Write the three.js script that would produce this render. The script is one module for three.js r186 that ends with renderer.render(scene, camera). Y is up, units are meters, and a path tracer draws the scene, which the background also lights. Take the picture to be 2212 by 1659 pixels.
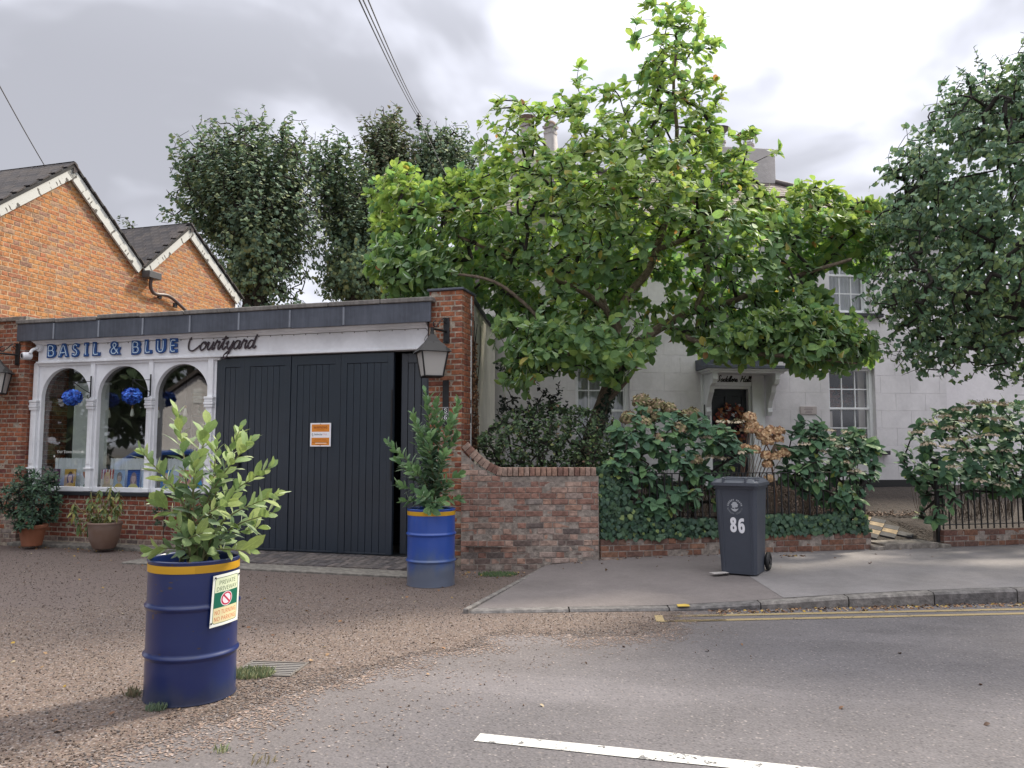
import * as THREE from 'three';
import { mergeGeometries } from 'three/addons/utils/BufferGeometryUtils.js';
import { RoundedBoxGeometry } from 'three/addons/geometries/RoundedBoxGeometry.js';
import { FontLoader } from 'three/addons/loaders/FontLoader.js';
import { TextGeometry } from 'three/addons/geometries/TextGeometry.js';

// ---------------------------------------------------------------- camera, sky, sun, exposure
const scene = new THREE.Scene();
const EYE = 1.58, FOCAL = 1662, PITCH = 4.661 * Math.PI / 180;      // focal length for a picture 2212 x 1659
const camera = new THREE.PerspectiveCamera(2 * Math.atan(829.5 / FOCAL) * 180 / Math.PI, 4 / 3, 0.1, 900);
camera.position.set(0, EYE, 0);
camera.rotation.set(PITCH, 0, 0);
const renderer = new THREE.WebGLRenderer({ antialias: true });
renderer.shadowMap.enabled = true;
renderer.toneMapping = THREE.LinearToneMapping;
renderer.toneMappingExposure = 2.3;

const SUN_AZ = 42 * Math.PI / 180, SUN_EL = 40 * Math.PI / 180;      // azimuth from straight ahead to the right
const sunDir = new THREE.Vector3(Math.sin(SUN_AZ) * Math.cos(SUN_EL), Math.sin(SUN_EL), -Math.cos(SUN_AZ) * Math.cos(SUN_EL));
const sun = new THREE.DirectionalLight(new THREE.Color(1, 0.9, 0.74), 2.8);
sun.position.copy(sunDir).multiplyScalar(60);
sun.target.position.set(0, 0, -8);
sun.castShadow = true;
sun.shadow.radius = 13;
sun.shadow.mapSize.set(4096, 4096);
Object.assign(sun.shadow.camera, { left: -30, right: 30, top: 30, bottom: -30, near: 1, far: 160 });
scene.add(sun, sun.target);

// seeded random numbers and noise
function rng(a) { return () => { a = (a + 0x6d2b79f5) | 0; let t = Math.imul(a ^ (a >>> 15), 1 | a); t = (t + Math.imul(t ^ (t >>> 7), 61 | t)) ^ t; return ((t ^ (t >>> 14)) >>> 0) / 4294967296; }; }
const R0 = rng(77);
const range = (r, a, b) => a + (b - a) * r();
const clamp = (x, a = 0, b = 1) => Math.min(b, Math.max(a, x));
const lerp = (a, b, t) => a + (b - a) * t;
const smooth = (a, b, x) => { const t = clamp((x - a) / (b - a)); return t * t * (3 - 2 * t); };
const hash = (x, y, s = 0) => { let h = Math.imul(x | 0, 374761393) + Math.imul(y | 0, 668265263) + Math.imul(s | 0, 2147483647 ^ 0x3c6ef372); h = Math.imul(h ^ (h >>> 13), 1274126177); return ((h ^ (h >>> 16)) >>> 0) / 4294967296; };
function vnoise(x, y, s = 0, per = 0) {                               // value noise, periodic when per > 0
  const xi = Math.floor(x), yi = Math.floor(y), fx = x - xi, fy = y - yi, u = fx * fx * (3 - 2 * fx), v = fy * fy * (3 - 2 * fy);
  const w = (a) => (per ? ((a % per) + per) % per : a);
  const a = hash(w(xi), w(yi), s), b = hash(w(xi + 1), w(yi), s), c = hash(w(xi), w(yi + 1), s), d = hash(w(xi + 1), w(yi + 1), s);
  return lerp(lerp(a, b, u), lerp(c, d, u), v);
}
function fbm(x, y, oct = 4, s = 0, per = 0) { let t = 0, a = 0.5, n = 0; for (let i = 0; i < oct; i++) { t += a * vnoise(x, y, s + i * 17, per); n += a; a *= 0.5; x *= 2; y *= 2; if (per) per *= 2; } return t / n; }

// the sky: broken grey cloud, thinner and brighter towards the sun
{
  const W = 2048, H = 1024, data = new Float32Array(W * H * 4);
  for (let j = 0; j < H; j++) for (let i = 0; i < W; i++) {
    const th = ((i + 0.5) / W - 0.5) * 2 * Math.PI, ph = ((j + 0.5) / H - 0.5) * Math.PI;
    const x = Math.cos(th) * Math.cos(ph), y = Math.sin(ph), z = Math.sin(th) * Math.cos(ph), o = (j * W + i) * 4;
    const cosS = x * sunDir.x + y * sunDir.y + z * sunDir.z, ang = Math.acos(clamp(cosS, -1, 1));
    let r, g, b;
    if (y < -0.02) { r = 0.2; g = 0.19; b = 0.18; }
    else {
      const k = 1 / (Math.max(y, 0) + 0.16), px = x * k, pz = z * k;
      const wx = fbm(px * 1.1 + 3, pz * 1.1, 4, 5), wz = fbm(px * 1.1, pz * 1.1 + 9, 4, 11);
      const big = fbm(px * 0.75 + wx * 1.3 + 1.7, pz * 0.95 + wz * 1.3, 6, 3);
      const fine = fbm(px * 2.3 + wz * 2.2, pz * 2.7 + wx * 1.6, 6, 29);
      let c = smooth(0.38, 0.60, big * 0.42 + fine * 0.58);             // 0 dense grey cloud, 1 thin bright cloud
      const near = Math.exp(-Math.pow(ang / 0.62, 2)), low = Math.exp(-Math.pow(Math.max(y, 0) / 0.2, 2));
      const lum = (lerp(0.235, 0.41, c) + 0.05 * low + near * (0.09 + 0.12 * c)) * (1 + 1.9 * smooth(0.40, 0.95, y));   // an overcast sky is brightest overhead
      const tint = clamp(1.1 - lum, 0, 0.7);
      r = lum * (1 - 0.08 * tint); g = lum * (1 - 0.045 * tint); b = lum * (1 + 0.13 * tint);
    }
    data[o] = r; data[o + 1] = g; data[o + 2] = b; data[o + 3] = 1;
  }
  const sky = new THREE.DataTexture(data, W, H, THREE.RGBAFormat, THREE.FloatType);
  sky.mapping = THREE.EquirectangularReflectionMapping; sky.magFilter = THREE.LinearFilter; sky.needsUpdate = true;
  scene.background = sky; scene.environment = sky;
}

// ---------------------------------------------------------------- helpers
const V = (x, y, z) => new THREE.Vector3(x, y, z);
const used = {};
function numbered(n) { const k = used[n] = (used[n] ?? -1) + 1; return k ? n + '_' + String(k).padStart(3, '0') : n; }
function tag(o, label, category, group, kind) { Object.assign(o.userData, { label, category }); if (group) o.userData.group = group; if (kind) o.userData.kind = kind; return o; }
function thing(name, label, category, p = [0, 0, 0], turn = 0, group) {
  const o = new THREE.Group(); o.name = numbered(name); o.position.set(...p); o.rotation.y = turn; scene.add(o);
  return tag(o, label, category, group);
}
function struct(name, label, geo, m, p) { const o = geo ? new THREE.Mesh(geo, m) : new THREE.Group(); o.name = numbered(name); if (p) o.position.set(...p); o.userData = { label, category: name.replace(/_/g, ' '), kind: 'structure' }; sh(o); scene.add(o); return o; }
function sh(o) { o.castShadow = o.receiveShadow = true; return o; }
function part(parent, name, geo, m, label) { const o = sh(new THREE.Mesh(Array.isArray(geo) ? merged(geo) : geo, m)); o.name = name; if (label) o.userData.label = label; parent.add(o); return o; }
function merged(list) { return mergeGeometries(list.map((g) => { g = g.index ? g.toNonIndexed() : g; for (const k of Object.keys(g.attributes)) if (!['position', 'normal', 'uv'].includes(k)) g.deleteAttribute(k); return g; })); }
const _m = new THREE.Matrix4(), _q = new THREE.Quaternion(), _s = V(1, 1, 1);
function uvBox(g, off = 0, m) {                                        // texture coordinates in metres by the face's main direction
  g = g.index ? g.toNonIndexed() : g;
  const p = g.attributes.position, uv = new Float32Array(p.count * 2), a = V(0, 0, 0), b = V(0, 0, 0), c = V(0, 0, 0);
  for (let i = 0; i < p.count; i += 3) {
    a.fromBufferAttribute(p, i); b.fromBufferAttribute(p, i + 1); c.fromBufferAttribute(p, i + 2);
    const n = b.clone().sub(a).cross(c.clone().sub(a)), nx = Math.abs(n.x), ny = Math.abs(n.y), nz = Math.abs(n.z);
    [a, b, c].forEach((q, k) => { const o = (i + k) * 2; if (nz >= nx && nz >= ny) { uv[o] = q.x; uv[o + 1] = q.y; } else if (nx >= ny) { uv[o] = q.z; uv[o + 1] = q.y; } else { uv[o] = q.x; uv[o + 1] = q.z; } uv[o] += off; uv[o + 1] += off * 0.73; });
  }
  g.setAttribute('uv', new THREE.BufferAttribute(uv, 2));
  return g;
}
function box(w, h, d, x = 0, y = 0, z = 0, bevel = 0) { const g = bevel ? new RoundedBoxGeometry(w, h, d, 1, Math.min(bevel, w / 2.1, h / 2.1, d / 2.1)) : new THREE.BoxGeometry(w, h, d); g.translate(x, y, z); return uvBox(g); }
function span(x0, x1, y0, y1, z0, z1, bevel = 0) { return box(x1 - x0, y1 - y0, z1 - z0, (x0 + x1) / 2, (y0 + y1) / 2, (z0 + z1) / 2, bevel); }
function cyl(r0, r1, h, x, y, z, n = 16, open = false) { const g = new THREE.CylinderGeometry(r0, r1, h, n, 1, open); g.translate(x, y + h / 2, z); return g.toNonIndexed(); }
function lathe(pts, n = 40) { return new THREE.LatheGeometry(pts.map(([r, y]) => new THREE.Vector2(r, y)), n).toNonIndexed(); }
function tube(pts, r, n = 6, seg) { return new THREE.TubeGeometry(new THREE.CatmullRomCurve3(pts), seg ?? pts.length * 3, r, n).toNonIndexed(); }
function bar(a, b, r, n = 5, r1 = r) { const d = b.clone().sub(a), g = new THREE.CylinderGeometry(r1, r, d.length(), n, 1); g.applyMatrix4(_m.compose(a.clone().add(b).multiplyScalar(0.5), _q.setFromUnitVectors(V(0, 1, 0), d.normalize()), _s)); return g.toNonIndexed(); }
function extrude(shape, depth, bevel = 0, curve = 12) { return uvBox(new THREE.ExtrudeGeometry(shape, { depth, bevelEnabled: bevel > 0, bevelSize: bevel, bevelThickness: bevel, bevelSegments: 1, curveSegments: curve })); }
function poly(pts) { return new THREE.Shape(pts.map(([x, y]) => new THREE.Vector2(x, y))); }
function taperTube(pts, radii, n = 7, seg = 4) {                      // a limb along a smooth line with radii given at its points
  const c = new THREE.CatmullRomCurve3(pts), N = (pts.length - 1) * seg, pos = [], nor = [], uv = [], idx = [], fr = c.computeFrenetFrames(N, false); let len = 0, last;
  for (let i = 0; i <= N; i++) {
    const t = i / N, p = c.getPoint(t), k = t * (radii.length - 1), k0 = Math.min(radii.length - 2, Math.floor(k)), r = lerp(radii[k0], radii[k0 + 1], k - k0);
    if (last) len += p.distanceTo(last); last = p;
    for (let j = 0; j <= n; j++) { const a = j / n * Math.PI * 2, d = fr.normals[i].clone().multiplyScalar(Math.cos(a)).addScaledVector(fr.binormals[i], Math.sin(a)); pos.push(p.x + d.x * r, p.y + d.y * r, p.z + d.z * r); nor.push(d.x, d.y, d.z); uv.push(j / n * r * 6.3, len); }
  }
  for (let i = 0; i < N; i++) for (let j = 0; j < n; j++) { const a = i * (n + 1) + j, b = a + n + 1; idx.push(a, a + 1, b, b, a + 1, b + 1); }
  const g = new THREE.BufferGeometry();
  g.setAttribute('position', new THREE.Float32BufferAttribute(pos, 3)); g.setAttribute('normal', new THREE.Float32BufferAttribute(nor, 3)); g.setAttribute('uv', new THREE.Float32BufferAttribute(uv, 2)); g.setIndex(idx);
  return g.toNonIndexed();
}
function at(u, v, depth) {                                             // the point that lies depth metres ahead on the sight line of a picture point
  const x = (u - 1106) / FOCAL, y = -(v - 829.5) / FOCAL, c = Math.cos(PITCH), s = Math.sin(PITCH), dy = y * c + s, dz = -c + y * s;
  return V(x, dy, dz).multiplyScalar(depth / -dz).add(V(0, EYE, 0));
}

// ---------------------------------------------------------------- textures and materials
function tex(w, h, fn, srgb = true, rep = 1) {
  const d = new Uint8Array(w * h * 4);
  for (let j = 0; j < h; j++) for (let i = 0; i < w; i++) { const c = fn(i / w, j / h, i, j), o = (j * w + i) * 4; if (typeof c === 'number') { d[o] = d[o + 1] = d[o + 2] = clamp(c) * 255; d[o + 3] = 255; } else { d[o] = clamp(c[0]) * 255; d[o + 1] = clamp(c[1]) * 255; d[o + 2] = clamp(c[2]) * 255; d[o + 3] = c.length > 3 ? clamp(c[3]) * 255 : 255; } }
  const t = new THREE.DataTexture(d, w, h); t.wrapS = t.wrapT = THREE.RepeatWrapping; t.magFilter = THREE.LinearFilter; t.minFilter = THREE.LinearMipmapLinearFilter; t.generateMipmaps = true;
  if (srgb) t.colorSpace = THREE.SRGBColorSpace; t.repeat.set(rep, rep); t.needsUpdate = true; return t;
}
const rgb = (r, g, b) => new THREE.Color().setRGB(r, g, b);
function mat(c, rough = 0.8, o = {}) { return new THREE.MeshStandardMaterial({ color: Array.isArray(c) ? rgb(...c) : c, roughness: rough, ...o }); }
function phys(c, rough, o) { return new THREE.MeshPhysicalMaterial({ color: Array.isArray(c) ? rgb(...c) : c, roughness: rough, ...o }); }
const tMottle = tex(512, 512, (u, v) => 0.55 + 0.42 * fbm(u * 12, v * 12, 5, 1, 12) + 0.12 * (fbm(u * 64, v * 64, 2, 8, 64) - 0.5), true, 2);   // covers half a metre
const bMottle = tex(512, 512, (u, v) => fbm(u * 24, v * 24, 5, 2, 24), false, 2);
const tStain = tex(512, 512, (u, v) => { const a = fbm(u * 6, v * 6, 6, 44, 6); return 0.91 + 0.06 * smooth(0.3, 0.65, a) + 0.04 * (fbm(u * 60, v * 60, 2, 9, 60) - 0.5); }, true, 0.35);
const tStreak = tex(512, 512, (u, v) => { const a = fbm(u * 40, v * 3, 4, 61, 0), b = fbm(u * 8, v * 8, 4, 62, 8); return 0.72 + 0.2 * a + 0.18 * (b - 0.4); }, true, 1);
const tWood = tex(256, 512, (u, v) => 0.86 + 0.1 * fbm(u * 40, v * 4, 4, 71) + 0.04 * fbm(u * 4, v * 4, 3, 75), true, 1.6);
const bPlaster = tex(512, 512, (u, v) => 0.6 * fbm(u * 10, v * 10, 4, 31, 10) + 0.4 * fbm(u * 90, v * 90, 2, 33, 90), false, 1);
const tBark = tex(256, 512, (u, v) => 0.5 + 0.5 * fbm(u * 26, v * 9, 5, 81) , true, 3);
const tPeel = tex(512, 512, (u, v) => { const a = fbm(u * 30, v * 16, 5, 91), b = fbm(u * 7, v * 7, 4, 95, 7), k = smooth(0.645, 0.69, a * 0.62 + b * 0.42); return [lerp(0.93, 0.36, k), lerp(0.93, 0.34, k), lerp(0.92, 0.32, k)]; }, true, 0.8);
const M = {
  mortar: mat([0.60, 0.50, 0.40], 0.95, { map: tMottle, bumpMap: bMottle, bumpScale: 0.004 }),
  mortarOrange: mat([0.66, 0.46, 0.29], 0.95, { map: tMottle, bumpMap: bMottle, bumpScale: 0.003 }),
  mortarOld: mat([0.46, 0.39, 0.34], 0.97, { map: tMottle, bumpMap: bMottle, bumpScale: 0.006 }),
  white: mat([0.88, 0.89, 0.92], 0.45, { map: tStain }),
  peeling: mat([0.56, 0.57, 0.57], 0.7, { map: tPeel }),
  lead: mat([0.13, 0.145, 0.185], 0.55, { map: tStreak, metalness: 0.25 }),
  leadPale: mat([0.33, 0.36, 0.42], 0.6, { map: tStreak }),
  felt: mat([0.27, 0.25, 0.235], 0.9, { map: tStreak, bumpMap: bMottle, bumpScale: 0.004 }),
  gate: phys([0.016, 0.026, 0.042], 0.36, { clearcoat: 0.5, clearcoatRoughness: 0.22, bumpMap: bPlaster, bumpScale: 0.0012, map: tStain }),
  gateDark: mat([0.012, 0.014, 0.018], 0.6),
  iron: mat([0.018, 0.019, 0.022], 0.5, { map: tMottle }),
  ironRough: mat([0.05, 0.048, 0.05], 0.75, { map: tPeel }),
  black: mat([0.012, 0.012, 0.013], 0.55),
  sill: mat([0.02, 0.022, 0.028], 0.45),
  concrete: mat([0.30, 0.275, 0.245], 0.92, { map: tMottle, bumpMap: bMottle, bumpScale: 0.006 }),
  stone: mat([0.36, 0.32, 0.28], 0.92, { map: tMottle, bumpMap: bMottle, bumpScale: 0.006 }),
  plaster: mat([0.75, 0.725, 0.755], 0.85, { map: tStain, bumpMap: bPlaster, bumpScale: 0.003 }),
  plasterDark: mat([0.50, 0.47, 0.47], 0.9),
  sidewall: mat([0.78, 0.74, 0.66], 0.8, { map: tStain, bumpMap: bPlaster, bumpScale: 0.004 }),
  glass: phys([1, 1, 1], 0.02, { transmission: 1, thickness: 0, ior: 1.5 }),
  shopGlass: phys([0.93, 0.95, 0.94], 0.02, { transmission: 1, thickness: 0, ior: 1.85 }),
  dark: mat([0.03, 0.03, 0.032], 0.9),
  bark: mat([0.36, 0.28, 0.215], 0.95, { map: tBark, bumpMap: tBark, bumpScale: 0.01 }),
  barkDark: mat([0.07, 0.06, 0.05], 0.95, { map: tBark, bumpMap: tBark, bumpScale: 0.02 }),
  barkPale: mat([0.3, 0.27, 0.22], 0.95, { map: tBark }),
  soil: mat([0.055, 0.042, 0.032], 0.98, { map: tMottle, bumpMap: bMottle, bumpScale: 0.02 }),
};
const font = await new FontLoader().loadAsync('fonts/droid/droid_sans_bold.typeface.json');

// bricks: a few chamfered, slightly uneven shapes shared by every wall, in palettes of fired-clay tones
function brickShape(w, h, d, seed) {
  const r = rng(seed), j = () => (r() - 0.5) * 0.005, b = 0.005, x = w / 2, y = h / 2;
  const F = [[-x + b + j(), -y + b + j(), j() * 0.6], [x - b + j(), -y + b + j(), j() * 0.6], [x - b + j(), y - b + j(), j() * 0.6], [-x + b + j(), y - b + j(), j() * 0.6]];
  const S = [[-x, -y, -b], [x, -y, -b], [x, y, -b], [-x, y, -b]], B = [[-x, -y, -d], [x, -y, -d], [x, y, -d], [-x, y, -d]], pos = [];
  const quad = (a, b2, c, e) => pos.push(...a, ...b2, ...c, ...a, ...c, ...e);
  quad(F[0], F[1], F[2], F[3]);
  for (let i = 0; i < 4; i++) { const k = (i + 1) % 4; quad(S[i], S[k], F[k], F[i]); quad(B[i], B[k], S[k], S[i]); }
  const g = new THREE.BufferGeometry(); g.setAttribute('position', new THREE.Float32BufferAttribute(pos, 3)); g.computeVertexNormals();
  return uvBox(g, seed * 0.137);
}
const brickCache = {};
function brickVariants(w, h, d) { const k = w.toFixed(3) + h.toFixed(3) + d.toFixed(3); return brickCache[k] ??= [1, 2, 3, 4].map((s) => brickShape(w, h, d, s + w * 1000)); }
function palette(list) { return list.map(([r, g, b]) => mat([r, g, b], 0.9, { map: tMottle, bumpMap: bMottle, bumpScale: 0.003 })); }
const BR = {
  orange: palette([[0.62, 0.27, 0.10], [0.60, 0.25, 0.095], [0.64, 0.30, 0.11], [0.55, 0.215, 0.09], [0.62, 0.285, 0.11], [0.56, 0.205, 0.095], [0.66, 0.275, 0.10], [0.49, 0.20, 0.11], [0.40, 0.21, 0.145], [0.48, 0.28, 0.18]]),
  red: palette([[0.36, 0.095, 0.055], [0.40, 0.12, 0.065], [0.32, 0.085, 0.055], [0.29, 0.085, 0.065], [0.42, 0.14, 0.075], [0.34, 0.12, 0.08], [0.27, 0.09, 0.075]]),
  pier: palette([[0.50, 0.17, 0.085], [0.46, 0.15, 0.08], [0.54, 0.20, 0.10], [0.33, 0.11, 0.07], [0.45, 0.19, 0.11], [0.36, 0.15, 0.1]]),
  garden: palette([[0.56, 0.34, 0.255], [0.60, 0.40, 0.32], [0.47, 0.26, 0.20], [0.38, 0.21, 0.165], [0.60, 0.42, 0.34], [0.52, 0.34, 0.27], [0.58, 0.44, 0.38]]),
  gardenLow: palette([[0.30, 0.21, 0.18], [0.25, 0.18, 0.16], [0.37, 0.27, 0.23], [0.38, 0.27, 0.225], [0.23, 0.18, 0.165], [0.36, 0.30, 0.27]]),
  low: palette([[0.34, 0.16, 0.10], [0.30, 0.14, 0.095], [0.27, 0.13, 0.10], [0.38, 0.20, 0.13], [0.25, 0.14, 0.11], [0.32, 0.19, 0.14]]),
};
// lays bricks on the plane z = 0 of a parent (or of matrix o.m in it); the nearest o.sep are parts of their own, the rest one part
function brickwork(parent, o) {
  const r = rng(o.seed ?? 5), C = o.course ?? 0.075, H = C - (o.joint ?? 0.01), L = o.L ?? 0.225, d = o.d ?? 0.06, jw = o.joint ?? 0.01, list = [];
  let row = 0;
  for (let y = o.y0; y < o.y1 - C * 0.5; y += C, row++) {
    const flem = o.bond === 'flemish', hdr = o.bond === 'english' && row % 2 === 1;
    let x = o.x0, k = row % 2, first = 0;
    while (x < o.x1 - 0.02) {
      let w = hdr ? L / 2 : flem ? (k % 2 ? L / 2 : L) : L;
      if (row % 2 && first < 2) w = flem ? [L / 2, L / 4][first] : first ? w : hdr ? L / 4 + 0.03 : L / 2;
      if (flem && row % 2 && first === 1) k++;
      first++; w *= 1 + (r() - 0.5) * (o.vary ?? 0.07);
      if (x + w > o.x1 - 0.05) w = o.x1 - x;
      const cx = x + w / 2, cy = y + C / 2;
      if (!o.keep || o.keep(cx, cy, w)) list.push({ x: cx, y: cy, w: w - jw, row });
      x += w; k++;
    }
  }
  parent.updateMatrixWorld(true);
  const base = parent.matrixWorld.clone().multiply(o.m ?? new THREE.Matrix4()), eye = V(0, EYE, 0);
  for (const b of list) b.far = V(b.x, b.y, 0).applyMatrix4(base).distanceTo(eye) + (b.hide ? 50 : 0);
  list.sort((a, b) => a.far - b.far);
  const sep = Math.min(list.length, o.sep ?? 300), mats = o.mats, rest = [];
  const pick = (b) => { const p = o.pick ? o.pick(b, r) : null; return p ?? mats[Math.min(mats.length - 1, Math.floor(Math.pow(r(), o.skew ?? 1) * mats.length))]; };
  list.forEach((b, i) => {
    const w = Math.round(b.w * 40) / 40 || 0.025, gs = brickVariants(w, H, d), g = gs[Math.floor(r() * 4)], m = pick(b), out = (r() - 0.5) * (o.rough ?? 0.006);
    const mm = new THREE.Matrix4().compose(V(b.x, b.y + (r() - 0.5) * 0.003, out), new THREE.Quaternion().setFromEuler(new THREE.Euler((r() - 0.5) * 0.02, (r() - 0.5) * 0.02, (r() - 0.5) * (o.tilt ?? 0.012))), V(b.w / w, 1, 1));
    if (o.m) mm.premultiply(o.m);
    if (i < sep) { const e = part(parent, 'brick', g, m); mm.decompose(e.position, e.quaternion, e.scale); }
    else rest.push({ mm, c: m.color, w: b.w / 0.21 });
  });
  if (rest.length) {
    const im = new THREE.InstancedMesh(brickShape(0.21, H, d, 9), mat([1, 1, 1], 0.9, { map: tMottle, bumpMap: bMottle, bumpScale: 0.003 }), rest.length);
    rest.forEach((q, i) => { const b = q.mm.clone(), s = new THREE.Vector3(); const pq = new THREE.Quaternion(), pp = V(0, 0, 0); b.decompose(pp, pq, s); im.setMatrixAt(i, new THREE.Matrix4().compose(pp, pq, V(q.w, 1, 1))); im.setColorAt(i, q.c); });
    im.name = 'brickwork'; im.userData.kind = 'stuff'; sh(im); parent.add(im);
  }
}

// leaves
function leafShape(L, W, o = {}) {                                     // a folded, curved blade along +z, its face to +y
  const n = o.seg ?? 4, fold = o.fold ?? 0.25, curl = o.curl ?? 0.25, peak = o.peak ?? 0.45, pos = [], idx = [];
  for (let i = 0; i <= n; i++) {
    const t = i / n, w = W / 2 * Math.pow(Math.sin(Math.PI * Math.pow(t, Math.log(0.5) / Math.log(peak))), o.full ?? 0.8) * (i === 0 || i === n ? 0 : 1), z = L * t, y = -curl * L * t * t;
    pos.push(-w, y + fold * w, z, 0, y, z, w, y + fold * w, z);
  }
  for (let i = 0; i < n; i++) { const a = i * 3, b = a + 3; if (i) idx.push(a, b, a + 1, a + 1, b + 2, a + 2); if (i < n - 1) idx.push(a + 1, b, b + 1, a + 1, b + 1, b + 2); else idx.splice(-6, 6, a, b + 1, a + 1, a + 1, b + 1, a + 2); }
  const g = new THREE.BufferGeometry(); g.setAttribute('position', new THREE.Float32BufferAttribute(pos, 3)); g.setIndex(idx); g.computeVertexNormals();
  const uv = []; for (let i = 0; i < pos.length / 3; i++) uv.push(pos[i * 3] / W + 0.5, pos[i * 3 + 2] / L); g.setAttribute('uv', new THREE.Float32BufferAttribute(uv, 2));
  return g;
}
const tLeaf = tex(64, 128, (u, v) => { const m = Math.abs(u - 0.5), vein = Math.abs(((v + m * 0.9) * 9) % 1 - 0.5); return 0.80 + 0.16 * fbm(u * 6, v * 10, 3, 55) + (m < 0.03 ? 0.12 : 0) + (vein < 0.08 ? 0.06 : 0) + 0.05 * m; });
function leafMat(c, o = {}) { return phys(c, o.rough ?? 0.92, { transmission: o.trans ?? 0.42, thickness: 0, ior: 1.4, map: tLeaf, clearcoat: o.coat ?? 0.35, clearcoatRoughness: o.coatRough ?? 0.42, side: THREE.DoubleSide }); }
const _z = V(0, 0, 0);
function leafMatrix(p, dir, nor, s) {                                  // blade along dir, its face turned to nor
  const z = dir.clone().normalize(), x = nor.clone().cross(z); if (x.lengthSq() < 1e-6) x.set(1, 0, 0).cross(z); x.normalize(); const y = z.clone().cross(x);
  return new THREE.Matrix4().makeBasis(x.multiplyScalar(s), y.multiplyScalar(s), z.multiplyScalar(s)).setPosition(p);
}
// list: {m, c (palette index)}; the nearest o.sep leaves become parts, the rest one part
function leaves(parent, list, shapes, colors, o = {}) {
  const r = rng(o.seed ?? 3), eye = V(0, EYE, 0), sep = Math.min(o.sep ?? 0, list.length);
  parent.updateMatrixWorld(true); const inv = parent.matrixWorld.clone().invert(), p = V(0, 0, 0);
  for (const l of list) { l.far = p.setFromMatrixPosition(l.m).distanceTo(eye); l.c ??= Math.floor(r() * colors.length); l.g ??= Math.floor(r() * shapes.length); }
  if (sep) list.sort((a, b) => a.far - b.far);
  const mats = sep ? colors.map((c) => leafMat(c, o)) : [];
  for (const l of list.slice(0, sep)) { const e = part(parent, o.name ?? 'leaf', shapes[l.g], mats[l.c]); inv.clone().multiply(l.m).decompose(e.position, e.quaternion, e.scale); }
  const rest = list.slice(sep);
  shapes.forEach((g, k) => {
    const mine = rest.filter((l) => l.g === k); if (!mine.length) return;
    const im = new THREE.InstancedMesh(g, leafMat([1, 1, 1], o), mine.length);
    mine.forEach((l, i) => { im.setMatrixAt(i, inv.clone().multiply(l.m)); const c = colors[l.c], v = 0.88 + 0.24 * r(); im.setColorAt(i, rgb(c[0] * v, c[1] * v, c[2] * v)); });
    im.name = o.rest ?? 'foliage'; im.userData.kind = 'stuff'; sh(im); parent.add(im);
  });
}
function rosette(list, p, dir, n, o, r) {                              // leaves spread round the tip of a twig
  const d = dir.clone().normalize(), side = Math.abs(d.y) < 0.9 ? V(0, 1, 0).cross(d).normalize() : V(1, 0, 0), up = d.clone().cross(side), a0 = r() * 6.3;
  for (let i = 0; i < n; i++) {
    const a = a0 + i * 2.4 + (r() - 0.5) * 0.5, sp = range(r, o.s0 ?? 0.5, o.s1 ?? 1.25), rad = side.clone().multiplyScalar(Math.cos(a)).addScaledVector(up, Math.sin(a));
    const ld = d.clone().multiplyScalar(Math.cos(sp)).addScaledVector(rad, Math.sin(sp)); ld.y -= (o.droop ?? 0.15) * r(); ld.normalize();
    const ln = d.clone().multiplyScalar(Math.sin(sp)).addScaledVector(rad, -Math.cos(sp)); ln.y += o.face ?? 0.5; ln.x += (r() - 0.5) * 0.5; ln.z += (r() - 0.5) * 0.5 ;
    const b = p.clone().addScaledVector(d, -(o.back ?? 0.06) * r() * n / 8);
    list.push({ m: leafMatrix(b, ld, ln, range(r, o.m0 ?? 0.7, o.m1 ?? 1.15)), c: o.pick ? o.pick(b, r) : undefined });
  }
}
function inside(poly2, x, y) { let c = false; for (let i = 0, j = poly2.length - 1; i < poly2.length; j = i++) { const [a, b] = poly2[i], [d, e] = poly2[j]; if ((b > y) !== (e > y) && x < (d - a) * (y - b) / (e - b) + a) c = !c; } return c; }
function edgeDist(poly2, x, y) { let m = 1e9; for (let i = 0, j = poly2.length - 1; i < poly2.length; j = i++) { const [a, b] = poly2[i], [d, e] = poly2[j], l = (d - a) ** 2 + (e - b) ** 2, t = clamp(((x - a) * (d - a) + (y - b) * (e - b)) / (l || 1)); m = Math.min(m, Math.hypot(x - a - t * (d - a), y - b - t * (e - b))); } return m; }
// points through the volume of a crown whose front view is an outline (metres, on the plane z = zc) and whose depth swells away from its edge
function crownPoints(outline, zc, n, o, r) {
  const xs = outline.map((p) => p[0]), ys = outline.map((p) => p[1]), x0 = Math.min(...xs), x1 = Math.max(...xs), y0 = Math.min(...ys), y1 = Math.max(...ys), out = [];
  for (let k = 0; k < n * 60 && out.length < n; k++) {
    const x = range(r, x0, x1), y = range(r, y0, y1); if (!inside(outline, x, y)) continue;
    const dens = o.dens ? o.dens(x, y) : 1; if (r() > dens) continue;
    const e = edgeDist(outline, x, y), D = Math.min(o.depth, 0.25 + e * (o.swell ?? 1.1)), f = r() < (o.shell ?? 0.5) ? (r() < 0.5 ? -1 : 1) * range(r, 0.75, 1) : range(r, -1, 1);
    const keepN = o.clump ? fbm(x * o.clump + 50, y * o.clump + f * 1.5 + 50, 2, 7) : 1; if (keepN < (o.gap ?? 0)) continue;
    out.push(V(x, y, zc + f * D));
  }
  return out;
}
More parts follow.
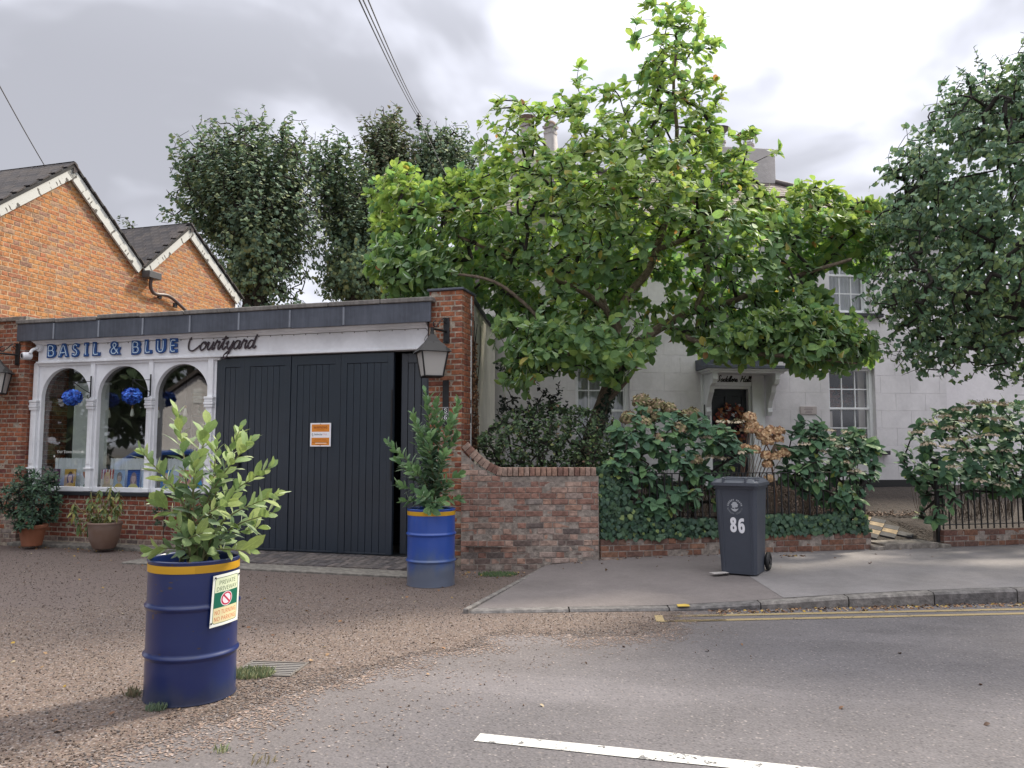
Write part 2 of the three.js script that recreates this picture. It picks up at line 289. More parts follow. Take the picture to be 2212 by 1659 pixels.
// joins points to a skeleton, nearest first, and returns limbs (tapering twigs) as one geometry
function twigs(skeleton, pts, o = {}) {
  const nodes = skeleton.map((p) => ({ p, w: 0, up: null })), root = skeleton[0];
  const order = pts.map((p) => ({ p, d: Math.min(...skeleton.map((s) => s.distanceTo(p))) })).sort((a, b) => a.d - b.d), mine = [];
  for (const q of order) {
    let best = null, bd = 1e9;
    for (const nd of nodes) { const d = nd.p.distanceTo(q.p) + 0.12 * nd.p.distanceTo(root) * (o.pull ?? 1); if (d < bd) { bd = d; best = nd; } }
    const len = best.p.distanceTo(q.p); let up = best;
    if (len > 0.5) { const mid = best.p.clone().lerp(q.p, 0.5).add(V((hash(len * 999, 1) - 0.5) * 0.16 * len, -0.05 * len, (hash(len * 777, 2) - 0.5) * 0.16 * len)); up = { p: mid, w: 0, up: best }; nodes.push(up); mine.push(up); }
    const me = { p: q.p, w: 0, up }; nodes.push(me); mine.push(me);
  }
  for (const m of mine) { let k = m; while (k) { k.w++; k = k.up; } }
  const rad = (w) => (o.r ?? 0.004) * Math.pow(Math.max(1, w), 0.48), out = [];
  for (const m of mine) if (m.up && m.p.distanceTo(m.up.p) > 0.02) out.push(bar(m.up.p, m.p, Math.min(o.max ?? 0.05, rad(m.w + 1)), m.w > 4 ? 5 : 3, rad(m.w)));
  return { geo: out, dir: (p) => { const m = mine.find((k) => k.p === p); return m && m.up ? p.clone().sub(m.up.p).normalize() : V(0, 1, 0); } };
}
// ---------------------------------------------------------------- ground, road, forecourt, pavement
const EDGE = [[-9.5, -2.2], [-2.6, -3.3], [-2.05, -3.95], [-1.62, -4.36], [-1.42, -5.1], [-0.72, -5.72], [-0.05, -6.3], [0.7, -6.65], [1.3, -7.0], [1.75, -7.5]];   // where gravel gives way to asphalt
function edgeSide(x, z) { let best = 1e9, s = 1; for (let i = 0; i < EDGE.length - 1; i++) { const [a, b] = EDGE[i], [c, d] = EDGE[i + 1], l = (c - a) ** 2 + (d - b) ** 2, t = clamp(((x - a) * (c - a) + (z - b) * (d - b)) / l), qx = x - a - t * (c - a), qz = z - b - t * (d - b), e = Math.hypot(qx, qz); if (e < best) { best = e; s = ((c - a) * (z - b) - (d - b) * (x - a)) < 0 ? 1 : -1; } } return best * s; }  // positive on the gravel
function groundUV(g, x0, z0, lx, lz) { const p = g.attributes.position, uv = new Float32Array(p.count * 2); for (let i = 0; i < p.count; i++) { uv[i * 2] = (p.getX(i) - x0) / lx; uv[i * 2 + 1] = (p.getZ(i) - z0) / lz; } g.setAttribute('uv', new THREE.BufferAttribute(uv, 2)); return g; }
function flat(pts, y) { const g = new THREE.ShapeGeometry(poly(pts.map(([x, z]) => [x, -z]))); g.rotateX(-Math.PI / 2); g.translate(0, y, 0); return g; }

struct('ground', 'bare earth beneath and beyond the buildings', flat([[-300, 60], [300, 60], [300, -300], [-300, -300]], -0.03), mat([0.10, 0.09, 0.07], 0.95));

// asphalt, with worn pale bands, patches and loose chippings
const RX = -4, RZ = -9, RLX = 12, RLZ = 6;
const roadCol = [], roadBump = new Float32Array(2048 * 1024);
const tRoad = tex(2048, 1024, (u, v, i, j) => {
  const x = RX + u * RLX, z = RZ + v * RLZ;
  const macro = fbm(x * 0.55 + 4, z * 0.9, 4, 101), band = fbm(x * 0.35 + z * 0.16, z * 2.1 - x * 0.42, 4, 104), mid = fbm(x * 4.2, z * 4.2, 4, 107);
  let l = 0.185 + 0.05 * (macro - 0.5) + 0.045 * smooth(0.5, 0.8, band) + 0.05 * (mid - 0.5);
  const cx = Math.floor(x * 105), cz = Math.floor(z * 105), h = hash(cx, cz, 3), h2 = hash(cx, cz, 4);
  l += (h - 0.5) * 0.06 + (hash(i, j, 6) - 0.5) * 0.03;
  let r = l * 1.03, g = l * 0.97, b = l * 0.985;
  if (h2 > 0.988) { r += 0.20; g += 0.18; b += 0.15; } else if (h2 > 0.955) { r += 0.07; g += 0.055; b += 0.04; } else if (h2 < 0.05) { r *= 0.62; g *= 0.62; b *= 0.64; }
  const e = edgeSide(x, z), dust = smooth(-1.3, 0.1, e) * 0.5;         // brown grit trodden out from the gravel
  r = lerp(r, 0.25, dust * 0.5); g = lerp(g, 0.205, dust * 0.5); b = lerp(b, 0.165, dust * 0.5);
  roadBump[j * 2048 + i] = clamp(0.5 + (h - 0.5) * 0.7 + (h2 > 0.955 ? 0.3 : 0));
  r *= 0.52; g *= 0.51; b *= 0.54; const s = (q) => q <= 0.0031308 ? q * 12.92 : 1.055 * Math.pow(q, 1 / 2.4) - 0.055;
  return [s(r), s(g), s(b)];
});
const bRoad = tex(2048, 1024, (u, v, i, j) => roadBump[j * 2048 + i], false);
const road = struct('road', 'worn grey asphalt road with a white centre dash and yellow lines', groundUV(flat([[-80, 14], [80, 14], [80, -17.1], [30, -11], [9, -8.44], [5.2, -7.97], [2.3, -7.62], [1.5, -7.56], [-0.4, -7.44], [-12, -6.5], [-80, 5]], 0), RX, RZ, RLX, RLZ), mat([1, 1, 1], 0.97, { map: tRoad, bumpMap: bRoad, bumpScale: 0.004 }));
const tPaint = tex(512, 512, (u, v) => { const a = fbm(u * 60, v * 60, 3, 111, 60), b = fbm(u * 9, v * 9, 4, 113, 9), k = smooth(0.62, 0.72, a * 0.55 + b * 0.45); return [1 - 0.5 * k, 1 - 0.5 * k, 1 - 0.48 * k, 1]; });
const aPaint = tex(512, 512, (u, v) => { const a = fbm(u * 70, v * 70, 3, 121, 70), b = fbm(u * 8, v * 8, 4, 123, 8); return smooth(0.76, 0.68, a * 0.5 + b * 0.5); }, false);
function stripe(a, b, w, y) { const dx = b[0] - a[0], dz = b[1] - a[1], l = Math.hypot(dx, dz), nx = -dz / l * w / 2, nz = dx / l * w / 2, N = Math.ceil(l / 0.25), L = [], Rr = []; for (let i = 0; i <= N; i++) { const t = i / N, q = (hash(i, N, 5) - 0.5) * 0.006; L.push([a[0] + dx * t + nx * (1 + q), a[1] + dz * t + nz + q]); Rr.push([a[0] + dx * t - nx, a[1] + dz * t - nz - q]); } return groundUV(flat([...L, ...Rr.reverse()], y), 0, 0, 1, 1); }
const mWhiteLine = mat([0.42, 0.415, 0.405], 0.7, { map: tPaint, alphaMap: aPaint, transparent: true });
const mYellow = mat([0.27, 0.205, 0.105], 0.8, { map: tPaint, alphaMap: aPaint, transparent: true });
part(road, 'white_dash', stripe([-0.19, -4.335], [3.6, -3.30], 0.115, 0.004), mWhiteLine);
part(road, 'yellow_line', [stripe([1.40, -7.33], [5.0, -7.655], 0.075, 0.004), stripe([5.0, -7.655], [20, -9.45], 0.075, 0.004)], mYellow);
part(road, 'yellow_line', [stripe([1.38, -7.13], [5.0, -7.47], 0.075, 0.004), stripe([5.0, -7.47], [20, -9.25], 0.075, 0.004)], mYellow);
part(road, 'yellow_line', stripe([1.37, -7.36], [1.34, -7.09], 0.075, 0.008), mYellow);

// gravel: a sheet of small stones whose edge thins out over the asphalt
const GX = -9.5, GZ = -12.9, GLX = 11.5, GLZ = 9.7;
const gh = new Float32Array(2048 * 1728);
const srgbOf = (q) => q <= 0.0031308 ? q * 12.92 : 1.055 * Math.pow(q, 1 / 2.4) - 0.055;
const tGravel = tex(2048, 1728, (u, v, i, j) => {
  const x = GX + u * GLX, z = GZ + v * GLZ, S = 88, px = x * S, pz = z * S, ix = Math.floor(px), iz = Math.floor(pz);
  let d1 = 9, d2 = 9, cx = 0, cz = 0;
  for (let a = -1; a <= 1; a++) for (let b = -1; b <= 1; b++) { const qx = ix + a + hash(ix + a, iz + b, 21), qz = iz + b + hash(ix + a, iz + b, 22), d = Math.hypot(px - qx, pz - qz); if (d < d1) { d2 = d1; d1 = d; cx = ix + a; cz = iz + b; } else if (d < d2) d2 = d; }
  const e = edgeSide(x, z), k = hash(cx, cz, 24), t = hash(cx, cz, 25), gap = smooth(0.02, 0.22, d2 - d1);
  const macro = fbm(x * 0.8, z * 0.8, 4, 131), fine = fbm(x * 2.6, z * 2.6, 4, 133);
  const near = smooth(-9.8, -6.6, z), dirt = clamp(smooth(-6.0, -10.2, z) * 0.75 + smooth(0.55, 0.75, macro) * 0.5 + (fine - 0.5) * 0.5);   // trodden, dirtier towards the building
  let col = k < 0.42 ? [0.27, 0.195, 0.145] : k < 0.66 ? [0.36, 0.275, 0.21] : k < 0.82 ? [0.21, 0.14, 0.11] : k < 0.93 ? [0.27, 0.235, 0.215] : [0.52, 0.45, 0.39];
  const lum = (0.72 + 0.5 * t) * lerp(0.5, 1, gap);
  const soil = [0.235, 0.18, 0.152];
  const cov = clamp(dirt * 1.15 - 0.25 * t);
  const r = lerp(col[0] * lum, soil[0] * (0.8 + 0.5 * t), cov * 0.8), g = lerp(col[1] * lum, soil[1] * (0.8 + 0.5 * t), cov * 0.8), b = lerp(col[2] * lum, soil[2] * (0.8 + 0.5 * t), cov * 0.8);
  gh[j * 2048 + i] = gap * (0.4 + 0.6 * t);
  const wob = e + (fbm(x * 1.7, z * 1.7, 4, 137) - 0.5) * 1.2;
  const a = wob + (hash(cx, cz, 27) - 0.5) * 0.75 > -0.02 ? 1 : (wob > -0.9 && hash(cx, cz, 28) > 0.975 ? 1 : 0);
  const lift = wob < 0 ? 0.72 : 0.45; return [srgbOf(r * lift), srgbOf(g * lift * 0.99), srgbOf(b * lift * 1.08), a];
});
const bGravel = tex(2048, 1728, (u, v, i, j) => gh[j * 2048 + i], false);
const mGravel = mat([1, 1, 1], 0.92, { map: tGravel, bumpMap: bGravel, bumpScale: 0.005, transparent: true });
struct('gravel_forecourt', 'brown gravel forecourt in front of the shop', groundUV(flat([[-9.5, -12.9], [0.46, -9.98], [-0.4, -7.44], [1.35, -7.54], [2, -7.58], [1.9, -6.6], [0.4, -5.6], [-0.4, -4.6], [-1, -3.3], [-9.5, -3.3]], 0.004), GX, GZ, GLX, GLZ), mGravel);
// loose stones lying proud of the sheet where they show singly
{
  const r = rng(42), stones = new THREE.InstancedMesh(new THREE.IcosahedronGeometry(1, 0), mat([1, 1, 1], 0.9, { map: tMottle }), 15000), c = [[0.31, 0.22, 0.16], [0.40, 0.30, 0.225], [0.22, 0.15, 0.115], [0.30, 0.26, 0.235], [0.55, 0.48, 0.42]];
  let n = 0;
  for (let k = 0; k < 400000 && n < 15000; k++) {
    const z = -3.4 - 8.5 * Math.pow(r(), 1.6), x = range(r, z * 0.70, 1.9), e = edgeSide(x, z) + (fbm(x * 1.7, z * 1.7, 4, 137) - 0.5) * 1.2;
    if (x > 0.46 - (z + 9.98) * 0.34 && z > -9.98 && z < -7.44) continue;
    if (z < -11.4 + x * 0.28 || z < -9.7 && x > -0.2) continue;
    if (e < -1.1 || (e < 0 && r() > 0.02) || (e > 0 && r() > 0.65)) continue;
    const s = range(r, 0.003, 0.0068) * (r() > 0.97 ? 1.8 : 1);
    stones.setMatrixAt(n, new THREE.Matrix4().compose(V(x, 0.004 + s * 0.25, z), new THREE.Quaternion().setFromEuler(new THREE.Euler(r() * 6, r() * 6, r() * 6)), V(s * range(r, 0.8, 1.5), s * range(r, 0.5, 0.9), s)));
    const q = c[Math.floor(Math.pow(r(), 1.3) * 5)], v = range(r, 0.75, 1.15); const lv = v * (e < 0.1 ? 0.85 : 0.52); stones.setColorAt(n++, rgb(q[0] * lv, q[1] * lv * 0.99, q[2] * lv * 1.06));
  }
  stones.count = n; stones.name = 'gravel'; sh(stones); scene.add(stones); tag(stones, 'loose brown stones scattered over the forecourt and road edge', 'gravel', null, 'stuff');
}

// pavement: flush with the forecourt at its left end, a kerb's height at its right
const KERB = [[-0.42, -7.46, 0.018], [0.55, -7.53, 0.02], [1.5, -7.57, 0.022], [2.3, -7.63, 0.055], [3.0, -7.715, 0.085], [4.0, -7.835, 0.115], [5.2, -7.98, 0.13], [9, -8.46, 0.13], [30, -11.1, 0.13]];
function along(list, x) { for (let i = 0; i < list.length - 1; i++) if (x <= list[i + 1][0] || i === list.length - 2) { const [a, b, c = 0] = list[i], [d, e, f = 0] = list[i + 1], t = (x - a) / (d - a); return [lerp(b, e, t), lerp(c, f, t)]; } }
const BACK = [[0.42, -9.98], [1.1, -10.12], [5.0, -10.98], [6.2, -11.2], [7.6, -11.5], [30, -16.3]];
const LEFT = (z) => lerp(-0.42, 0.42, (z + 7.46) / (-9.98 + 7.46));
function paveY(x, z) { const k = along(KERB, x), f = clamp((k[0] - z) / 2.6); return lerp(k[1], 0.12, f * smooth(-0.2, 1.6, x)) + 0.004 + 0.02 * f; }
function sheet(x0, x1, nx, nz, hole) {
  const pos = [], idx = [], uv = [];
  for (let i = 0; i <= nx; i++) for (let j = 0; j <= nz; j++) { const v = j / nz; let x = lerp(x0, x1, i / nx); let zf = along(KERB, Math.max(x, -0.42))[0] - 0.12, zb = along(BACK, Math.max(x, 0.42))[0]; let z = lerp(zf, zb, v); const lx = LEFT(z); if (x < lx) x = lx; pos.push(x, hole(x, z), z); uv.push(x, z); }
  for (let i = 0; i < nx; i++) for (let j = 0; j < nz; j++) { const a = i * (nz + 1) + j, b = a + nz + 1; idx.push(a, b, a + 1, b, b + 1, a + 1); }
  const g = new THREE.BufferGeometry(); g.setAttribute('position', new THREE.Float32BufferAttribute(pos, 3)); g.setAttribute('uv', new THREE.Float32BufferAttribute(uv, 2)); g.setIndex(idx); g.computeVertexNormals(); return g;
}
const paveTex = (base, seed) => tex(1024, 1024, (u, v, i, j) => { const a = fbm(u * 6, v * 6, 5, seed, 6), b = fbm(u * 40, v * 40, 3, seed + 5, 40), h = hash(i >> 1, j >> 1, seed), q = hash(i >> 1, j >> 1, seed + 1); let l = 0.82 + 0.34 * (a - 0.5) + 0.14 * (b - 0.5) + (h - 0.5) * 0.14; const k = q > 0.992 ? 1.5 : q < 0.03 ? 0.75 : 1; return base.map((c) => srgbOf(c * l * k)); }, true, 0.4);
const mPaveL = mat([1, 1, 1], 0.92, { map: paveTex([0.18, 0.157, 0.155], 151), bumpMap: bMottle, bumpScale: 0.004 });
const mPaveR = mat([1, 1, 1], 0.92, { map: paveTex([0.215, 0.20, 0.203], 161), bumpMap: bMottle, bumpScale: 0.003 });
const pavement = struct('pavement', 'tarmac pavement, a reddish older stretch beside a paler newer one', null);
part(pavement, 'older_surface', sheet(-0.42, 2.72, 24, 14, paveY), mPaveL, 'reddish brown stretch of tarmac');
part(pavement, 'newer_surface', sheet(2.70, 30, 40, 14, (x, z) => paveY(x, z) + 0.003), mPaveR, 'paler grey stretch of tarmac');
// kerb stones
const kerb = struct('kerb', 'grey kerb stones along the edge of the road', null);
const mKerb = [mat([0.26, 0.24, 0.235], 0.9, { map: tMottle, bumpMap: bMottle, bumpScale: 0.005 }), mat([0.30, 0.275, 0.26], 0.9, { map: tMottle, bumpMap: bMottle, bumpScale: 0.005 }), mat([0.22, 0.205, 0.205], 0.9, { map: tMottle, bumpMap: bMottle, bumpScale: 0.005 })];
const mKerbYellow = mat([0.42, 0.29, 0.05], 0.8, { map: tPaint });
{
  let x = -0.42, k = 0;
  while (x < 14) {
    const len = k < 2 ? 0.97 : 0.905, g0 = along(KERB, x), g1 = along(KERB, x + len), dx = len - 0.014, w = 0.125, pos = [];
    const c = (xx, zz, y) => [xx, y, zz], P = [];
    for (const [xx, gg] of [[x + 0.007, g0], [x + 0.007 + dx, g1]]) P.push([c(xx, gg[0], -0.05), c(xx, gg[0], gg[1] - 0.018), c(xx, gg[0] - 0.02, gg[1] + 0.002), c(xx, gg[0] - w, gg[1] + 0.006), c(xx, gg[0] - w, -0.05)]);
    const q = (a, b, d, e) => pos.push(...a, ...b, ...d, ...a, ...d, ...e);
    for (let i = 0; i < 4; i++) q(P[0][i], P[1][i], P[1][i + 1], P[0][i + 1]);
    for (const s of [0, 1]) { const p = P[s]; for (let i = 1; i < 4; i++) s ? pos.push(...p[0], ...p[i + 1], ...p[i]) : pos.push(...p[0], ...p[i], ...p[i + 1]); }
    const g = new THREE.BufferGeometry(); g.setAttribute('position', new THREE.Float32BufferAttribute(pos, 3)); g.computeVertexNormals();
    part(kerb, 'kerb_stone', uvBox(g, k * 0.3), mKerb[Math.floor(hash(k, 5, 1) * 3)]);
    x += len; k++;
  }
  part(kerb, 'yellow_paint', uvBox(groundUV(flat([[1.60, -7.572], [1.72, -7.582], [1.73, -7.68], [1.69, -7.70], [1.61, -7.675]], 0.044), 0, 0, 1, 1)), mKerbYellow, 'dab of yellow paint on the kerb');
  part(kerb, 'edging_strip', [box(2.66, 0.07, 0.055, 0, 0, 0, 0.008).rotateY(Math.atan2(2.52, 0.84)).translate(-0.02, 0.012, -8.71)], mKerb[1], 'concrete edging strip at the pavement end');
}
// paved threshold before the gates
const GO = V(-1.705, 0, -11.017), GROT = -16 * Math.PI / 180;
function gp(s, y, t) { return V(s, y, t).applyAxisAngle(V(0, 1, 0), GROT).add(GO).toArray(); }
const apron = struct('apron', 'strip of dark paving setts before the black gates', null); apron.position.set(...GO.toArray()); apron.rotation.y = GROT;
part(apron, 'bedding', span(-3.0, 0.62, -0.04, 0.026, -0.25, 1.06), M.mortarOld);
part(apron, 'concrete_strip', [span(-3.3, 0.9, -0.04, 0.03, 1.06, 1.44, 0.012), span(-6.6, -2.98, -0.04, 0.05, 0.0, 0.3, 0.012)], M.concrete);
{
  const r = rng(8), ms = palette([[0.155, 0.135, 0.135], [0.19, 0.165, 0.16], [0.13, 0.115, 0.12], [0.22, 0.185, 0.175]]), g = [0, 1, 2].map((k) => { const b = brickShape(0.098, 0.205, 0.05, 60 + k); b.rotateX(-Math.PI / 2); return uvBox(b, k * 0.3); });
  for (let row = 0; row < 5; row++) for (let i = 0; i < 34; i++) { const e = part(apron, 'sett', g[Math.floor(r() * 3)], ms[Math.floor(r() * 4)]); e.position.set(-2.92 + i * 0.106 + (row % 2) * 0.053, 0.044 + (r() - 0.5) * 0.006, 0.11 + row * 0.212 - 0.02); e.rotation.set((r() - 0.5) * 0.03, (r() - 0.5) * 0.04, (r() - 0.5) * 0.04); }
}
// ---------------------------------------------------------------- shop and garage front (its own axes: s along the front, y up, t towards the road)
const garage = thing('shop_building', 'low flat-roofed shop with three white arched windows, lead fascia and signboard', 'shop', GO.toArray(), GROT);
const arches = [[-6.375, -5.385], [-5.225, -4.235], [-4.105, -3.115]], ARCH_Y = 2.385;
{
  // brick plinth under the windows
  part(garage, 'mortar', span(-6.6, -2.97, -0.1, 0.81, -0.2, 0.0265), M.mortar);
  brickwork(garage, { x0: -6.55, x1: -2.98, y0: 0.06, y1: 0.80, joint: 0.014, m: new THREE.Matrix4().makeTranslation(0, 0, 0.03), mats: BR.red, bond: 'flemish', seed: 11, sep: 300, d: 0.05, pick: (b, r) => b.y < 0.16 ? BR.gardenLow[Math.floor(r() * 5)] : null });
  part(garage, 'sill', span(-6.56, -2.97, 0.80, 0.862, -0.1, 0.075, 0.008), M.sill);
  // white timber front: one board pierced by three arches, pilasters, capitals and beads
  const sh1 = poly([[-6.55, 0.866], [-2.98, 0.866], [-2.98, 2.97], [-6.55, 2.97]]);
  for (const [a, b] of arches) { const h = new THREE.Path(), cx = (a + b) / 2, rr = (b - a) / 2; h.moveTo(a, 0.93); h.lineTo(a, ARCH_Y); h.absarc(cx, ARCH_Y, rr, Math.PI, 0, true); h.lineTo(b, 0.93); h.closePath(); sh1.holes.push(h); }
  part(garage, 'window_surround', extrude(sh1, 0.07, 0.004, 28).translate(0, 0, -0.075), M.white);
  for (const x of [-6.47, -5.305, -4.17, -3.06]) {
    const w = x < -6.4 || x > -3.1 ? 0.115 : 0.10;
    const g = [span(x - w / 2, x + w / 2, 0.90, 2.20, -0.003, 0.055, 0.012), span(x - w * 0.3, x + w * 0.3, 1.30, 2.12, 0.05, 0.066, 0.005), span(x - w * 0.42, x + w * 0.42, 2.34, 2.965, -0.003, 0.04, 0.01)];
    part(garage, 'pilaster', g, M.white);
    part(garage, 'capital', [0, 1, 2, 3].map((k) => span(x - w / 2 - 0.018 - 0.006 * (k % 2), x + w / 2 + 0.018 + 0.006 * (k % 2), 2.185 + k * 0.042, 2.225 + k * 0.042, -0.002, 0.072 + 0.006 * (k % 2), 0.008)), M.white);
    part(garage, 'pilaster_base', [span(x - w / 2 - 0.012, x + w / 2 + 0.012, 0.868, 0.93, -0.002, 0.068, 0.008), span(x - w / 2 - 0.02, x + w / 2 + 0.02, 1.215, 1.245, -0.002, 0.078, 0.008)], M.white);
  }
  arches.forEach(([a, b]) => { const p = poly([[a - 0.03, 0.9], [b + 0.03, 0.9], [b + 0.03, ARCH_Y]]); p.absarc((a + b) / 2, ARCH_Y, (b - a) / 2 + 0.03, 0, Math.PI, false); p.lineTo(a - 0.03, 0.9); part(garage, 'window_pane', extrude(p, 0.006, 0, 24).translate(0, 0, -0.085), M.shopGlass); });
  // signboard, cornice and lead-covered parapet
  part(garage, 'signboard', [span(-6.42, 0.545, 2.985, 3.262, -0.1, 0.05), span(-6.45, 0.55, 2.955, 2.99, -0.1, 0.075, 0.008), span(-6.5, -2.9, 2.915, 2.956, -0.08, 0.03, 0.006)], M.white);
  const prof = poly([[0, 3.262], [0.062, 3.262], [0.066, 3.275], [0.08, 3.278], [0.085, 3.29], [0.12, 3.302], [0.135, 3.315], [0.16, 3.318], [0.16, 3.336], [0, 3.336]]);
  part(garage, 'cornice', uvBox(new THREE.ExtrudeGeometry(prof, { depth: 7.02, bevelEnabled: false }).rotateY(-Math.PI / 2).translate(0.552, 0, 0)), M.white);   // profile out towards the road
  part(garage, 'rafter_core', span(-6.6, 0.6, 3.338, 3.6, -0.5, 0.2), M.dark);
  const joins = [-6.69, -5.92, -5.02, -4.17, -3.30, -2.43, -1.56, -0.68, 0.665];
  for (let i = 0; i < 8; i++) part(garage, 'lead_sheet', span(joins[i] + (i ? 0.004 : 0), joins[i + 1] - 0.004, 3.325 - 0.012 * hash(i, 2), 3.60, 0.205, 0.235 + 0.006 * hash(i, 3), 0.005), M.lead);
  for (let i = 1; i < 8; i++) part(garage, 'lead_seam', [span(joins[i] - 0.016, joins[i] + 0.016, 3.325, 3.588, 0.236, 0.252, 0.006)], M.leadPale);
  part(garage, 'lead_end', span(-6.695, -6.685, 3.325, 3.6, -0.3, 0.2), M.lead);
  for (let i = 0; i < 9; i++) { const a = -6.71 + i * 0.825, b = Math.min(a + 0.82, 0.68), g = span(a, b, 3.603, 3.672, -0.25, 0.262, 0.016); g.rotateZ((hash(i, 9) - 0.5) * 0.006); part(garage, 'parapet_capping', g, M.felt); }
  part(garage, 'roof', [span(-6.6, 0.6, 3.5, 3.58, -1.2, -0.25), span(-6.6, -0.4, 3.5, 3.579, -5.2, -1.2)], M.felt);
  // rooms behind
  part(garage, 'interior', [span(-6.7, -6.6, 0, 3.5, -5, -0.21), span(-2.96, -2.9, 0, 3.5, -5, -0.21), span(-6.6, -2.97, 0, 3.5, -5.1, -5), span(-6.6, -2.97, 3.3, 3.45, -5, -0.21), span(-6.6, -2.97, 0, 0.1, -5, -0.21)], mat([0.16, 0.145, 0.13], 0.9));
  part(garage, 'display_shelf', span(-6.55, -3.0, 0.85, 0.9, -0.55, -0.11), M.white);
  part(garage, 'garage_lining', [span(-2.9, -2.88, 0, 2.98, -1.6, -0.3), span(0.56, 0.58, 0, 2.98, -1.6, -0.3), span(-2.9, 0.58, 0, 3.3, -1.65, -1.6)], M.dark);
  part(garage, 'door_post', [span(-2.975, -2.895, 0.03, 2.955, -0.12, -0.005, 0.006)], M.gate);
  part(garage, 'light_string', [tube(Array.from({ length: 40 }, (_, i) => V(-6.3 + i * 0.175, 3.258 + (i % 2) * -0.006, 0.062)), 0.0035, 4, 80), ...Array.from({ length: 34 }, (_, i) => box(0.008, 0.022, 0.008, -6.2 + i * 0.2, 3.245, 0.062)), tube([V(0.52, 3.25, 0.06), V(0.56, 3.2, 0.065), V(0.5, 3.09, 0.065), V(0.62, 3.05, 0.12)], 0.004, 4)], mat([0.2, 0.19, 0.18], 0.7));
}
// the gates: five boarded leaves
const gates = thing('garage_gates', 'tall black boarded folding garage gates between the arched windows and the lantern', 'gate', GO.toArray(), GROT);
{
  const leavesS = [[-2.885, -2.472, 0], [-2.464, -1.664, 0.012], [-1.656, -0.836, 0], [-0.826, 0.012, 0.012], [0.06, 0.552, -0.16]];
  leavesS.forEach(([a, b, t], k) => {
    const w = b - a, leaf = new THREE.Group(); leaf.name = 'gate_leaf'; leaf.position.set(a, 0, t); if (k === 4) leaf.rotation.y = 0.1; gates.add(leaf);
    const st = k === 0 ? 0.07 : 0.095, top = 0.14, y0 = 0.058, y1 = 2.935;
    part(leaf, 'leaf_frame', [span(0, st, y0, y1, -0.05, 0.012, 0.004), span(w - st, w, y0, y1, -0.05, 0.012, 0.004), span(st, w - st, y1 - top, y1, -0.05, 0.012, 0.004), span(st, w - st, y0, y0 + 0.02, -0.05, 0.009, 0.003), span(st, w - st, y0, y1 - top, -0.05, -0.035)], M.gate);
    const n = Math.max(3, Math.round((w - 2 * st) / 0.108)), bw = (w - 2 * st) / n;
    for (let i = 0; i < n; i++) part(leaf, 'board', span(st + i * bw + 0.003, st + (i + 1) * bw - 0.003, y0 + 0.021, y1 - top - 0.003, -0.034, 0.002 + 0.0015 * hash(i, k), 0.004), M.gate);
    if (k === 3) part(leaf, 'drop_bolt', [span(w - 0.03, w - 0.005, 1.1, 2.4, 0.012, 0.03, 0.004)], M.iron);
  });
  part(gates, 'letter_box', [span(-2.60, -2.49, 1.27, 1.60, 0.013, 0.075, 0.008)], M.black);
  part(gates, 'threshold', span(-2.9, 0.56, 0.028, 0.052, -0.3, 0.02), M.iron);
}
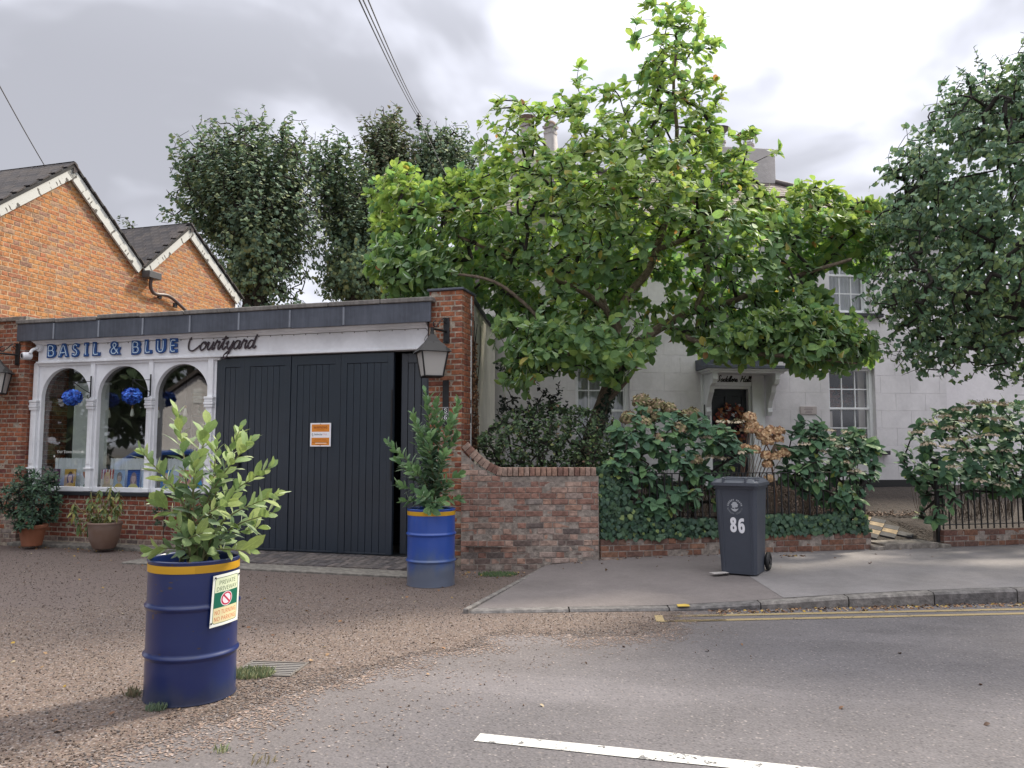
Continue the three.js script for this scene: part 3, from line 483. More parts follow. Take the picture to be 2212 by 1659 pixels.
// ---- lettering on the signboard
function letterGeo(ch, size, depth, bevel) { const g = new TextGeometry(ch, { font, size, depth, curveSegments: 6, bevelEnabled: bevel > 0, bevelSize: bevel, bevelThickness: 0.004, bevelSegments: 1 }); g.computeBoundingBox(); return g; }
const sign = thing('sign_lettering', 'blue capital letters with pale inner lines on the white signboard over the arches', 'lettering', gp(0, 0, 0.052), GROT);
{
  const blue = mat([0.012, 0.075, 0.27], 0.5), pale = mat([0.62, 0.78, 0.90], 0.5);
  const INL = {
    B: [[[0.16, 0.1], [0.16, 0.9], [0.5, 0.9], [0.72, 0.82], [0.74, 0.66], [0.6, 0.54], [0.2, 0.52]], [[0.6, 0.54], [0.82, 0.42], [0.84, 0.22], [0.66, 0.1], [0.16, 0.1]]],
    A: [[[0.08, 0.06], [0.5, 0.9], [0.92, 0.06]], [[0.25, 0.32], [0.75, 0.32]]],
    S: [[[0.82, 0.8], [0.6, 0.9], [0.3, 0.88], [0.2, 0.72], [0.32, 0.58], [0.66, 0.46], [0.8, 0.3], [0.7, 0.14], [0.42, 0.09], [0.16, 0.16]]],
    I: [[[0.5, 0.08], [0.5, 0.92]]], L: [[[0.22, 0.92], [0.22, 0.1], [0.9, 0.1]]],
    U: [[[0.2, 0.92], [0.2, 0.36], [0.32, 0.14], [0.52, 0.09], [0.72, 0.14], [0.83, 0.36], [0.83, 0.92]]],
    E: [[[0.86, 0.9], [0.2, 0.9], [0.2, 0.1], [0.86, 0.1]], [[0.2, 0.52], [0.76, 0.52]]],
    '&': [[[0.9, 0.08], [0.34, 0.64], [0.3, 0.8], [0.42, 0.9], [0.56, 0.88], [0.62, 0.76], [0.5, 0.6], [0.2, 0.42], [0.14, 0.24], [0.28, 0.1], [0.5, 0.1], [0.7, 0.26], [0.78, 0.46]]],
  };
  const put = [['B', 95, 183], ['A', 205, 310], ['S', 338, 412], ['I', 458, 502], ['L', 543, 618], ['&', 710, 825], ['B', 930, 1022], ['L', 1060, 1135], ['U', 1170, 1275], ['E', 1313, 1390]];
  const sOf = (x) => -6.215 + (x - 95) / (1390 - 95) * 2.565 * (1 + 0.07 * (1 - (x - 95) / 1295));    // nearer letters look wider
  for (const [ch, a, b] of put) {
    const s0 = sOf(a), s1 = sOf(b), g = letterGeo(ch, 0.2, 0.02, 0.011), bb = g.boundingBox;
    const w = s1 - s0, h = ch === '&' ? 0.225 : 0.228, kx = w / (bb.max.x - bb.min.x), ky = h / (bb.max.y - bb.min.y);
    g.translate(-bb.min.x, -bb.min.y, 0); g.scale(kx, ky, 1); g.translate(s0, 3.043 + (hash(a, 1) - 0.5) * 0.01, 0.008);
    part(sign, 'letter', g, blue);
    part(sign, 'letter_line', INL[ch].map((l) => tube(l.map(([x, y]) => V(s0 + w * (0.1 + 0.8 * x), 3.043 + h * (0.04 + 0.92 * y), 0.034)), 0.0085, 5, l.length * 4)), pale);
  }
}
// handwriting strokes: polylines in a unit where x-height is 1
const PEN = {
  C: [1.9, [[[1.65, 1.9], [1.5, 2.25], [1.1, 2.3], [0.55, 1.7], [0.25, 0.9], [0.4, 0.2], [0.9, 0.0], [1.45, 0.3], [1.8, 0.6]]]],
  o: [1.0, [[[0.75, 0.95], [0.35, 0.9], [0.1, 0.4], [0.3, 0.03], [0.65, 0.2], [0.85, 0.7], [0.72, 0.97], [0.6, 0.75], [1.0, 0.75]]]],
  u: [1.1, [[[0.0, 0.7], [0.25, 0.95], [0.15, 0.3], [0.3, 0.03], [0.6, 0.35], [0.85, 0.97], [0.75, 0.3], [0.85, 0.03], [1.1, 0.3]]]],
  r: [0.85, [[[0.0, 0.4], [0.3, 1.1], [0.35, 0.85], [0.65, 0.95], [0.5, 0.35], [0.6, 0.03], [0.85, 0.35]]]],
  t: [0.75, [[[0.0, 0.3], [0.4, 1.1], [0.6, 1.75], [0.35, 0.7], [0.3, 0.15], [0.45, 0.02], [0.75, 0.35]], [[0.1, 1.15], [0.85, 1.3]]]],
  y: [1.05, [[[0.0, 0.6], [0.25, 0.95], [0.2, 0.35], [0.4, 0.05], [0.7, 0.4], [0.95, 0.97], [0.7, 0.0], [0.35, -0.85], [0.0, -1.05], [0.0, -0.65], [0.55, -0.1], [1.05, 0.35]]]],
  a: [1.1, [[[0.8, 0.9], [0.4, 0.93], [0.1, 0.4], [0.25, 0.03], [0.55, 0.2], [0.85, 0.95], [0.75, 0.3], [0.85, 0.03], [1.1, 0.35]]]],
  d: [1.15, [[[0.75, 0.85], [0.4, 0.93], [0.1, 0.4], [0.25, 0.03], [0.55, 0.2], [0.9, 1.1], [1.2, 2.0], [0.85, 0.6], [0.8, 0.1], [0.95, 0.03], [1.15, 0.3]]]],
  S: [1.5, [[[1.45, 1.8], [1.1, 2.1], [0.75, 1.8], [1.0, 1.2], [0.95, 0.5], [0.5, 0.05], [0.0, 0.2]]]],
  l: [0.6, [[[0.0, 0.3], [0.45, 1.3], [0.55, 1.9], [0.35, 1.9], [0.2, 0.8], [0.25, 0.05], [0.6, 0.35]]]],
  e: [0.8, [[[0.0, 0.4], [0.5, 0.6], [0.5, 0.93], [0.2, 0.8], [0.1, 0.35], [0.35, 0.02], [0.8, 0.35]]]],
  s: [0.75, [[[0.0, 0.3], [0.4, 1.0], [0.5, 0.5], [0.45, 0.1], [0.1, 0.1], [0.45, 0.05], [0.75, 0.3]]]],
  H: [1.8, [[[0.3, 1.5], [0.6, 2.0], [0.45, 1.0], [0.1, 0.0]], [[1.6, 2.0], [1.35, 1.1], [1.2, 0.1], [1.5, 0.05], [1.8, 0.3]], [[0.2, 0.9], [0.9, 1.05], [1.4, 1.1]]]],
};
function handwriting(parent, name, word, x0, y0, k, slant, r, m, z = 0) {
  let x = x0;
  for (const ch of word) { if (ch === ' ') { x += 0.9 * k; continue; } const [w, strokes] = PEN[ch]; part(parent, name, strokes.map((l) => tube(l.map(([a, b]) => V(x + (a + b * slant) * k, y0 + b * k, z)), r, 5, l.length * 5)), m); x += w * k * 0.93; }
  return x;
}
const script = thing('script_lettering', 'dark brown handwritten-style word at the right end of the shop signboard', 'lettering', gp(0, 0, 0.07), GROT);
handwriting(script, 'letter', 'Courtyard', -3.50, 3.065, 0.137, 0.18, 0.0125, mat([0.05, 0.035, 0.045], 0.5));

// ---- things in and on the windows
const iron = M.iron;
function flowerBall(x, label) {
  const b = thing('flower_ball', label, 'flower ball', gp(x, 2.365, 0.30), GROT, null), r = rng(70 + Math.round(x * 10)), pet = new THREE.CircleGeometry(0.036, 5), ms = [[0.02, 0.075, 0.42], [0.03, 0.12, 0.56], [0.01, 0.035, 0.22], [0.06, 0.20, 0.70]].map((c) => mat(c, 0.6, { side: THREE.DoubleSide }));
  const gs = [[], [], [], []];
  for (let i = 0; i < 240; i++) { const y = 1 - 2 * (i + 0.5) / 240, a = i * 2.39996, q = Math.sqrt(1 - y * y), d = V(Math.cos(a) * q, y * 0.86, Math.sin(a) * q); for (let k = 0; k < 2; k++) { const g = pet.clone(); g.applyMatrix4(new THREE.Matrix4().compose(d.clone().multiplyScalar(0.105 + 0.035 * r()), new THREE.Quaternion().setFromUnitVectors(V(0, 0, 1), d.clone().add(V((r() - 0.5) * 1.6, (r() - 0.5) * 1.6 + 0.3, (r() - 0.5) * 1.6)).normalize()), V(0.8, 0.8, 0.8))); gs[Math.floor(r() * 4)].push(g); } }
  gs.forEach((g, k) => part(b, 'petals', g, ms[k]));
  part(b, 'core', new THREE.SphereGeometry(0.10, 12, 8), ms[2]);
  part(b, 'hanger', [tube([V(0, 0.13, 0), V(0, 0.2, 0), V(0.012, 0.235, 0), V(0, 0.25, 0)], 0.004, 5)], iron);
  return b;
}
flowerBall(-5.42, 'ball of blue artificial flowers hanging before the leftmost arched window');
flowerBall(-4.27, 'ball of blue artificial flowers hanging before the middle arched window');
function bracket(x, label, to) {
  const b = thing('hanging_bracket', label, 'bracket', gp(x, 2.38, 0.07), GROT), dx = to - x;
  part(b, 'back_bar', [span(-0.012, 0.012, 0, 0.34, 0, 0.012, 0.003), tube([V(0, 0.0, 0.008), V(-0.03, -0.02, 0.02), V(-0.045, 0.01, 0.02), V(-0.03, 0.035, 0.02)], 0.006, 5)], iron);
  part(b, 'arm', [tube([V(0, 0.06, 0.01), V(dx * 0.4, 0.12, 0.10), V(dx * 0.8, 0.2, 0.2), V(dx, 0.235, 0.235)], 0.007, 5), bar(V(0, 0.25, 0.01), V(dx, 0.235, 0.235), 0.006)], iron);
}
bracket(-5.29, 'black iron bracket on the first pilaster between left and middle windows', -5.42);
bracket(-4.13, 'black iron bracket on the pilaster between middle and right windows', -4.27);
// vertical blind, café curtains, shelves, lamps
const blind = thing('vertical_blind', 'pale grey vertical blind drawn across the leftmost arched window', 'blind', gp(-6.1, 0, -0.45), GROT);
{ const m = mat([0.62, 0.65, 0.62], 0.8, { side: THREE.DoubleSide }); for (let i = 0; i < 9; i++) { const g = span(-0.045, 0.045, 0.95, 2.62, -0.002, 0.002); g.rotateY(0.6); g.translate(0.02 + i * 0.075, 0, 0); part(blind, 'slat', g, m); } part(blind, 'head_rail', span(-0.05, 0.7, 2.62, 2.66, -0.03, 0.03, 0.005), M.white); }
function cafe(x0, x1, label) {
  const c = thing('cafe_curtain', label, 'curtain', gp(x0, 0.93, -0.30), GROT, 'white curtains in the arched windows'), w = x1 - x0, N = 60, pos = [], idx = [];
  for (let i = 0; i <= N; i++) for (let j = 0; j <= 3; j++) { const x = i / N * w, y = 0.46 * (1 - j / 3); pos.push(x, y + (j === 0 ? 0.008 * Math.sin(i * 1.7) : 0), 0.016 * Math.sin(i * 1.05 + Math.sin(i * 0.31) * 2) * (0.5 + j / 3)); }
  for (let i = 0; i < N; i++) for (let j = 0; j < 3; j++) { const a = i * 4 + j, b = a + 4; idx.push(a, a + 1, b, b, a + 1, b + 1); }
  const g = new THREE.BufferGeometry(); g.setAttribute('position', new THREE.Float32BufferAttribute(pos, 3)); g.setIndex(idx); g.computeVertexNormals();
  part(c, 'cloth', g, mat([0.80, 0.82, 0.86], 0.9, { side: THREE.DoubleSide })); part(c, 'rod', bar(V(0, 0.43, -0.01), V(w, 0.43, -0.01), 0.007), M.white);
}
cafe(-6.33, -5.43, 'white gathered half curtain at the foot of the leftmost arched window');
cafe(-5.19, -4.27, 'white gathered half curtain at the foot of the middle arched window');
cafe(-4.07, -3.15, 'white gathered half curtain at the foot of the rightmost arched window');
{
  const s = thing('shop_shelves', 'pale wall shelves of small goods seen through the middle arched window', 'shelves', gp(-5.15, 0, -2.2), GROT), r = rng(31);
  part(s, 'back_panel', span(0, 1.5, 0.1, 2.6, -0.32, -0.3), mat([0.10, 0.09, 0.08], 0.9));
  for (const y of [0.85, 1.3, 1.72, 2.15, 2.5]) part(s, 'shelf', span(0, 1.5, y, y + 0.03, -0.3, 0.02), mat([0.42, 0.40, 0.36], 0.7));
  for (const x of [0, 1.47]) part(s, 'upright', span(x, x + 0.03, 0.1, 2.6, -0.3, 0.02), mat([0.30, 0.25, 0.18], 0.7));
  const cs = [[0.10, 0.22, 0.10], [0.30, 0.26, 0.08], [0.05, 0.12, 0.30], [0.32, 0.12, 0.08], [0.4, 0.38, 0.34], [0.08, 0.09, 0.08]].map((c) => mat(c, 0.6));
  for (const y of [0.88, 1.33, 1.75, 2.18]) for (let i = 0; i < 11; i++) { const h = range(r, 0.12, 0.28), w = range(r, 0.03, 0.05), x = 0.09 + i * 0.13 + (r() - 0.5) * 0.04; part(s, 'jar', lathe([[0.001, 0], [w, 0.002], [w, h * 0.7], [w * 0.6, h * 0.8], [w * 0.6, h], [0.001, h]], 8).translate(x, y + 0.031, -0.13 + (r() - 0.5) * 0.1), cs[Math.floor(r() * 6)]); }
}
[[-5.46, 2.18, 'clear pendant bulb hanging low inside the leftmost arched window', -0.5], [-4.98, 2.20, 'clear pendant bulb near the left edge of the middle arched window', -0.5], [-4.46, 2.17, 'clear pendant bulb under the middle blue flower ball', -0.5], [-3.93, 2.19, 'clear pendant bulb near the left edge of the rightmost arched window', -0.5], [-3.42, 2.19, 'clear pendant bulb near the right edge of the rightmost arched window', -0.5]].forEach(([x, y, label, t]) => {
  const b = thing('pendant_bulb', label, 'pendant lamp', gp(x, y, t), GROT);
  part(b, 'glass_bulb', lathe([[0.001, -0.12], [0.03, -0.11], [0.036, -0.08], [0.018, 0.0], [0.014, 0.02]], 10), mat([0.85, 0.84, 0.76], 0.2));
  part(b, 'holder', cyl(0.017, 0.017, 0.05, 0, 0.015, 0, 8), mat([0.35, 0.22, 0.09], 0.4, { metalness: 0.6 })); part(b, 'cord', bar(V(0, 0.06, 0), V(0, 3.3 - y, 0), 0.004, 4), M.black);
});
// painted portraits along the sill
function canvasTex(w, h, draw) { const c = document.createElement('canvas'); c.width = w; c.height = h; draw(c.getContext('2d'), w, h); const t = new THREE.CanvasTexture(c); t.colorSpace = THREE.SRGBColorSpace; return t; }
function face(g, w, h, bg, hair, skin, top, o = {}) {
  g.fillStyle = bg; g.fillRect(0, 0, w, h);
  if (o.stripes) { g.fillStyle = '#a83a3a'; for (let i = 0; i < 5; i++) g.fillRect(i * w / 4.4, 0, w / 9, h * 0.5); }
  if (o.bars) { g.fillStyle = '#16337a'; for (let i = 0; i < 6; i++) g.fillRect(0, i * h / 9, w, h / 18); }
  const e = (x, y, a, b, c, rot = 0) => { g.fillStyle = c; g.beginPath(); g.ellipse(x * w, y * h, a * w, b * h, rot, 0, 6.3); g.fill(); };
  if (o.tilt) { g.save(); g.translate(w * 0.5, h * 0.5); g.rotate(-0.55); e(-0.02, -0.2, 0.14, 0.24, skin); g.fillStyle = skin; g.fillRect(-w * 0.06, 0, w * 0.13, h * 0.3); g.restore(); e(0.75, 0.95, 0.5, 0.3, top); return; }
  if (o.long) { e(0.5, 0.55, 0.26, 0.42, hair); e(0.62, 0.72, 0.16, 0.3, hair); } else e(0.52, 0.4, 0.25, 0.27, hair);
  e(0.5, 1.02, 0.42, 0.3, top); g.fillStyle = skin; g.fillRect(w * 0.43, h * 0.55, w * 0.14, h * 0.2); e(0.5, 0.47, 0.17, 0.22, skin);
  if (!o.bald) { g.fillStyle = hair; g.beginPath(); g.ellipse(w * 0.5, h * 0.33, w * 0.2, h * 0.12, 0, Math.PI, 6.3); g.fill(); }
  g.fillStyle = 'rgba(60,30,25,0.6)'; for (const x of [0.44, 0.56]) { g.beginPath(); g.ellipse(x * w, h * 0.45, w * 0.022, h * 0.014, 0, 0, 6.3); g.fill(); } g.fillRect(w * 0.455, h * 0.585, w * 0.09, h * 0.014); g.fillRect(w * 0.492, h * 0.48, w * 0.014, h * 0.06);
}
const CARDS = [
  [-6.20, 0.24, 'small painted portrait on a purple ground at the left end of the shop window', ['#5a2a55', '#3a1526', '#b98a8f', '#2a1a24', {}]],
  [-5.87, 0.24, 'small painted portrait of long brown hair on a yellow ground', ['#c9a04a', '#5c3a24', '#e0b48a', '#d9b070', { long: 1 }]],
  [-5.53, 0.24, 'small painted portrait tilted sideways in a green top on white', ['#d8dae2', '#a0603c', '#b9754f', '#0f5a38', { tilt: 1 }]],
  [-5.12, 0.25, 'small painted portrait before red and white stripes', ['#d9d2cc', '#d8c09a', '#d9b9a6', '#c7b3a0', { stripes: 1, long: 1 }]],
  [-4.88, 0.22, 'small painted portrait on a grey blue ground in the middle window', ['#9fb0c8', '#7d7266', '#b9a69a', '#cdb25a', {}]],
  [-4.60, 0.25, 'small painted portrait in a yellow top on a dark blue ground', ['#234a8c', '#8a6a4a', '#c9a58a', '#d2c04c', { bars: 1, long: 1 }]],
  [-4.33, 0.22, 'small painted portrait in a turquoise top on a white ground', ['#ccd8e4', '#8a5a38', '#d0a68c', '#0b8d86', { long: 1 }]],
  [-3.98, 0.2, 'small painted portrait on a bright blue ground beside the rightmost pilaster base', ['#3f7fc0', '#cfa878', '#d9b79a', '#3a6cb0', { long: 1 }]],
  [-3.62, 0.24, 'small painted portrait of short black hair on an orange ground', ['#d08a4e', '#20202a', '#dcae92', '#1f5fae', {}]],
  [-3.28, 0.22, 'small painted portrait on a sky blue ground at the right end of the shop window', ['#4f9fd0', '#2a3238', '#c9a38c', '#2a4a6a', {}]],
];
CARDS.forEach(([x, w, label, a]) => {
  const c = thing('portrait_card', label, 'portrait', gp(x, 0.905, -0.16), GROT); c.rotation.x = -0.08;
  const t = canvasTex(96, 128, (g, W, H) => face(g, W, H, ...a)), h = 0.31;
  part(c, 'board', span(-w / 2, w / 2, 0, h, -0.012, 0), M.white); const p = new THREE.PlaneGeometry(w - 0.006, h - 0.006); p.translate(0, h / 2, 0.002); part(c, 'painting', p, mat([1, 1, 1], 0.6, { map: t }));
});
{
  const n = thing('window_notice', 'black and white framed notice inside the rightmost arched window', 'notice', gp(-3.24, 1.40, -0.10), GROT);
  part(n, 'sheet', (() => { const p = new THREE.PlaneGeometry(0.17, 0.4); p.translate(0, 0.2, 0.004); return p; })(), mat([1, 1, 1], 0.6, { map: canvasTex(128, 300, (g) => { g.fillStyle = '#e8ecf0'; g.fillRect(0, 0, 128, 300); g.fillStyle = '#30363c'; g.fillRect(5, 6, 118, 72); g.fillRect(5, 262, 118, 30); g.fillStyle = '#f0f0f0'; g.font = 'bold 26px sans-serif'; g.textAlign = 'center'; g.fillText('Chee', 64, 36); g.fillText('BOX', 64, 66); g.fillStyle = '#8a92a0'; for (let i = 0; i < 2; i++) g.fillRect(22, 94 + i * 18, 84, 7); g.fillStyle = '#5f7a78'; g.beginPath(); g.ellipse(64, 175, 44, 30, 0, 0, 6.3); g.fill(); g.fillStyle = '#a8b0b8'; g.fillRect(20, 272, 88, 4); g.fillRect(30, 281, 68, 4); }) }));
  part(n, 'backing', span(-0.088, 0.088, -0.003, 0.403, -0.004, 0.002), M.white);
  const d = thing('window_writing', 'faint white hand lettering with small stars on the leftmost arched window', 'lettering', gp(-5.83, 1.47, -0.076), GROT), w = canvasTex(512, 128, (g) => { g.fillStyle = '#000'; g.fillRect(0, 0, 512, 128); g.fillStyle = '#fff'; g.font = '50px serif'; g.fillText('Our Town Portraits', 70, 60); const st = (x, y, q) => { g.beginPath(); for (let i = 0; i < 10; i++) { const a = i * Math.PI / 5, k = i % 2 ? q * 0.4 : q; g.lineTo(x + k * Math.sin(a), y - k * Math.cos(a)); } g.fill(); }; st(470, 40, 26); st(30, 100, 20); });
  part(d, 'writing', (() => new THREE.PlaneGeometry(0.66, 0.165))(), mat([0.75, 0.76, 0.72], 0.7, { alphaMap: (() => { w.colorSpace = ''; return w; })(), transparent: true }));
}
// security camera at the left end of the signboard
{
  const c = thing('security_camera', 'white security camera at the left end of the signboard', 'camera', gp(-6.40, 3.06, 0.06), GROT);
  part(c, 'mount', [cyl(0.055, 0.06, 0.05, 0, 0, 0, 16).rotateX(Math.PI / 2).translate(0.03, 0.15, 0), tube([V(0.03, 0.15, 0.05), V(-0.01, 0.11, 0.12), V(-0.02, 0.05, 0.15)], 0.024, 8)], M.white);
  const b = part(c, 'body', lathe([[0.001, 0], [0.05, 0.004], [0.062, 0.02], [0.062, 0.13], [0.052, 0.145], [0.001, 0.146]], 20).rotateX(Math.PI / 2), M.white); b.position.set(-0.06, 0.02, 0.08); b.rotation.set(0.1, -0.35, 0);
  part(b, 'lens', [cyl(0.033, 0.033, 0.012, 0, 0, 0, 16).rotateX(Math.PI / 2).translate(0, 0, 0.142)], M.black); part(b, 'bezel', new THREE.TorusGeometry(0.045, 0.008, 6, 20).translate(0, 0, 0.146), mat([0.55, 0.55, 0.57], 0.4));
}
// orange warning plate on the gate
{
  const w = thing('warning_sign', 'orange and white warning plate screwed to the black gate', 'sign', gp(-1.14, 1.755, 0.024), GROT);
  part(w, 'plate', [box(0.34, 0.345, 0.006, 0, 0, 0, 0.002)], M.white);
  part(w, 'print', new THREE.PlaneGeometry(0.336, 0.341).translate(0, 0, 0.0045), mat([1, 1, 1], 0.45, { map: canvasTex(512, 520, (g) => {
    g.fillStyle = '#f0eef2'; g.fillRect(0, 0, 512, 520); g.fillStyle = '#df8a2e'; g.fillRect(34, 28, 444, 166); g.fillRect(34, 326, 444, 168); g.textAlign = 'center'; g.fillStyle = '#7c2f14'; g.font = 'bold 72px sans-serif'; g.fillText('WARNING', 256, 122, 350); g.font = 'bold 24px sans-serif'; g.fillStyle = '#8a4a14'; g.fillText('DNA PROTECTED', 256, 158, 240);
    g.textAlign = 'left'; g.font = 'bold 58px sans-serif'; g.fillStyle = '#3a3a42'; g.fillText('Selecta', 98, 272, 205); g.font = '58px sans-serif'; g.fillStyle = '#dba0a0'; g.fillText('DNA', 306, 272, 165);
    g.fillStyle = '#9a9aa0'; g.beginPath(); g.ellipse(58, 262, 24, 42, -0.25, 0, 6.3); g.fill(); g.strokeStyle = '#e6e4e8'; g.lineWidth = 3; for (let i = 0; i < 4; i++) { g.beginPath(); g.ellipse(58, 262, 5 + i * 5, 14 + i * 8, -0.25, 0, 6.3); g.stroke(); }
    g.textAlign = 'center'; g.fillStyle = '#8a3a10'; g.font = 'bold 22px sans-serif'; g.fillText('ALL VALUABLES CORRECTLY', 256, 368, 290); g.fillText('AND SECURELY DNA PROTECTED', 256, 404, 360); g.fillRect(50, 424, 400, 9); g.fillStyle = '#fbe6cc'; g.fillRect(130, 440, 280, 16); g.fillStyle = '#8a3a10'; g.fillRect(170, 472, 170, 8);
  }) }));
  part(w, 'screw', [cyl(0.005, 0.005, 0.004, 0, 0, 0, 8).rotateX(Math.PI / 2).translate(0, 0.158, 0.005), cyl(0.005, 0.005, 0.004, 0, 0, 0, 8).rotateX(Math.PI / 2).translate(0, -0.158, 0.005)], M.iron);
}
// ---- brick piers at both ends
function pier(name, label, s0, s1, y1, t, depth, mats, seed, sideOf) {
  const p = thing(name, label, 'pier', gp(s0, 0, t), GROT), w = s1 - s0;
  part(p, 'mortar', span(0.008, w - 0.008, -0.1, y1 - 0.004, -depth, -0.0035), M.mortar);
  const low = (b, r) => b.y < 0.5 && r() < 0.8 ? BR.gardenLow[Math.floor(r() * 6)] : b.y > 0.9 && b.y < 1.5 && r() < 0.2 ? BR.red[6] : null;
  brickwork(p, { x0: 0, x1: w, y0: 0.02, y1, mats, bond: 'flemish', joint: 0.014, seed, sep: 300, d: 0.1, pick: low, rough: 0.008 });
  if (sideOf) brickwork(p, { x0: 0.1, x1: depth, y0: 0.02, y1, mats, bond: 'flemish', seed: seed + 1, sep: 200, d: 0.1, pick: low, m: new THREE.Matrix4().makeRotationY(Math.PI / 2).setPosition(w, 0, 0) });
  return p;
}
const pierR = pier('brick_pier', 'tall red brick pier between the black gates and the magnolia', 0.585, 1.09, 3.76, 0.12, 0.5, BR.pier, 21, true);
part(pierR, 'capping', [span(-0.02, 0.53, 3.765, 3.80, -0.52, 0.03, 0.01)], M.lead);
const pierL = pier('brick_pier', 'red brick pier at the left end of the shopfront behind the potted shrub', -7.55, -6.555, 3.66, 0.18, 0.9, BR.pier, 31, true);
part(pierL, 'coping', [span(-0.05, 0.50, 3.665, 3.74, -0.95, 0.05, 0.008), span(0.51, 1.03, 3.665, 3.735, -0.95, 0.05, 0.008), span(0.7, 1.6, 3.665, 3.72, -1.6, -0.96, 0.008)], M.stone);
{ const d = thing('blue_door', 'sliver of a pale blue painted door left of the brick pier', 'door', gp(-7.95, 0, 0.12), GROT); part(d, 'boards', [0, 1, 2].map((i) => span(i * 0.13, i * 0.13 + 0.126, 0.05, 2.1, -0.04, 0.03, 0.006)), mat([0.18, 0.42, 0.62], 0.6)); part(d, 'frame', [span(-0.1, 0.40, 2.1, 2.2, -0.05, 0.04, 0.006)], M.white); }
// ---- lanterns
function lantern(name, label, p, turn) {
  const L = thing(name, label, 'lantern', p, turn);                    // origin: foot of the wall plate; the lamp hangs to the left and forward
  part(L, 'wall_plate', [span(-0.045, 0.045, 0, 0.36, 0, 0.014, 0.004)], M.iron);
  part(L, 'plate_bolt', [0.03, 0.33].map((y) => cyl(0.009, 0.009, 0.01, 0, 0, 0, 8).rotateX(Math.PI / 2).translate(0, y, 0.02)), M.iron);
  part(L, 'arm', [bar(V(0, 0.165, 0.01), V(-0.10, 0.17, 0.29), 0.017, 6), bar(V(-0.10, 0.185, 0.29), V(-0.10, 0.09, 0.29), 0.026, 8)], M.iron);
  const sp = []; for (let i = 0; i <= 14; i++) { const a = i / 14 * 4.4, q = 0.055 - 0.0026 * i; sp.push(V(-0.085 - q * Math.sin(a) * 0.5, 0.235 + q * Math.cos(a), 0.2 + q * Math.sin(a))); }
  part(L, 'scroll', [tube([V(0, 0.34, 0.015), V(-0.01, 0.35, 0.05), V(-0.04, 0.32, 0.10), V(-0.06, 0.255, 0.15), ...sp.reverse()], 0.008, 5), tube([V(0, 0.28, 0.015), V(-0.02, 0.31, 0.06), V(-0.01, 0.285, 0.09), V(0, 0.27, 0.06)], 0.007, 5)], M.iron);
  const h = new THREE.Group(); h.name = 'lamp_head'; h.position.set(-0.10, 0.09, 0.29); h.scale.y = 0.88; h.rotation.y = 0.62; L.add(h);
  const q = (r0, y0, r1, y1) => { const g = new THREE.CylinderGeometry(r1 * Math.SQRT2, r0 * Math.SQRT2, y1 - y0, 4, 1, true); g.rotateY(Math.PI / 4); g.translate(0, (y0 + y1) / 2, 0); const n = g.toNonIndexed(); n.computeVertexNormals(); return uvBox(n); };
  part(h, 'lamp_roof', [q(0.222, -0.285, 0.212, -0.27), q(0.212, -0.27, 0.115, -0.145), q(0.115, -0.145, 0.095, -0.125), q(0.095, -0.125, 0.028, 0.0), q(0.222, -0.285, 0.01, -0.284), cyl(0.03, 0.03, 0.05, 0, -0.01, 0, 8)], M.ironRough);
  const fr = []; for (let i = 0; i < 4; i++) { const a = i * Math.PI / 2 + Math.PI / 4, c = Math.cos(a) * Math.SQRT2, s = Math.sin(a) * Math.SQRT2; fr.push(bar(V(c * 0.178, -0.285, s * 0.178), V(c * 0.125, -0.66, s * 0.125), 0.0115, 4)); const b = a + Math.PI / 2, c2 = Math.cos(b) * Math.SQRT2, s2 = Math.sin(b) * Math.SQRT2; fr.push(bar(V(c * 0.125, -0.66, s * 0.125), V(c2 * 0.125, -0.66, s2 * 0.125), 0.013, 4)); }
  part(h, 'lamp_frame', fr, M.iron); part(h, 'lamp_floor', q(0.125, -0.672, 0.02, -0.664), M.iron);
  const mg = phys([0.60, 0.58, 0.55], 0.55, { transmission: 0.35, thickness: 0 });
  for (let i = 0; i < 4; i++) { const g = new THREE.BufferGeometry(); g.setAttribute('position', new THREE.Float32BufferAttribute([-0.122, -0.655, 0.122, 0.122, -0.655, 0.122, 0.172, -0.29, 0.172, -0.122, -0.655, 0.122, 0.172, -0.29, 0.172, -0.172, -0.29, 0.172], 3)); g.computeVertexNormals(); g.rotateY(i * Math.PI / 2); part(h, 'lamp_pane', uvBox(g), mg); }
  return L;
}
lantern('wall_lantern', 'black wall lantern with frosted panes on the right brick pier above the number plate', gp(0.86, 3.02, 0.125), GROT);
lantern('wall_lantern', 'black wall lantern at the left picture edge on the left brick pier', gp(-6.70, 2.93, 0.19), GROT);
{
  const n = thing('number_plate', 'black strip with white number tiles eight and six on the right pier', 'number plate', gp(0.855, 1.95, 0.13), GROT);
  part(n, 'strip', span(-0.045, 0.045, -0.1, 0.55, -0.004, 0.008, 0.003), M.iron);
  ['8', '6'].forEach((ch, i) => { const t = part(n, 'number_tile', new THREE.PlaneGeometry(0.082, 0.09), mat([1, 1, 1], 0.35, { map: canvasTex(96, 104, (g) => { g.fillStyle = '#d8d8dc'; g.fillRect(0, 0, 96, 104); g.fillStyle = '#0c0d10'; g.fillRect(5, 5, 86, 94); g.fillStyle = '#eceaf0'; g.font = 'bold 96px serif'; g.textAlign = 'center'; g.fillText(ch, 48, 86, 60); }) })); t.position.set(0, 0.13 - i * 0.094, 0.0095); });
}
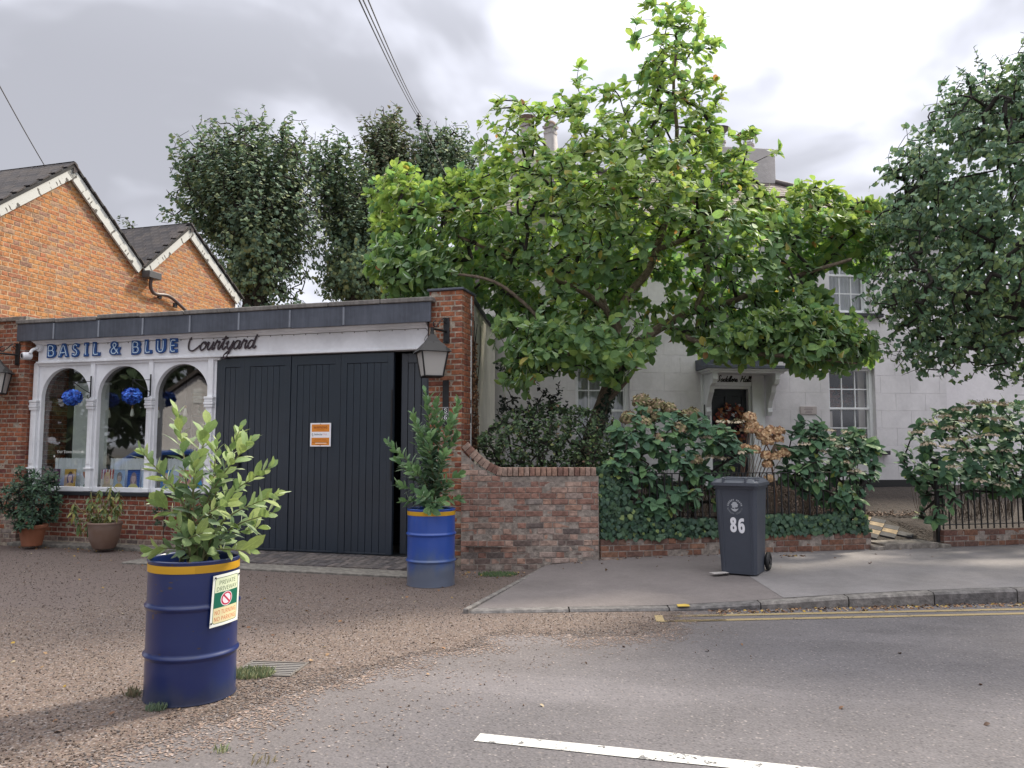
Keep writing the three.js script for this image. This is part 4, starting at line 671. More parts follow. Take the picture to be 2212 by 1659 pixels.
// ---------------------------------------------------------------- orange brick building with two gables behind the shop
// its wall runs straight back from the street: k is the distance along it, y up; the wall faces right
const GB0 = V(-8.95, 0, -12.0), GBROT = GROT + Math.PI / 2;             // local x runs back along the wall, local z faces right
const gables = thing('brick_building', 'orange brick building with two peeling white gables behind the shop', 'building', GB0.toArray(), GBROT);
function gk(u, v) { const o = V(0, EYE, 0), d = at(u, v, 10).sub(o), inv = gables.matrixWorld.clone().invert(); const a = o.clone().applyMatrix4(inv), b = o.clone().add(d).applyMatrix4(inv), t = -a.z / (b.z - a.z); return [a.x + t * (b.x - a.x), a.y + t * (b.y - a.y)]; }
{
  gables.updateMatrixWorld(true);
  const P1 = gk(150, 368), VL = gk(303, 582), P2 = gk(405, 497), ER = gk(508, 640), EL = [P1[0] * 2 - VL[0], VL[1]];
  const pitch = (P1[1] - VL[1]) / (VL[0] - P1[0]);
  const top = (x) => x < VL[0] ? P1[1] - Math.abs(x - P1[0]) * pitch : P2[1] - Math.abs(x - P2[0]) * (x < P2[0] ? (P2[1] - VL[1]) / (P2[0] - VL[0]) : (P2[1] - ER[1]) / (ER[0] - P2[0]));
  const out = [[EL[0], 0], [ER[0], 0], [ER[0], ER[1]], P2, VL, P1, EL].map((p) => [...p]);
  part(gables, 'wall', extrude(poly(out), 0.22).translate(0, 0, -0.2232), M.mortarOrange);
  brickwork(gables, { x0: Math.max(EL[0], -1.2), x1: ER[0], y0: 3.0, y1: P1[1], mats: BR.orange, skew: 1.15, bond: 'flemish', seed: 41, sep: 300, d: 0.05, course: 0.083, joint: 0.013, L: 0.25, rough: 0.004, vary: 0.12, keep: (x, y, w) => y < Math.min(top(x - w / 2), top(x + w / 2)) - 0.06 });
  // bargeboards, roof slopes with tiles, gutter hopper and pipe
  const board = (a, b, w, z0, z1) => { const d = Math.hypot(b[0] - a[0], b[1] - a[1]), g = span(0, d, -w, 0, z0, z1, 0.006); g.rotateZ(Math.atan2(b[1] - a[1], b[0] - a[0])); g.translate(a[0], a[1], 0); return g; };
  const up = (p, k) => [p[0], p[1] + k];
  for (const [a, b] of [[up(EL, 0.04), up(P1, 0.075)], [up(P1, 0.075), up(VL, 0.05)], [up(VL, 0.05), up(P2, 0.075)], [up(P2, 0.075), [ER[0] + 0.12, ER[1] - 0.04]]]) part(gables, 'bargeboard', board(a, b, 0.20, 0.03, 0.075), M.peeling);
  part(gables, 'soffit', [[up(EL, 0.03), up(P1, 0.06)], [up(P1, 0.06), up(VL, 0.04)], [up(VL, 0.04), up(P2, 0.06)], [up(P2, 0.06), [ER[0] + 0.12, ER[1] - 0.05]]].map(([a, b]) => board(a, b, 0.03, -0.02, 0.03)), M.peeling);
  const tm = palette([[0.085, 0.074, 0.08], [0.105, 0.09, 0.092], [0.065, 0.058, 0.066], [0.125, 0.104, 0.10]]), r = rng(6);
  const slope = (a, b, n) => {                                          // tiles in courses from eaves a up to ridge b
    const f = new THREE.Group(); f.name = 'roof_slope'; gables.add(f); const d = Math.hypot(b[0] - a[0], b[1] - a[1]), ang = Math.atan2(b[1] - a[1], b[0] - a[0]);
    part(f, 'roof_deck', board(a, b, 0.05, -4.2, 0.10), M.dark);
    const rows = Math.ceil(d / 0.17), g = [0, 1, 2].map((k) => { const t = box(0.22, 0.022, 0.235, 0, 0, 0); t.translate(0, (k - 1) * 0.002, 0); return t; });
    for (let i = 0; i < rows; i++) for (let j = 0; j < n; j++) { const e = part(f, 'tile', g[Math.floor(r() * 3)], tm[Math.floor(r() * 4)]); const s = (i + 0.5) * d / rows, q = b[0] > a[0] ? 1 : -1; e.position.set(a[0] + Math.cos(ang) * s - Math.sin(ang) * 0.025 * q, a[1] + Math.sin(ang) * s + Math.cos(ang) * 0.025 * q, 0.0 - j * 0.24 - (i % 2) * 0.12); e.rotation.z = ang + 0.055 * q + (r() - 0.5) * 0.02; }
  };
  slope(up(EL, 0.06), up(P1, 0.10), 9); slope(up(VL, 0.06), up(P1, 0.10), 3); slope(up(VL, 0.06), up(P2, 0.10), 12); slope([ER[0] + 0.18, ER[1] - 0.03], up(P2, 0.10), 3);
  part(gables, 'ridge_tile', [P1, P2].flatMap((p) => Array.from({ length: 9 }, (_, i) => { const g = new THREE.CylinderGeometry(0.11, 0.11, 0.44, 8, 1, false, 0, Math.PI); g.rotateX(Math.PI / 2); g.rotateZ(Math.PI / 2 - Math.PI / 2); g.rotateZ(Math.PI / 2); g.rotateZ(-Math.PI / 2); g.translate(p[0], p[1] + 0.06, -0.12 - i * 0.45); return g.toNonIndexed(); })), tm[1]);
  part(gables, 'hopper', [span(VL[0] - 0.02, VL[0] + 0.34, VL[1] - 0.18, VL[1] - 0.03, 0.06, 0.26, 0.012)], mat([0.055, 0.055, 0.06], 0.5));
  const pEnd = gk(395, 672);
  part(gables, 'downpipe', [tube([V(VL[0] + 0.16, VL[1] - 0.17, 0.15), V(VL[0] + 0.16, VL[1] - 0.32, 0.13), V(VL[0] + 0.3, VL[1] - 0.45, 0.10), V(lerp(VL[0], pEnd[0], 0.5) + 0.1, lerp(VL[1], pEnd[1], 0.5) - 0.1, 0.09), V(pEnd[0], pEnd[1], 0.09), V(pEnd[0] + 0.8, pEnd[1] - 0.35, 0.09)], 0.038, 8, 40)], mat([0.075, 0.05, 0.048], 0.4));
  for (const k of [0.25, 0.7]) part(gables, 'pipe_clip', box(0.1, 0.1, 0.05, lerp(VL[0] + 0.25, pEnd[0], k), lerp(VL[1] - 0.42, pEnd[1], k), 0.06, 0.01), M.iron);
  part(gables, 'white_corner', span(ER[0] - 0.005, ER[0] + 0.05, 2.5, ER[1] - 0.2, -0.2, 0.02), M.white);
  part(gables, 'rear_walls', [span(ER[0] - 0.3, ER[0] - 0.05, 0, ER[1] - 0.1, -6, -0.24), span(EL[0], EL[0] + 0.25, 0, EL[1] - 0.1, -6, -0.24)], BR.orange[0]);
}
// ---------------------------------------------------------------- pale rendered house (its own axes: x along the front, y up, z towards the road)
const HO = V(-0.36, 0, -14.9), HROT = 7 * Math.PI / 180;
function hp(x, y, z) { return V(x, y, z).applyAxisAngle(V(0, 1, 0), HROT).add(HO).toArray(); }
const house = thing('rendered_house', 'pale rendered two-storey house with sash windows and slate roof behind the magnolia', 'house', HO.toArray(), HROT);
const HB = 0.70, EAVES = 6.15, HW = 9.53;
{
  const openings = [[6.92, 7.93, 1.5, 3.2], [7.0, 7.9, 4.34, 5.95], [1.62, 2.72, 1.42, 3.13], [1.62, 2.62, 4.34, 5.95], [4.25, 5.2, 4.34, 5.95], [4.30, 5.30, 0.8, 2.86]];
  const s = poly([[-0.2, 0.2], [HW, 0.2], [HW, EAVES + 0.1], [-0.2, EAVES + 0.1]]);
  for (const [a, b, c, d] of openings) { const h = new THREE.Path(); h.moveTo(a, c); h.lineTo(a, d); h.lineTo(b, d); h.lineTo(b, c); h.closePath(); s.holes.push(h); }
  part(house, 'wall', extrude(s, 0.24).translate(0, 0, -0.246), M.plaster);
  // lined-out render: blocks with fine joints
  const BH = 0.363, BL = 0.66, g0 = 0.869, r = rng(14), mb = [0, 1, 2].map((k) => mat([0.748 + k * 0.004, 0.722 + k * 0.004, 0.752 + k * 0.004], 0.85, { map: tStain, bumpMap: bPlaster, bumpScale: 0.003 }));
  for (let row = 0; row < 15; row++) {
    const y0 = g0 + row * BH, y1 = Math.min(y0 + BH, EAVES + 0.05); if (y1 - y0 < 0.05) continue;
    for (let x = -0.2 - (row % 2) * BL / 2; x < HW; x += BL) {
      let rects = [[Math.max(-0.2, x), Math.min(HW, x + BL), y0, y1]];
      for (const [a, b, c, d] of openings) rects = rects.flatMap(([p, q, u, w]) => { if (q <= a || p >= b || w <= c || u >= d) return [[p, q, u, w]]; const o = []; if (p < a) o.push([p, a, u, w]); if (q > b) o.push([b, q, u, w]); const pp = Math.max(p, a), qq = Math.min(q, b); if (u < c) o.push([pp, qq, u, c]); if (w > d) o.push([pp, qq, d, w]); return o; });
      for (const [p, q, u, w] of rects) if (q - p > 0.03 && w - u > 0.03) part(house, 'rendered_block', span(p + 0.002, q - 0.002, u + 0.0025, w - 0.0025, -0.02, 0.0 + (r() - 0.5) * 0.001, 0.0025), mb[Math.floor(r() * 3)]);
    }
  }
  part(house, 'plinth', span(-0.2, HW, 0.3, 0.905, -0.2, 0.018, 0.006), M.black);
  const room = mat([0.07, 0.062, 0.06], 0.9);
  part(house, 'room_shell', [span(-0.2, HW, 0.2, EAVES, -3.2, -3.1), span(-0.2, -0.1, 0.2, EAVES, -3.1, -0.25), span(HW - 0.1, HW, 0.2, EAVES, -3.1, -0.25), span(-0.2, HW, 3.6, 3.8, -3.1, -0.25), span(-0.2, HW, EAVES, EAVES + 0.1, -3.1, -0.25), span(-0.2, HW, 0.2, 0.75, -3.1, -0.25), span(3.5, 3.6, 0.2, EAVES, -3.1, -0.25), span(5.9, 6.0, 0.2, EAVES, -3.1, -0.25)], room);
  const net = mat([0.36, 0.38, 0.40], 0.9, { side: THREE.DoubleSide }), curt = mat([0.50, 0.46, 0.44], 0.9);
  openings.slice(0, 5).forEach(([a, b, c, d], k) => {
    const w = b - a, h = d - c, f = 0.055, m = (c + d) / 2 + 0.02, set = -0.13, cols = k === 2 || k === 3 ? 4 : 3, g = [];
    g.push(span(a, a + f, c, d, set - 0.08, set + 0.03, 0.004), span(b - f - 0.02, b, c, d, set - 0.08, set + 0.03, 0.004), span(a + f, b - f - 0.02, d - f, d, set - 0.08, set + 0.03, 0.004), span(a + f, b - f - 0.02, c, c + 0.085, set - 0.08, set + 0.03, 0.004));
    const x0 = a + f, x1 = b - f - 0.02; g.push(span(x0, x1, m - 0.022, m + 0.022, set - 0.05, set + 0.012, 0.003));
    for (const [u0, u1, zz] of [[c + 0.085, m - 0.022, set - 0.03], [m + 0.022, d - f, set]]) {
      g.push(span(x0, x0 + 0.028, u0, u1, zz - 0.035, zz, 0.003), span(x1 - 0.028, x1, u0, u1, zz - 0.035, zz, 0.003));
      for (let i = 1; i < cols; i++) { const x = lerp(x0, x1, i / cols); g.push(span(x - 0.011, x + 0.011, u0, u1, zz - 0.03, zz - 0.002, 0.002)); }
      g.push(span(x0 + 0.028, x1 - 0.028, (u0 + u1) / 2 - 0.011, (u0 + u1) / 2 + 0.011, zz - 0.029, zz - 0.003, 0.002));
    }
    const win = part(house, 'window', g, M.white);
    for (const [u0, u1, zz] of [[c + 0.085, m - 0.022, set - 0.03], [m + 0.022, d - f, set]]) for (let i = 0; i < cols; i++) for (let j = 0; j < 2; j++) part(win, 'pane', span(lerp(x0, x1, i / cols) + 0.005, lerp(x0, x1, (i + 1) / cols) - 0.005, lerp(u0, u1, j / 2) + 0.004, lerp(u0, u1, (j + 1) / 2) - 0.004, zz - 0.018, zz - 0.014), M.glass);
    part(win, 'reveal', [span(a - 0.001, a + 0.0, c, d, -0.1, -0.01)], M.plasterDark);
    if (k !== 5) part(win, 'sill', span(a - 0.02, b + 0.22, c - 0.085, c - 0.002, -0.12, 0.11, 0.012), M.sill);
    if (k > 0) { const N = 50, pos = [], idx = []; for (let i = 0; i <= N; i++) for (const y of [c, d]) pos.push(lerp(a, b, i / N), y, set - 0.14 + 0.012 * Math.sin(i * 1.3)); for (let i = 0; i < N; i++) { const q = i * 2; idx.push(q, q + 1, q + 2, q + 2, q + 1, q + 3); } const cg = new THREE.BufferGeometry(); cg.setAttribute('position', new THREE.Float32BufferAttribute(pos, 3)); cg.setIndex(idx); cg.computeVertexNormals(); part(win, 'net_curtain', cg, net); }
    else { part(win, 'curtain', [span(b - 0.2, b - 0.05, c, d, -0.34, -0.3, 0.01), span(a + 0.02, a + 0.26, c, c + 0.82, -0.40, -0.37)], curt); const rr = rng(5), q = [[], []]; for (let i = 0; i < 110; i++) { const gg = new THREE.IcosahedronGeometry(range(rr, 0.03, 0.075), 0); gg.translate(range(rr, a + 0.02, b - 0.02), range(rr, m + 0.02, m + 0.5), range(rr, -0.75, -0.5)); q[i % 4 ? 0 : 1].push(gg); } part(win, 'dried_flowers', q[0], mat([0.13, 0.045, 0.028], 0.9)); part(win, 'dried_leaves', q[1], mat([0.09, 0.06, 0.035], 0.9)); }
  });
  // front door with frame, hood, brackets
  const [da, db, dc, dd] = openings[5];
  part(house, 'door_case', [span(da - 0.12, da + 0.06, dc, 3.04, -0.15, 0.05, 0.008), span(db - 0.06, db + 0.20, dc, 3.04, -0.15, 0.05, 0.008), span(da + 0.06, db - 0.06, 2.80, 3.04, -0.15, 0.03, 0.006), span(da + 0.06, da + 0.11, dc, 2.80, -0.2, -0.02, 0.005), span(db - 0.11, db - 0.06, dc, 2.80, -0.2, -0.02, 0.005), span(da + 0.11, db - 0.11, 2.745, 2.80, -0.2, -0.02, 0.005)], M.white);
  const door = part(house, 'door', [span(da + 0.1, db - 0.1, dc, 2.75, -0.19, -0.15, 0.004), ...[[da + 0.1, da + 0.2], [4.74, 4.86], [db - 0.2, db - 0.1]].map(([a, b]) => span(a, b, dc, 2.74, -0.16, -0.128, 0.004)), ...[[dc, 1.0], [1.55, 1.7], [2.6, 2.74]].map(([a, b]) => span(da + 0.2, db - 0.2, a, b, -0.16, -0.13, 0.004))], mat([0.013, 0.016, 0.026], 0.35));
  part(door, 'knocker', new THREE.TorusGeometry(0.04, 0.01, 6, 16).translate(4.8, 1.62, -0.11), mat([0.35, 0.3, 0.2], 0.3, { metalness: 0.8 }));
  part(house, 'bell_pull', [bar(V(da - 0.0, 2.75, 0.07), V(da + 0.02, 2.0, 0.07), 0.008, 5), new THREE.TorusGeometry(0.035, 0.012, 6, 14).translate(da + 0.02, 1.96, 0.07).toNonIndexed(), span(da - 0.08, da - 0.02, 2.18, 2.42, 0.05, 0.08, 0.006)], M.iron);
  part(house, 'hood', [span(4.08, 5.86, 3.10, 3.165, -0.02, 0.62, 0.006), span(4.08, 5.6, 3.165, 3.31, -0.02, 0.30, 0.006)], M.lead);
  part(house, 'hood_moulding', [span(4.12, 5.80, 3.065, 3.10, -0.02, 0.58, 0.006), span(4.18, 5.72, 3.02, 3.066, -0.02, 0.5, 0.006)], M.white);
  for (const x of [4.24, 5.52]) { const p = poly([[0, 2.2], [0.06, 2.2], [0.1, 2.28], [0.08, 2.36], [0.14, 2.5], [0.26, 2.66], [0.3, 2.78], [0.42, 2.82], [0.46, 2.9], [0.46, 3.018], [0, 3.018]]); part(house, 'hood_bracket', extrude(p, 0.09, 0.004).rotateY(-Math.PI / 2).translate(x + 0.09, 0, 0.052), M.white); }
  part(house, 'downpipe', [bar(V(0.22, 0.6, 0.07), V(0.22, 6.1, 0.07), 0.035, 8)], mat([0.62, 0.6, 0.6], 0.6));
  part(house, 'wing', [span(HW, HW + 7, 0.3, 5.2, -3.4, -0.55)], M.plaster);
  part(house, 'vent_stain', [tube([V(HW + 0.26, 2.66, -0.53), V(HW + 0.25, 2.5, -0.53), V(HW + 0.25, 2.36, -0.53)], 0.018, 5)], M.barkDark);
  // hipped slate roof
  const Q = 33 * Math.PI / 180, tq = Math.tan(Q), OV = 0.28, HALF = 2.72, RY = EAVES + (HALF + OV) * tq, A = [-0.5, EAVES, OV], B = [HW + 0.27, EAVES, OV], C = [HW + 0.27 - HALF - OV, RY, -HALF], D = [-0.5 + HALF + OV, RY, -HALF], B2 = [HW + 0.27, EAVES, -2 * HALF - OV], A2 = [-0.5, EAVES, -2 * HALF - OV];
  const rg = new THREE.BufferGeometry(); rg.setAttribute('position', new THREE.Float32BufferAttribute([...A, ...B, ...C, ...A, ...C, ...D, ...B, ...B2, ...C, ...B2, ...A2, ...D, ...B2, ...D, ...C, ...A2, ...A, ...D], 3)); rg.computeVertexNormals();
  part(house, 'roof_deck', uvBox(rg.translate(0, -0.03, 0)), M.dark);
  part(house, 'eaves', [span(-0.5, HW + 0.27, EAVES - 0.16, EAVES - 0.04, -0.3, OV - 0.03, 0.01), span(-0.5, HW + 0.27, EAVES - 0.04, EAVES - 0.02, -0.3, OV)], M.white);
  part(house, 'gutter', [bar(V(-0.5, EAVES - 0.05, OV + 0.04), V(HW + 0.3, EAVES - 0.05, OV + 0.04), 0.055, 8)], M.iron);
  const sl = [[0.17, 0.135, 0.13], [0.20, 0.155, 0.15], [0.145, 0.12, 0.12], [0.225, 0.175, 0.165]], sm = sl.map((c) => mat(c, 0.75, { map: tMottle, bumpMap: bMottle, bumpScale: 0.004 })), list = [], EX = 0.205, SW = 0.30, len = (HALF + OV) / Math.cos(Q);
  for (let i = 0; i * EX < len; i++) { const sA = i * EX, inset = sA * Math.cos(Q); for (let x = -0.5 + inset + (i % 2) * SW / 2; x < HW + 0.27 - inset - 0.1; x += SW) list.push([x + SW / 2, EAVES + (sA + 0.12) * Math.sin(Q) + 0.01, OV - (sA + 0.12) * Math.cos(Q), (x > 5.4 ? 0 : 100) + Math.abs(x - 8)]); }
  list.sort((a, b) => a[3] - b[3]);
  const sg = box(SW - 0.006, 0.009, 0.32, 0, 0, 0), rr = rng(9), im = new THREE.InstancedMesh(sg, mat([1, 1, 1], 0.75, { map: tMottle }), list.length - 290), e2 = new THREE.Euler(Q - 0.03, 0, 0);
  list.forEach(([x, y, z], i) => { const q = new THREE.Quaternion().setFromEuler(new THREE.Euler(Q - 0.035 + (rr() - 0.5) * 0.012, 0, (rr() - 0.5) * 0.012)); const k = Math.floor(rr() * 4); if (i < 290) { const e = part(house, 'slate', sg, sm[k]); e.position.set(x, y, z); e.quaternion.copy(q); } else { im.setMatrixAt(i - 290, new THREE.Matrix4().compose(V(x, y, z), q, V(1, 1, 1))); im.setColorAt(i - 290, rgb(...sl[k])); } });
  im.name = 'roof_slates'; im.userData.kind = 'stuff'; sh(im); house.add(im);
  part(house, 'hip_tile', [bar(V(B[0], B[1] + 0.04, B[2]), V(C[0], C[1] + 0.05, C[2]), 0.075, 7)], sm[2]); part(house, 'ridge_tile', [bar(V(D[0], D[1] + 0.05, D[2]), V(C[0], C[1] + 0.05, C[2]), 0.08, 7)], sm[2]);
  // chimneys
  const ch = mat([0.52, 0.49, 0.49], 0.9, { map: tStain, bumpMap: bPlaster, bumpScale: 0.012 }), pot = mat([0.30, 0.20, 0.15], 0.85, { map: tMottle }), cowl = mat([0.10, 0.085, 0.08], 0.6);
  const stack = (x0, x1, y0, y1, z, pots) => {
    const c = part(house, 'chimney', [span(x0, x1, y0, y0 + 0.45, z - 0.3, z + 0.3, 0.012), span(x0 - 0.05, x1 + 0.06, y0 + 0.45, y1, z - 0.35, z + 0.35, 0.03), span(x0 - 0.02, x1 + 0.03, y0 + 0.40, y0 + 0.46, z - 0.32, z + 0.32, 0.01)], ch);
    for (const [x, hgt, sq] of pots) { if (sq) { part(c, 'chimney_pot', [cyl(0.15, 0.20, hgt * 0.8, x, y1 - 0.01, z, 4), cyl(0.17, 0.17, 0.05, x, y1 + hgt * 0.66, z, 4), cyl(0.2, 0.19, 0.06, x, y1 + hgt * 0.8, z, 4)], ch); part(c, 'cowl', sq === 1 ? cyl(0.20, 0.13, 0.2, x, y1 + hgt * 0.84, z, 14) : new THREE.SphereGeometry(0.16, 12, 6, 0, 6.3, 0, 1.6).translate(x, y1 + hgt * 0.84, z), pot); } else { part(c, 'chimney_pot', [cyl(0.12, 0.16, hgt, x, y1 - 0.01, z, 12), cyl(0.16, 0.16, 0.04, x, y1 + hgt * 0.6, z, 12)], ch); part(c, 'cowl', [cyl(0.02, 0.26, 0.03, x, y1 + hgt + 0.22, z, 14), cyl(0.24, 0.14, 0.10, x, y1 + hgt + 0.11, z, 14), ...[0, 1, 2, 3].map((q) => bar(V(x + 0.12 * Math.cos(q * 1.57), y1 + hgt - 0.02, z + 0.12 * Math.sin(q * 1.57)), V(x + 0.13 * Math.cos(q * 1.57), y1 + hgt + 0.12, z + 0.13 * Math.sin(q * 1.57)), 0.008, 4))], cowl); } }
    return c;
  };
  stack(5.62, 7.02, 7.45, 8.78, -2.72, [[5.82, 0.34, 0], [6.55, 0.26, 0]]);
  stack(0.7, 2.1, 7.4, 8.35, -2.72, [[1.06, 1.0, 1], [1.62, 0.98, 2]]);
}
{ // things fixed to the house
  const n = thing('house_name', 'house name in black script letters over the front door', 'lettering', hp(0, 0, 0.036), HROT);
  handwriting(n, 'letter', 'Saddlers Hall', 4.50, 2.885, 0.060, 0.18, 0.0095, M.black);
  const p = thing('plaque', 'small stone plaque with faint lettering left of the lower sash window', 'plaque', hp(6.27, 2.235, 0.004), HROT);
  part(p, 'tablet', span(0, 0.36, 0, 0.165, -0.004, 0.014, 0.004), mat([0.44, 0.39, 0.385], 0.8)); part(p, 'inscription', new THREE.PlaneGeometry(0.35, 0.155).translate(0.18, 0.0825, 0.0155), mat([0.44, 0.39, 0.385], 0.8, { map: canvasTex(256, 112, (g) => { g.fillStyle = '#fff'; g.fillRect(0, 0, 256, 112); g.fillStyle = '#b0a8b0'; g.textAlign = 'center'; for (let i = 0; i < 4; i++) for (let k = 0; k < [9, 10, 7, 8][i]; k++) g.fillRect(128 - [63, 70, 49, 56][i] + k * 14, 16 + i * 23, 10, 11); }) }));
  // autumn wreath on the door
  const w = thing('door_wreath', 'dark red and orange autumn wreath hanging on the front door', 'wreath', hp(4.82, 2.05, -0.12), HROT), r = rng(17), cs = [[0.14, 0.03, 0.025], [0.09, 0.025, 0.03], [0.30, 0.12, 0.05], [0.42, 0.10, 0.03], [0.2, 0.15, 0.1], [0.35, 0.33, 0.34]], gs = cs.map(() => []), lf = leafShape(0.09, 0.06);
  for (let i = 0; i < 210; i++) { const a = r() * 6.28, q = 0.24 + (r() - 0.5) * 0.2, g = lf.clone(); g.applyMatrix4(leafMatrix(V(Math.cos(a) * q, Math.sin(a) * q * 1.15, 0.03 + r() * 0.06), V(r() - 0.5, r() - 0.5, r() * 0.6), V(r() - 0.5, r() * 0.5, 1), range(r, 0.7, 1.3))); gs[Math.min(5, Math.floor(Math.pow(r(), 1.4) * 6))].push(g); }
  gs.forEach((g, k) => part(w, 'wreath_leaves', g, mat(cs[k], 0.8, { side: THREE.DoubleSide }))); part(w, 'berry', [new THREE.SphereGeometry(0.045, 10, 8).translate(-0.12, 0.05, 0.1)], mat([0.55, 0.12, 0.03], 0.5)); part(w, 'ring', new THREE.TorusGeometry(0.25, 0.03, 6, 24), M.barkDark);
}
// white side wall between the shop's pier and the house
const sidewall = thing('white_side_wall', 'white painted side wall running back from the brick pier to the house', 'wall', [0, 0, 0]);
{
  const a = [-0.615, -11.05], b = [-0.33, -14.84], th = 0.16, pos = [];
  const sp = poly([[a[0], -a[1]], [b[0], -b[1]], [b[0] - 2.5, -b[1]], [a[0] - th, -a[1]]]);
  const g = new THREE.ExtrudeGeometry(sp, { depth: 3.75, bevelEnabled: false }); g.rotateX(-Math.PI / 2); part(sidewall, 'wall', uvBox(g), M.sidewall);
  const d = Math.hypot(b[0] - a[0], b[1] - a[1]), cg = span(0, d, 3.752, 3.80, -0.2, 0.05, 0.01); cg.rotateY(Math.atan2(-(b[1] - a[1]), b[0] - a[0])); cg.translate(a[0], 0, a[1]); part(sidewall, 'capping', cg, M.lead);
  part(sidewall, 'corner_board', span(-0.64, -0.575, 0.3, 3.74, -11.07, -10.94, 0.008), M.peeling);
  const cc = thing('dead_creeper', 'dried brown creeper clinging to the near edge of the white wall', 'creeper', [-0.59, 0, -11.0]), r = rng(23);
  part(cc, 'stem', [0, 1, 2, 3].map((k) => tube(Array.from({ length: 9 }, (_, i) => V(0.03 + 0.05 * Math.sin(i * 1.1 + k * 2) * 0.6 + k * 0.02, 0.5 + i * 0.36, 0.03 - k * 0.14 + 0.05 * Math.sin(i * 0.9 + k))), 0.006, 4, 30)), M.barkDark);
  const list = []; for (let i = 0; i < 900; i++) { const y = 1.55 + 1.55 * Math.pow(r(), 1.2) , w = y < 2.4 ? 0.055 : 0.03; list.push({ m: leafMatrix(V(0.045 + (r() - 0.5) * w * 2, y, 0.02 - r() * 0.22), V(r() - 0.5, -r(), r() - 0.3), V(r() - 0.2, r() - 0.5, r()), range(r, 0.5, 1)) }); }
  leaves(cc, list.map((l) => (l.m.premultiply(new THREE.Matrix4().makeTranslation(-0.59, 0, -11.0)), l)), [leafShape(0.045, 0.035)], [[0.16, 0.075, 0.035], [0.22, 0.11, 0.05], [0.10, 0.05, 0.03], [0.30, 0.17, 0.08]], { rest: 'dead_leaves', trans: 0.2 });
}
// ---------------------------------------------------------------- garden walls, railings, path, bed
const SROT = 12.2 * Math.PI / 180, SO = V(1.13, 0, -10.08);               // street line of the garden: x along it to the right
function sp(x, y, z) { return V(x, y, z).applyAxisAngle(V(0, 1, 0), SROT).add(SO).toArray(); }
{
  const WR = 4 * Math.PI / 180, gw = thing('garden_wall', 'old weathered red brick garden wall sweeping up to the pier', 'wall', [-0.66, 0, -9.99], WR), W = 1.79, T = 1.30;
  const topY = (x) => x < 0.52 ? 1.205 + 0.40 * Math.pow(1 - clamp((x + 0.05) / 0.57), 1.7) : 1.205;
  const pts = [[0, -0.1], [W, -0.1], [W, 1.2]]; for (let i = 10; i >= 0; i--) pts.push([0.52 * i / 10, topY(0.52 * i / 10) - 0.012]);
  part(gw, 'mortar', extrude(poly(pts), 0.205).translate(0.006, 0, -0.209), M.mortarOld);
  const pick = (b, r) => { const q = b.y < 0.1 ? 0.9 : b.y < 0.4 ? 0.45 : b.y < 0.7 ? 0.15 : 0.04; const stain = fbm(b.x * 1.6 + 3, b.y * 2.4, 3, 9); if (r() < q) return BR.gardenLow[Math.floor(r() * 6)]; if (stain < 0.42 && b.y > 0.6) return BR.garden[2 + Math.floor(r() * 2)]; return null; };
  brickwork(gw, { x0: 0, x1: W, y0: 0.0, y1: 1.6, mats: BR.garden, bond: 'flemish', seed: 51, sep: 300, d: 0.1, rough: 0.012, tilt: 0.03, course: 0.0755, pick, keep: (x, y, w) => y + 0.03 < topY(x) - 0.012 });
  brickwork(gw, { x0: 0.1, x1: 0.215, y0: 0.0, y1: 1.2, mats: BR.garden, bond: 'flemish', seed: 52, d: 0.08, course: 0.0755, pick, m: new THREE.Matrix4().makeRotationY(Math.PI / 2).setPosition(W, 0, 0) });
  const r = rng(53); let x = 0.0, prev = null;                           // bricks on edge along the top
  while (x < W - 0.03) { const y = topY(x), dx = 0.001, sl = Math.atan2(topY(x + 0.03) - topY(x - 0.03), 0.06), st = 0.073, e = part(gw, 'coping_brick', brickVariants(0.064, 0.108, 0.215)[Math.floor(r() * 4)], BR.garden[Math.floor(r() * 5)]); e.position.set(x + 0.036 - Math.sin(sl) * 0.05, y + 0.05 * Math.cos(sl), 0.006 + (r() - 0.5) * 0.008); e.rotation.z = sl + (r() - 0.5) * 0.03; x += st * Math.cos(sl); }
}
function lowWall(label, x0, x1, seed) {
  const w = thing('low_wall', label, 'wall', sp(x0, 0.06, 0), SROT), W = x1 - x0;
  part(w, 'mortar', span(0.006, W - 0.006, -0.1, 0.30, -0.215, -0.004), M.mortarOld);
  const pk = (b, r) => b.y < 0.1 ? BR.gardenLow[Math.floor(r() * 6)] : null;
  brickwork(w, { x0: 0, x1: W, y0: 0.0, y1: 0.085, mats: BR.gardenLow, seed, sep: 80, d: 0.1, course: 0.082, L: 0.24, m: new THREE.Matrix4().makeTranslation(0, 0, 0.05), rough: 0.014 });
  brickwork(w, { x0: 0, x1: W, y0: 0.085, y1: 0.325, mats: BR.low, bond: 'flemish', seed: seed + 1, sep: 220, d: 0.11, course: 0.0785, L: 0.235, pick: pk, rough: 0.012, tilt: 0.03 });
  brickwork(w, { x0: 0.1, x1: 0.2, y0: 0.085, y1: 0.325, mats: BR.low, seed: seed + 2, d: 0.08, course: 0.0785, m: new THREE.Matrix4().makeRotationY(Math.PI / 2).setPosition(W, 0, 0) });
  return w;
}
lowWall('low brick wall under the railings between the garden wall and the path', 0.02, 4.0, 61);
lowWall('low brick wall under the railings right of the tiled path', 5.18, 9.5, 67);
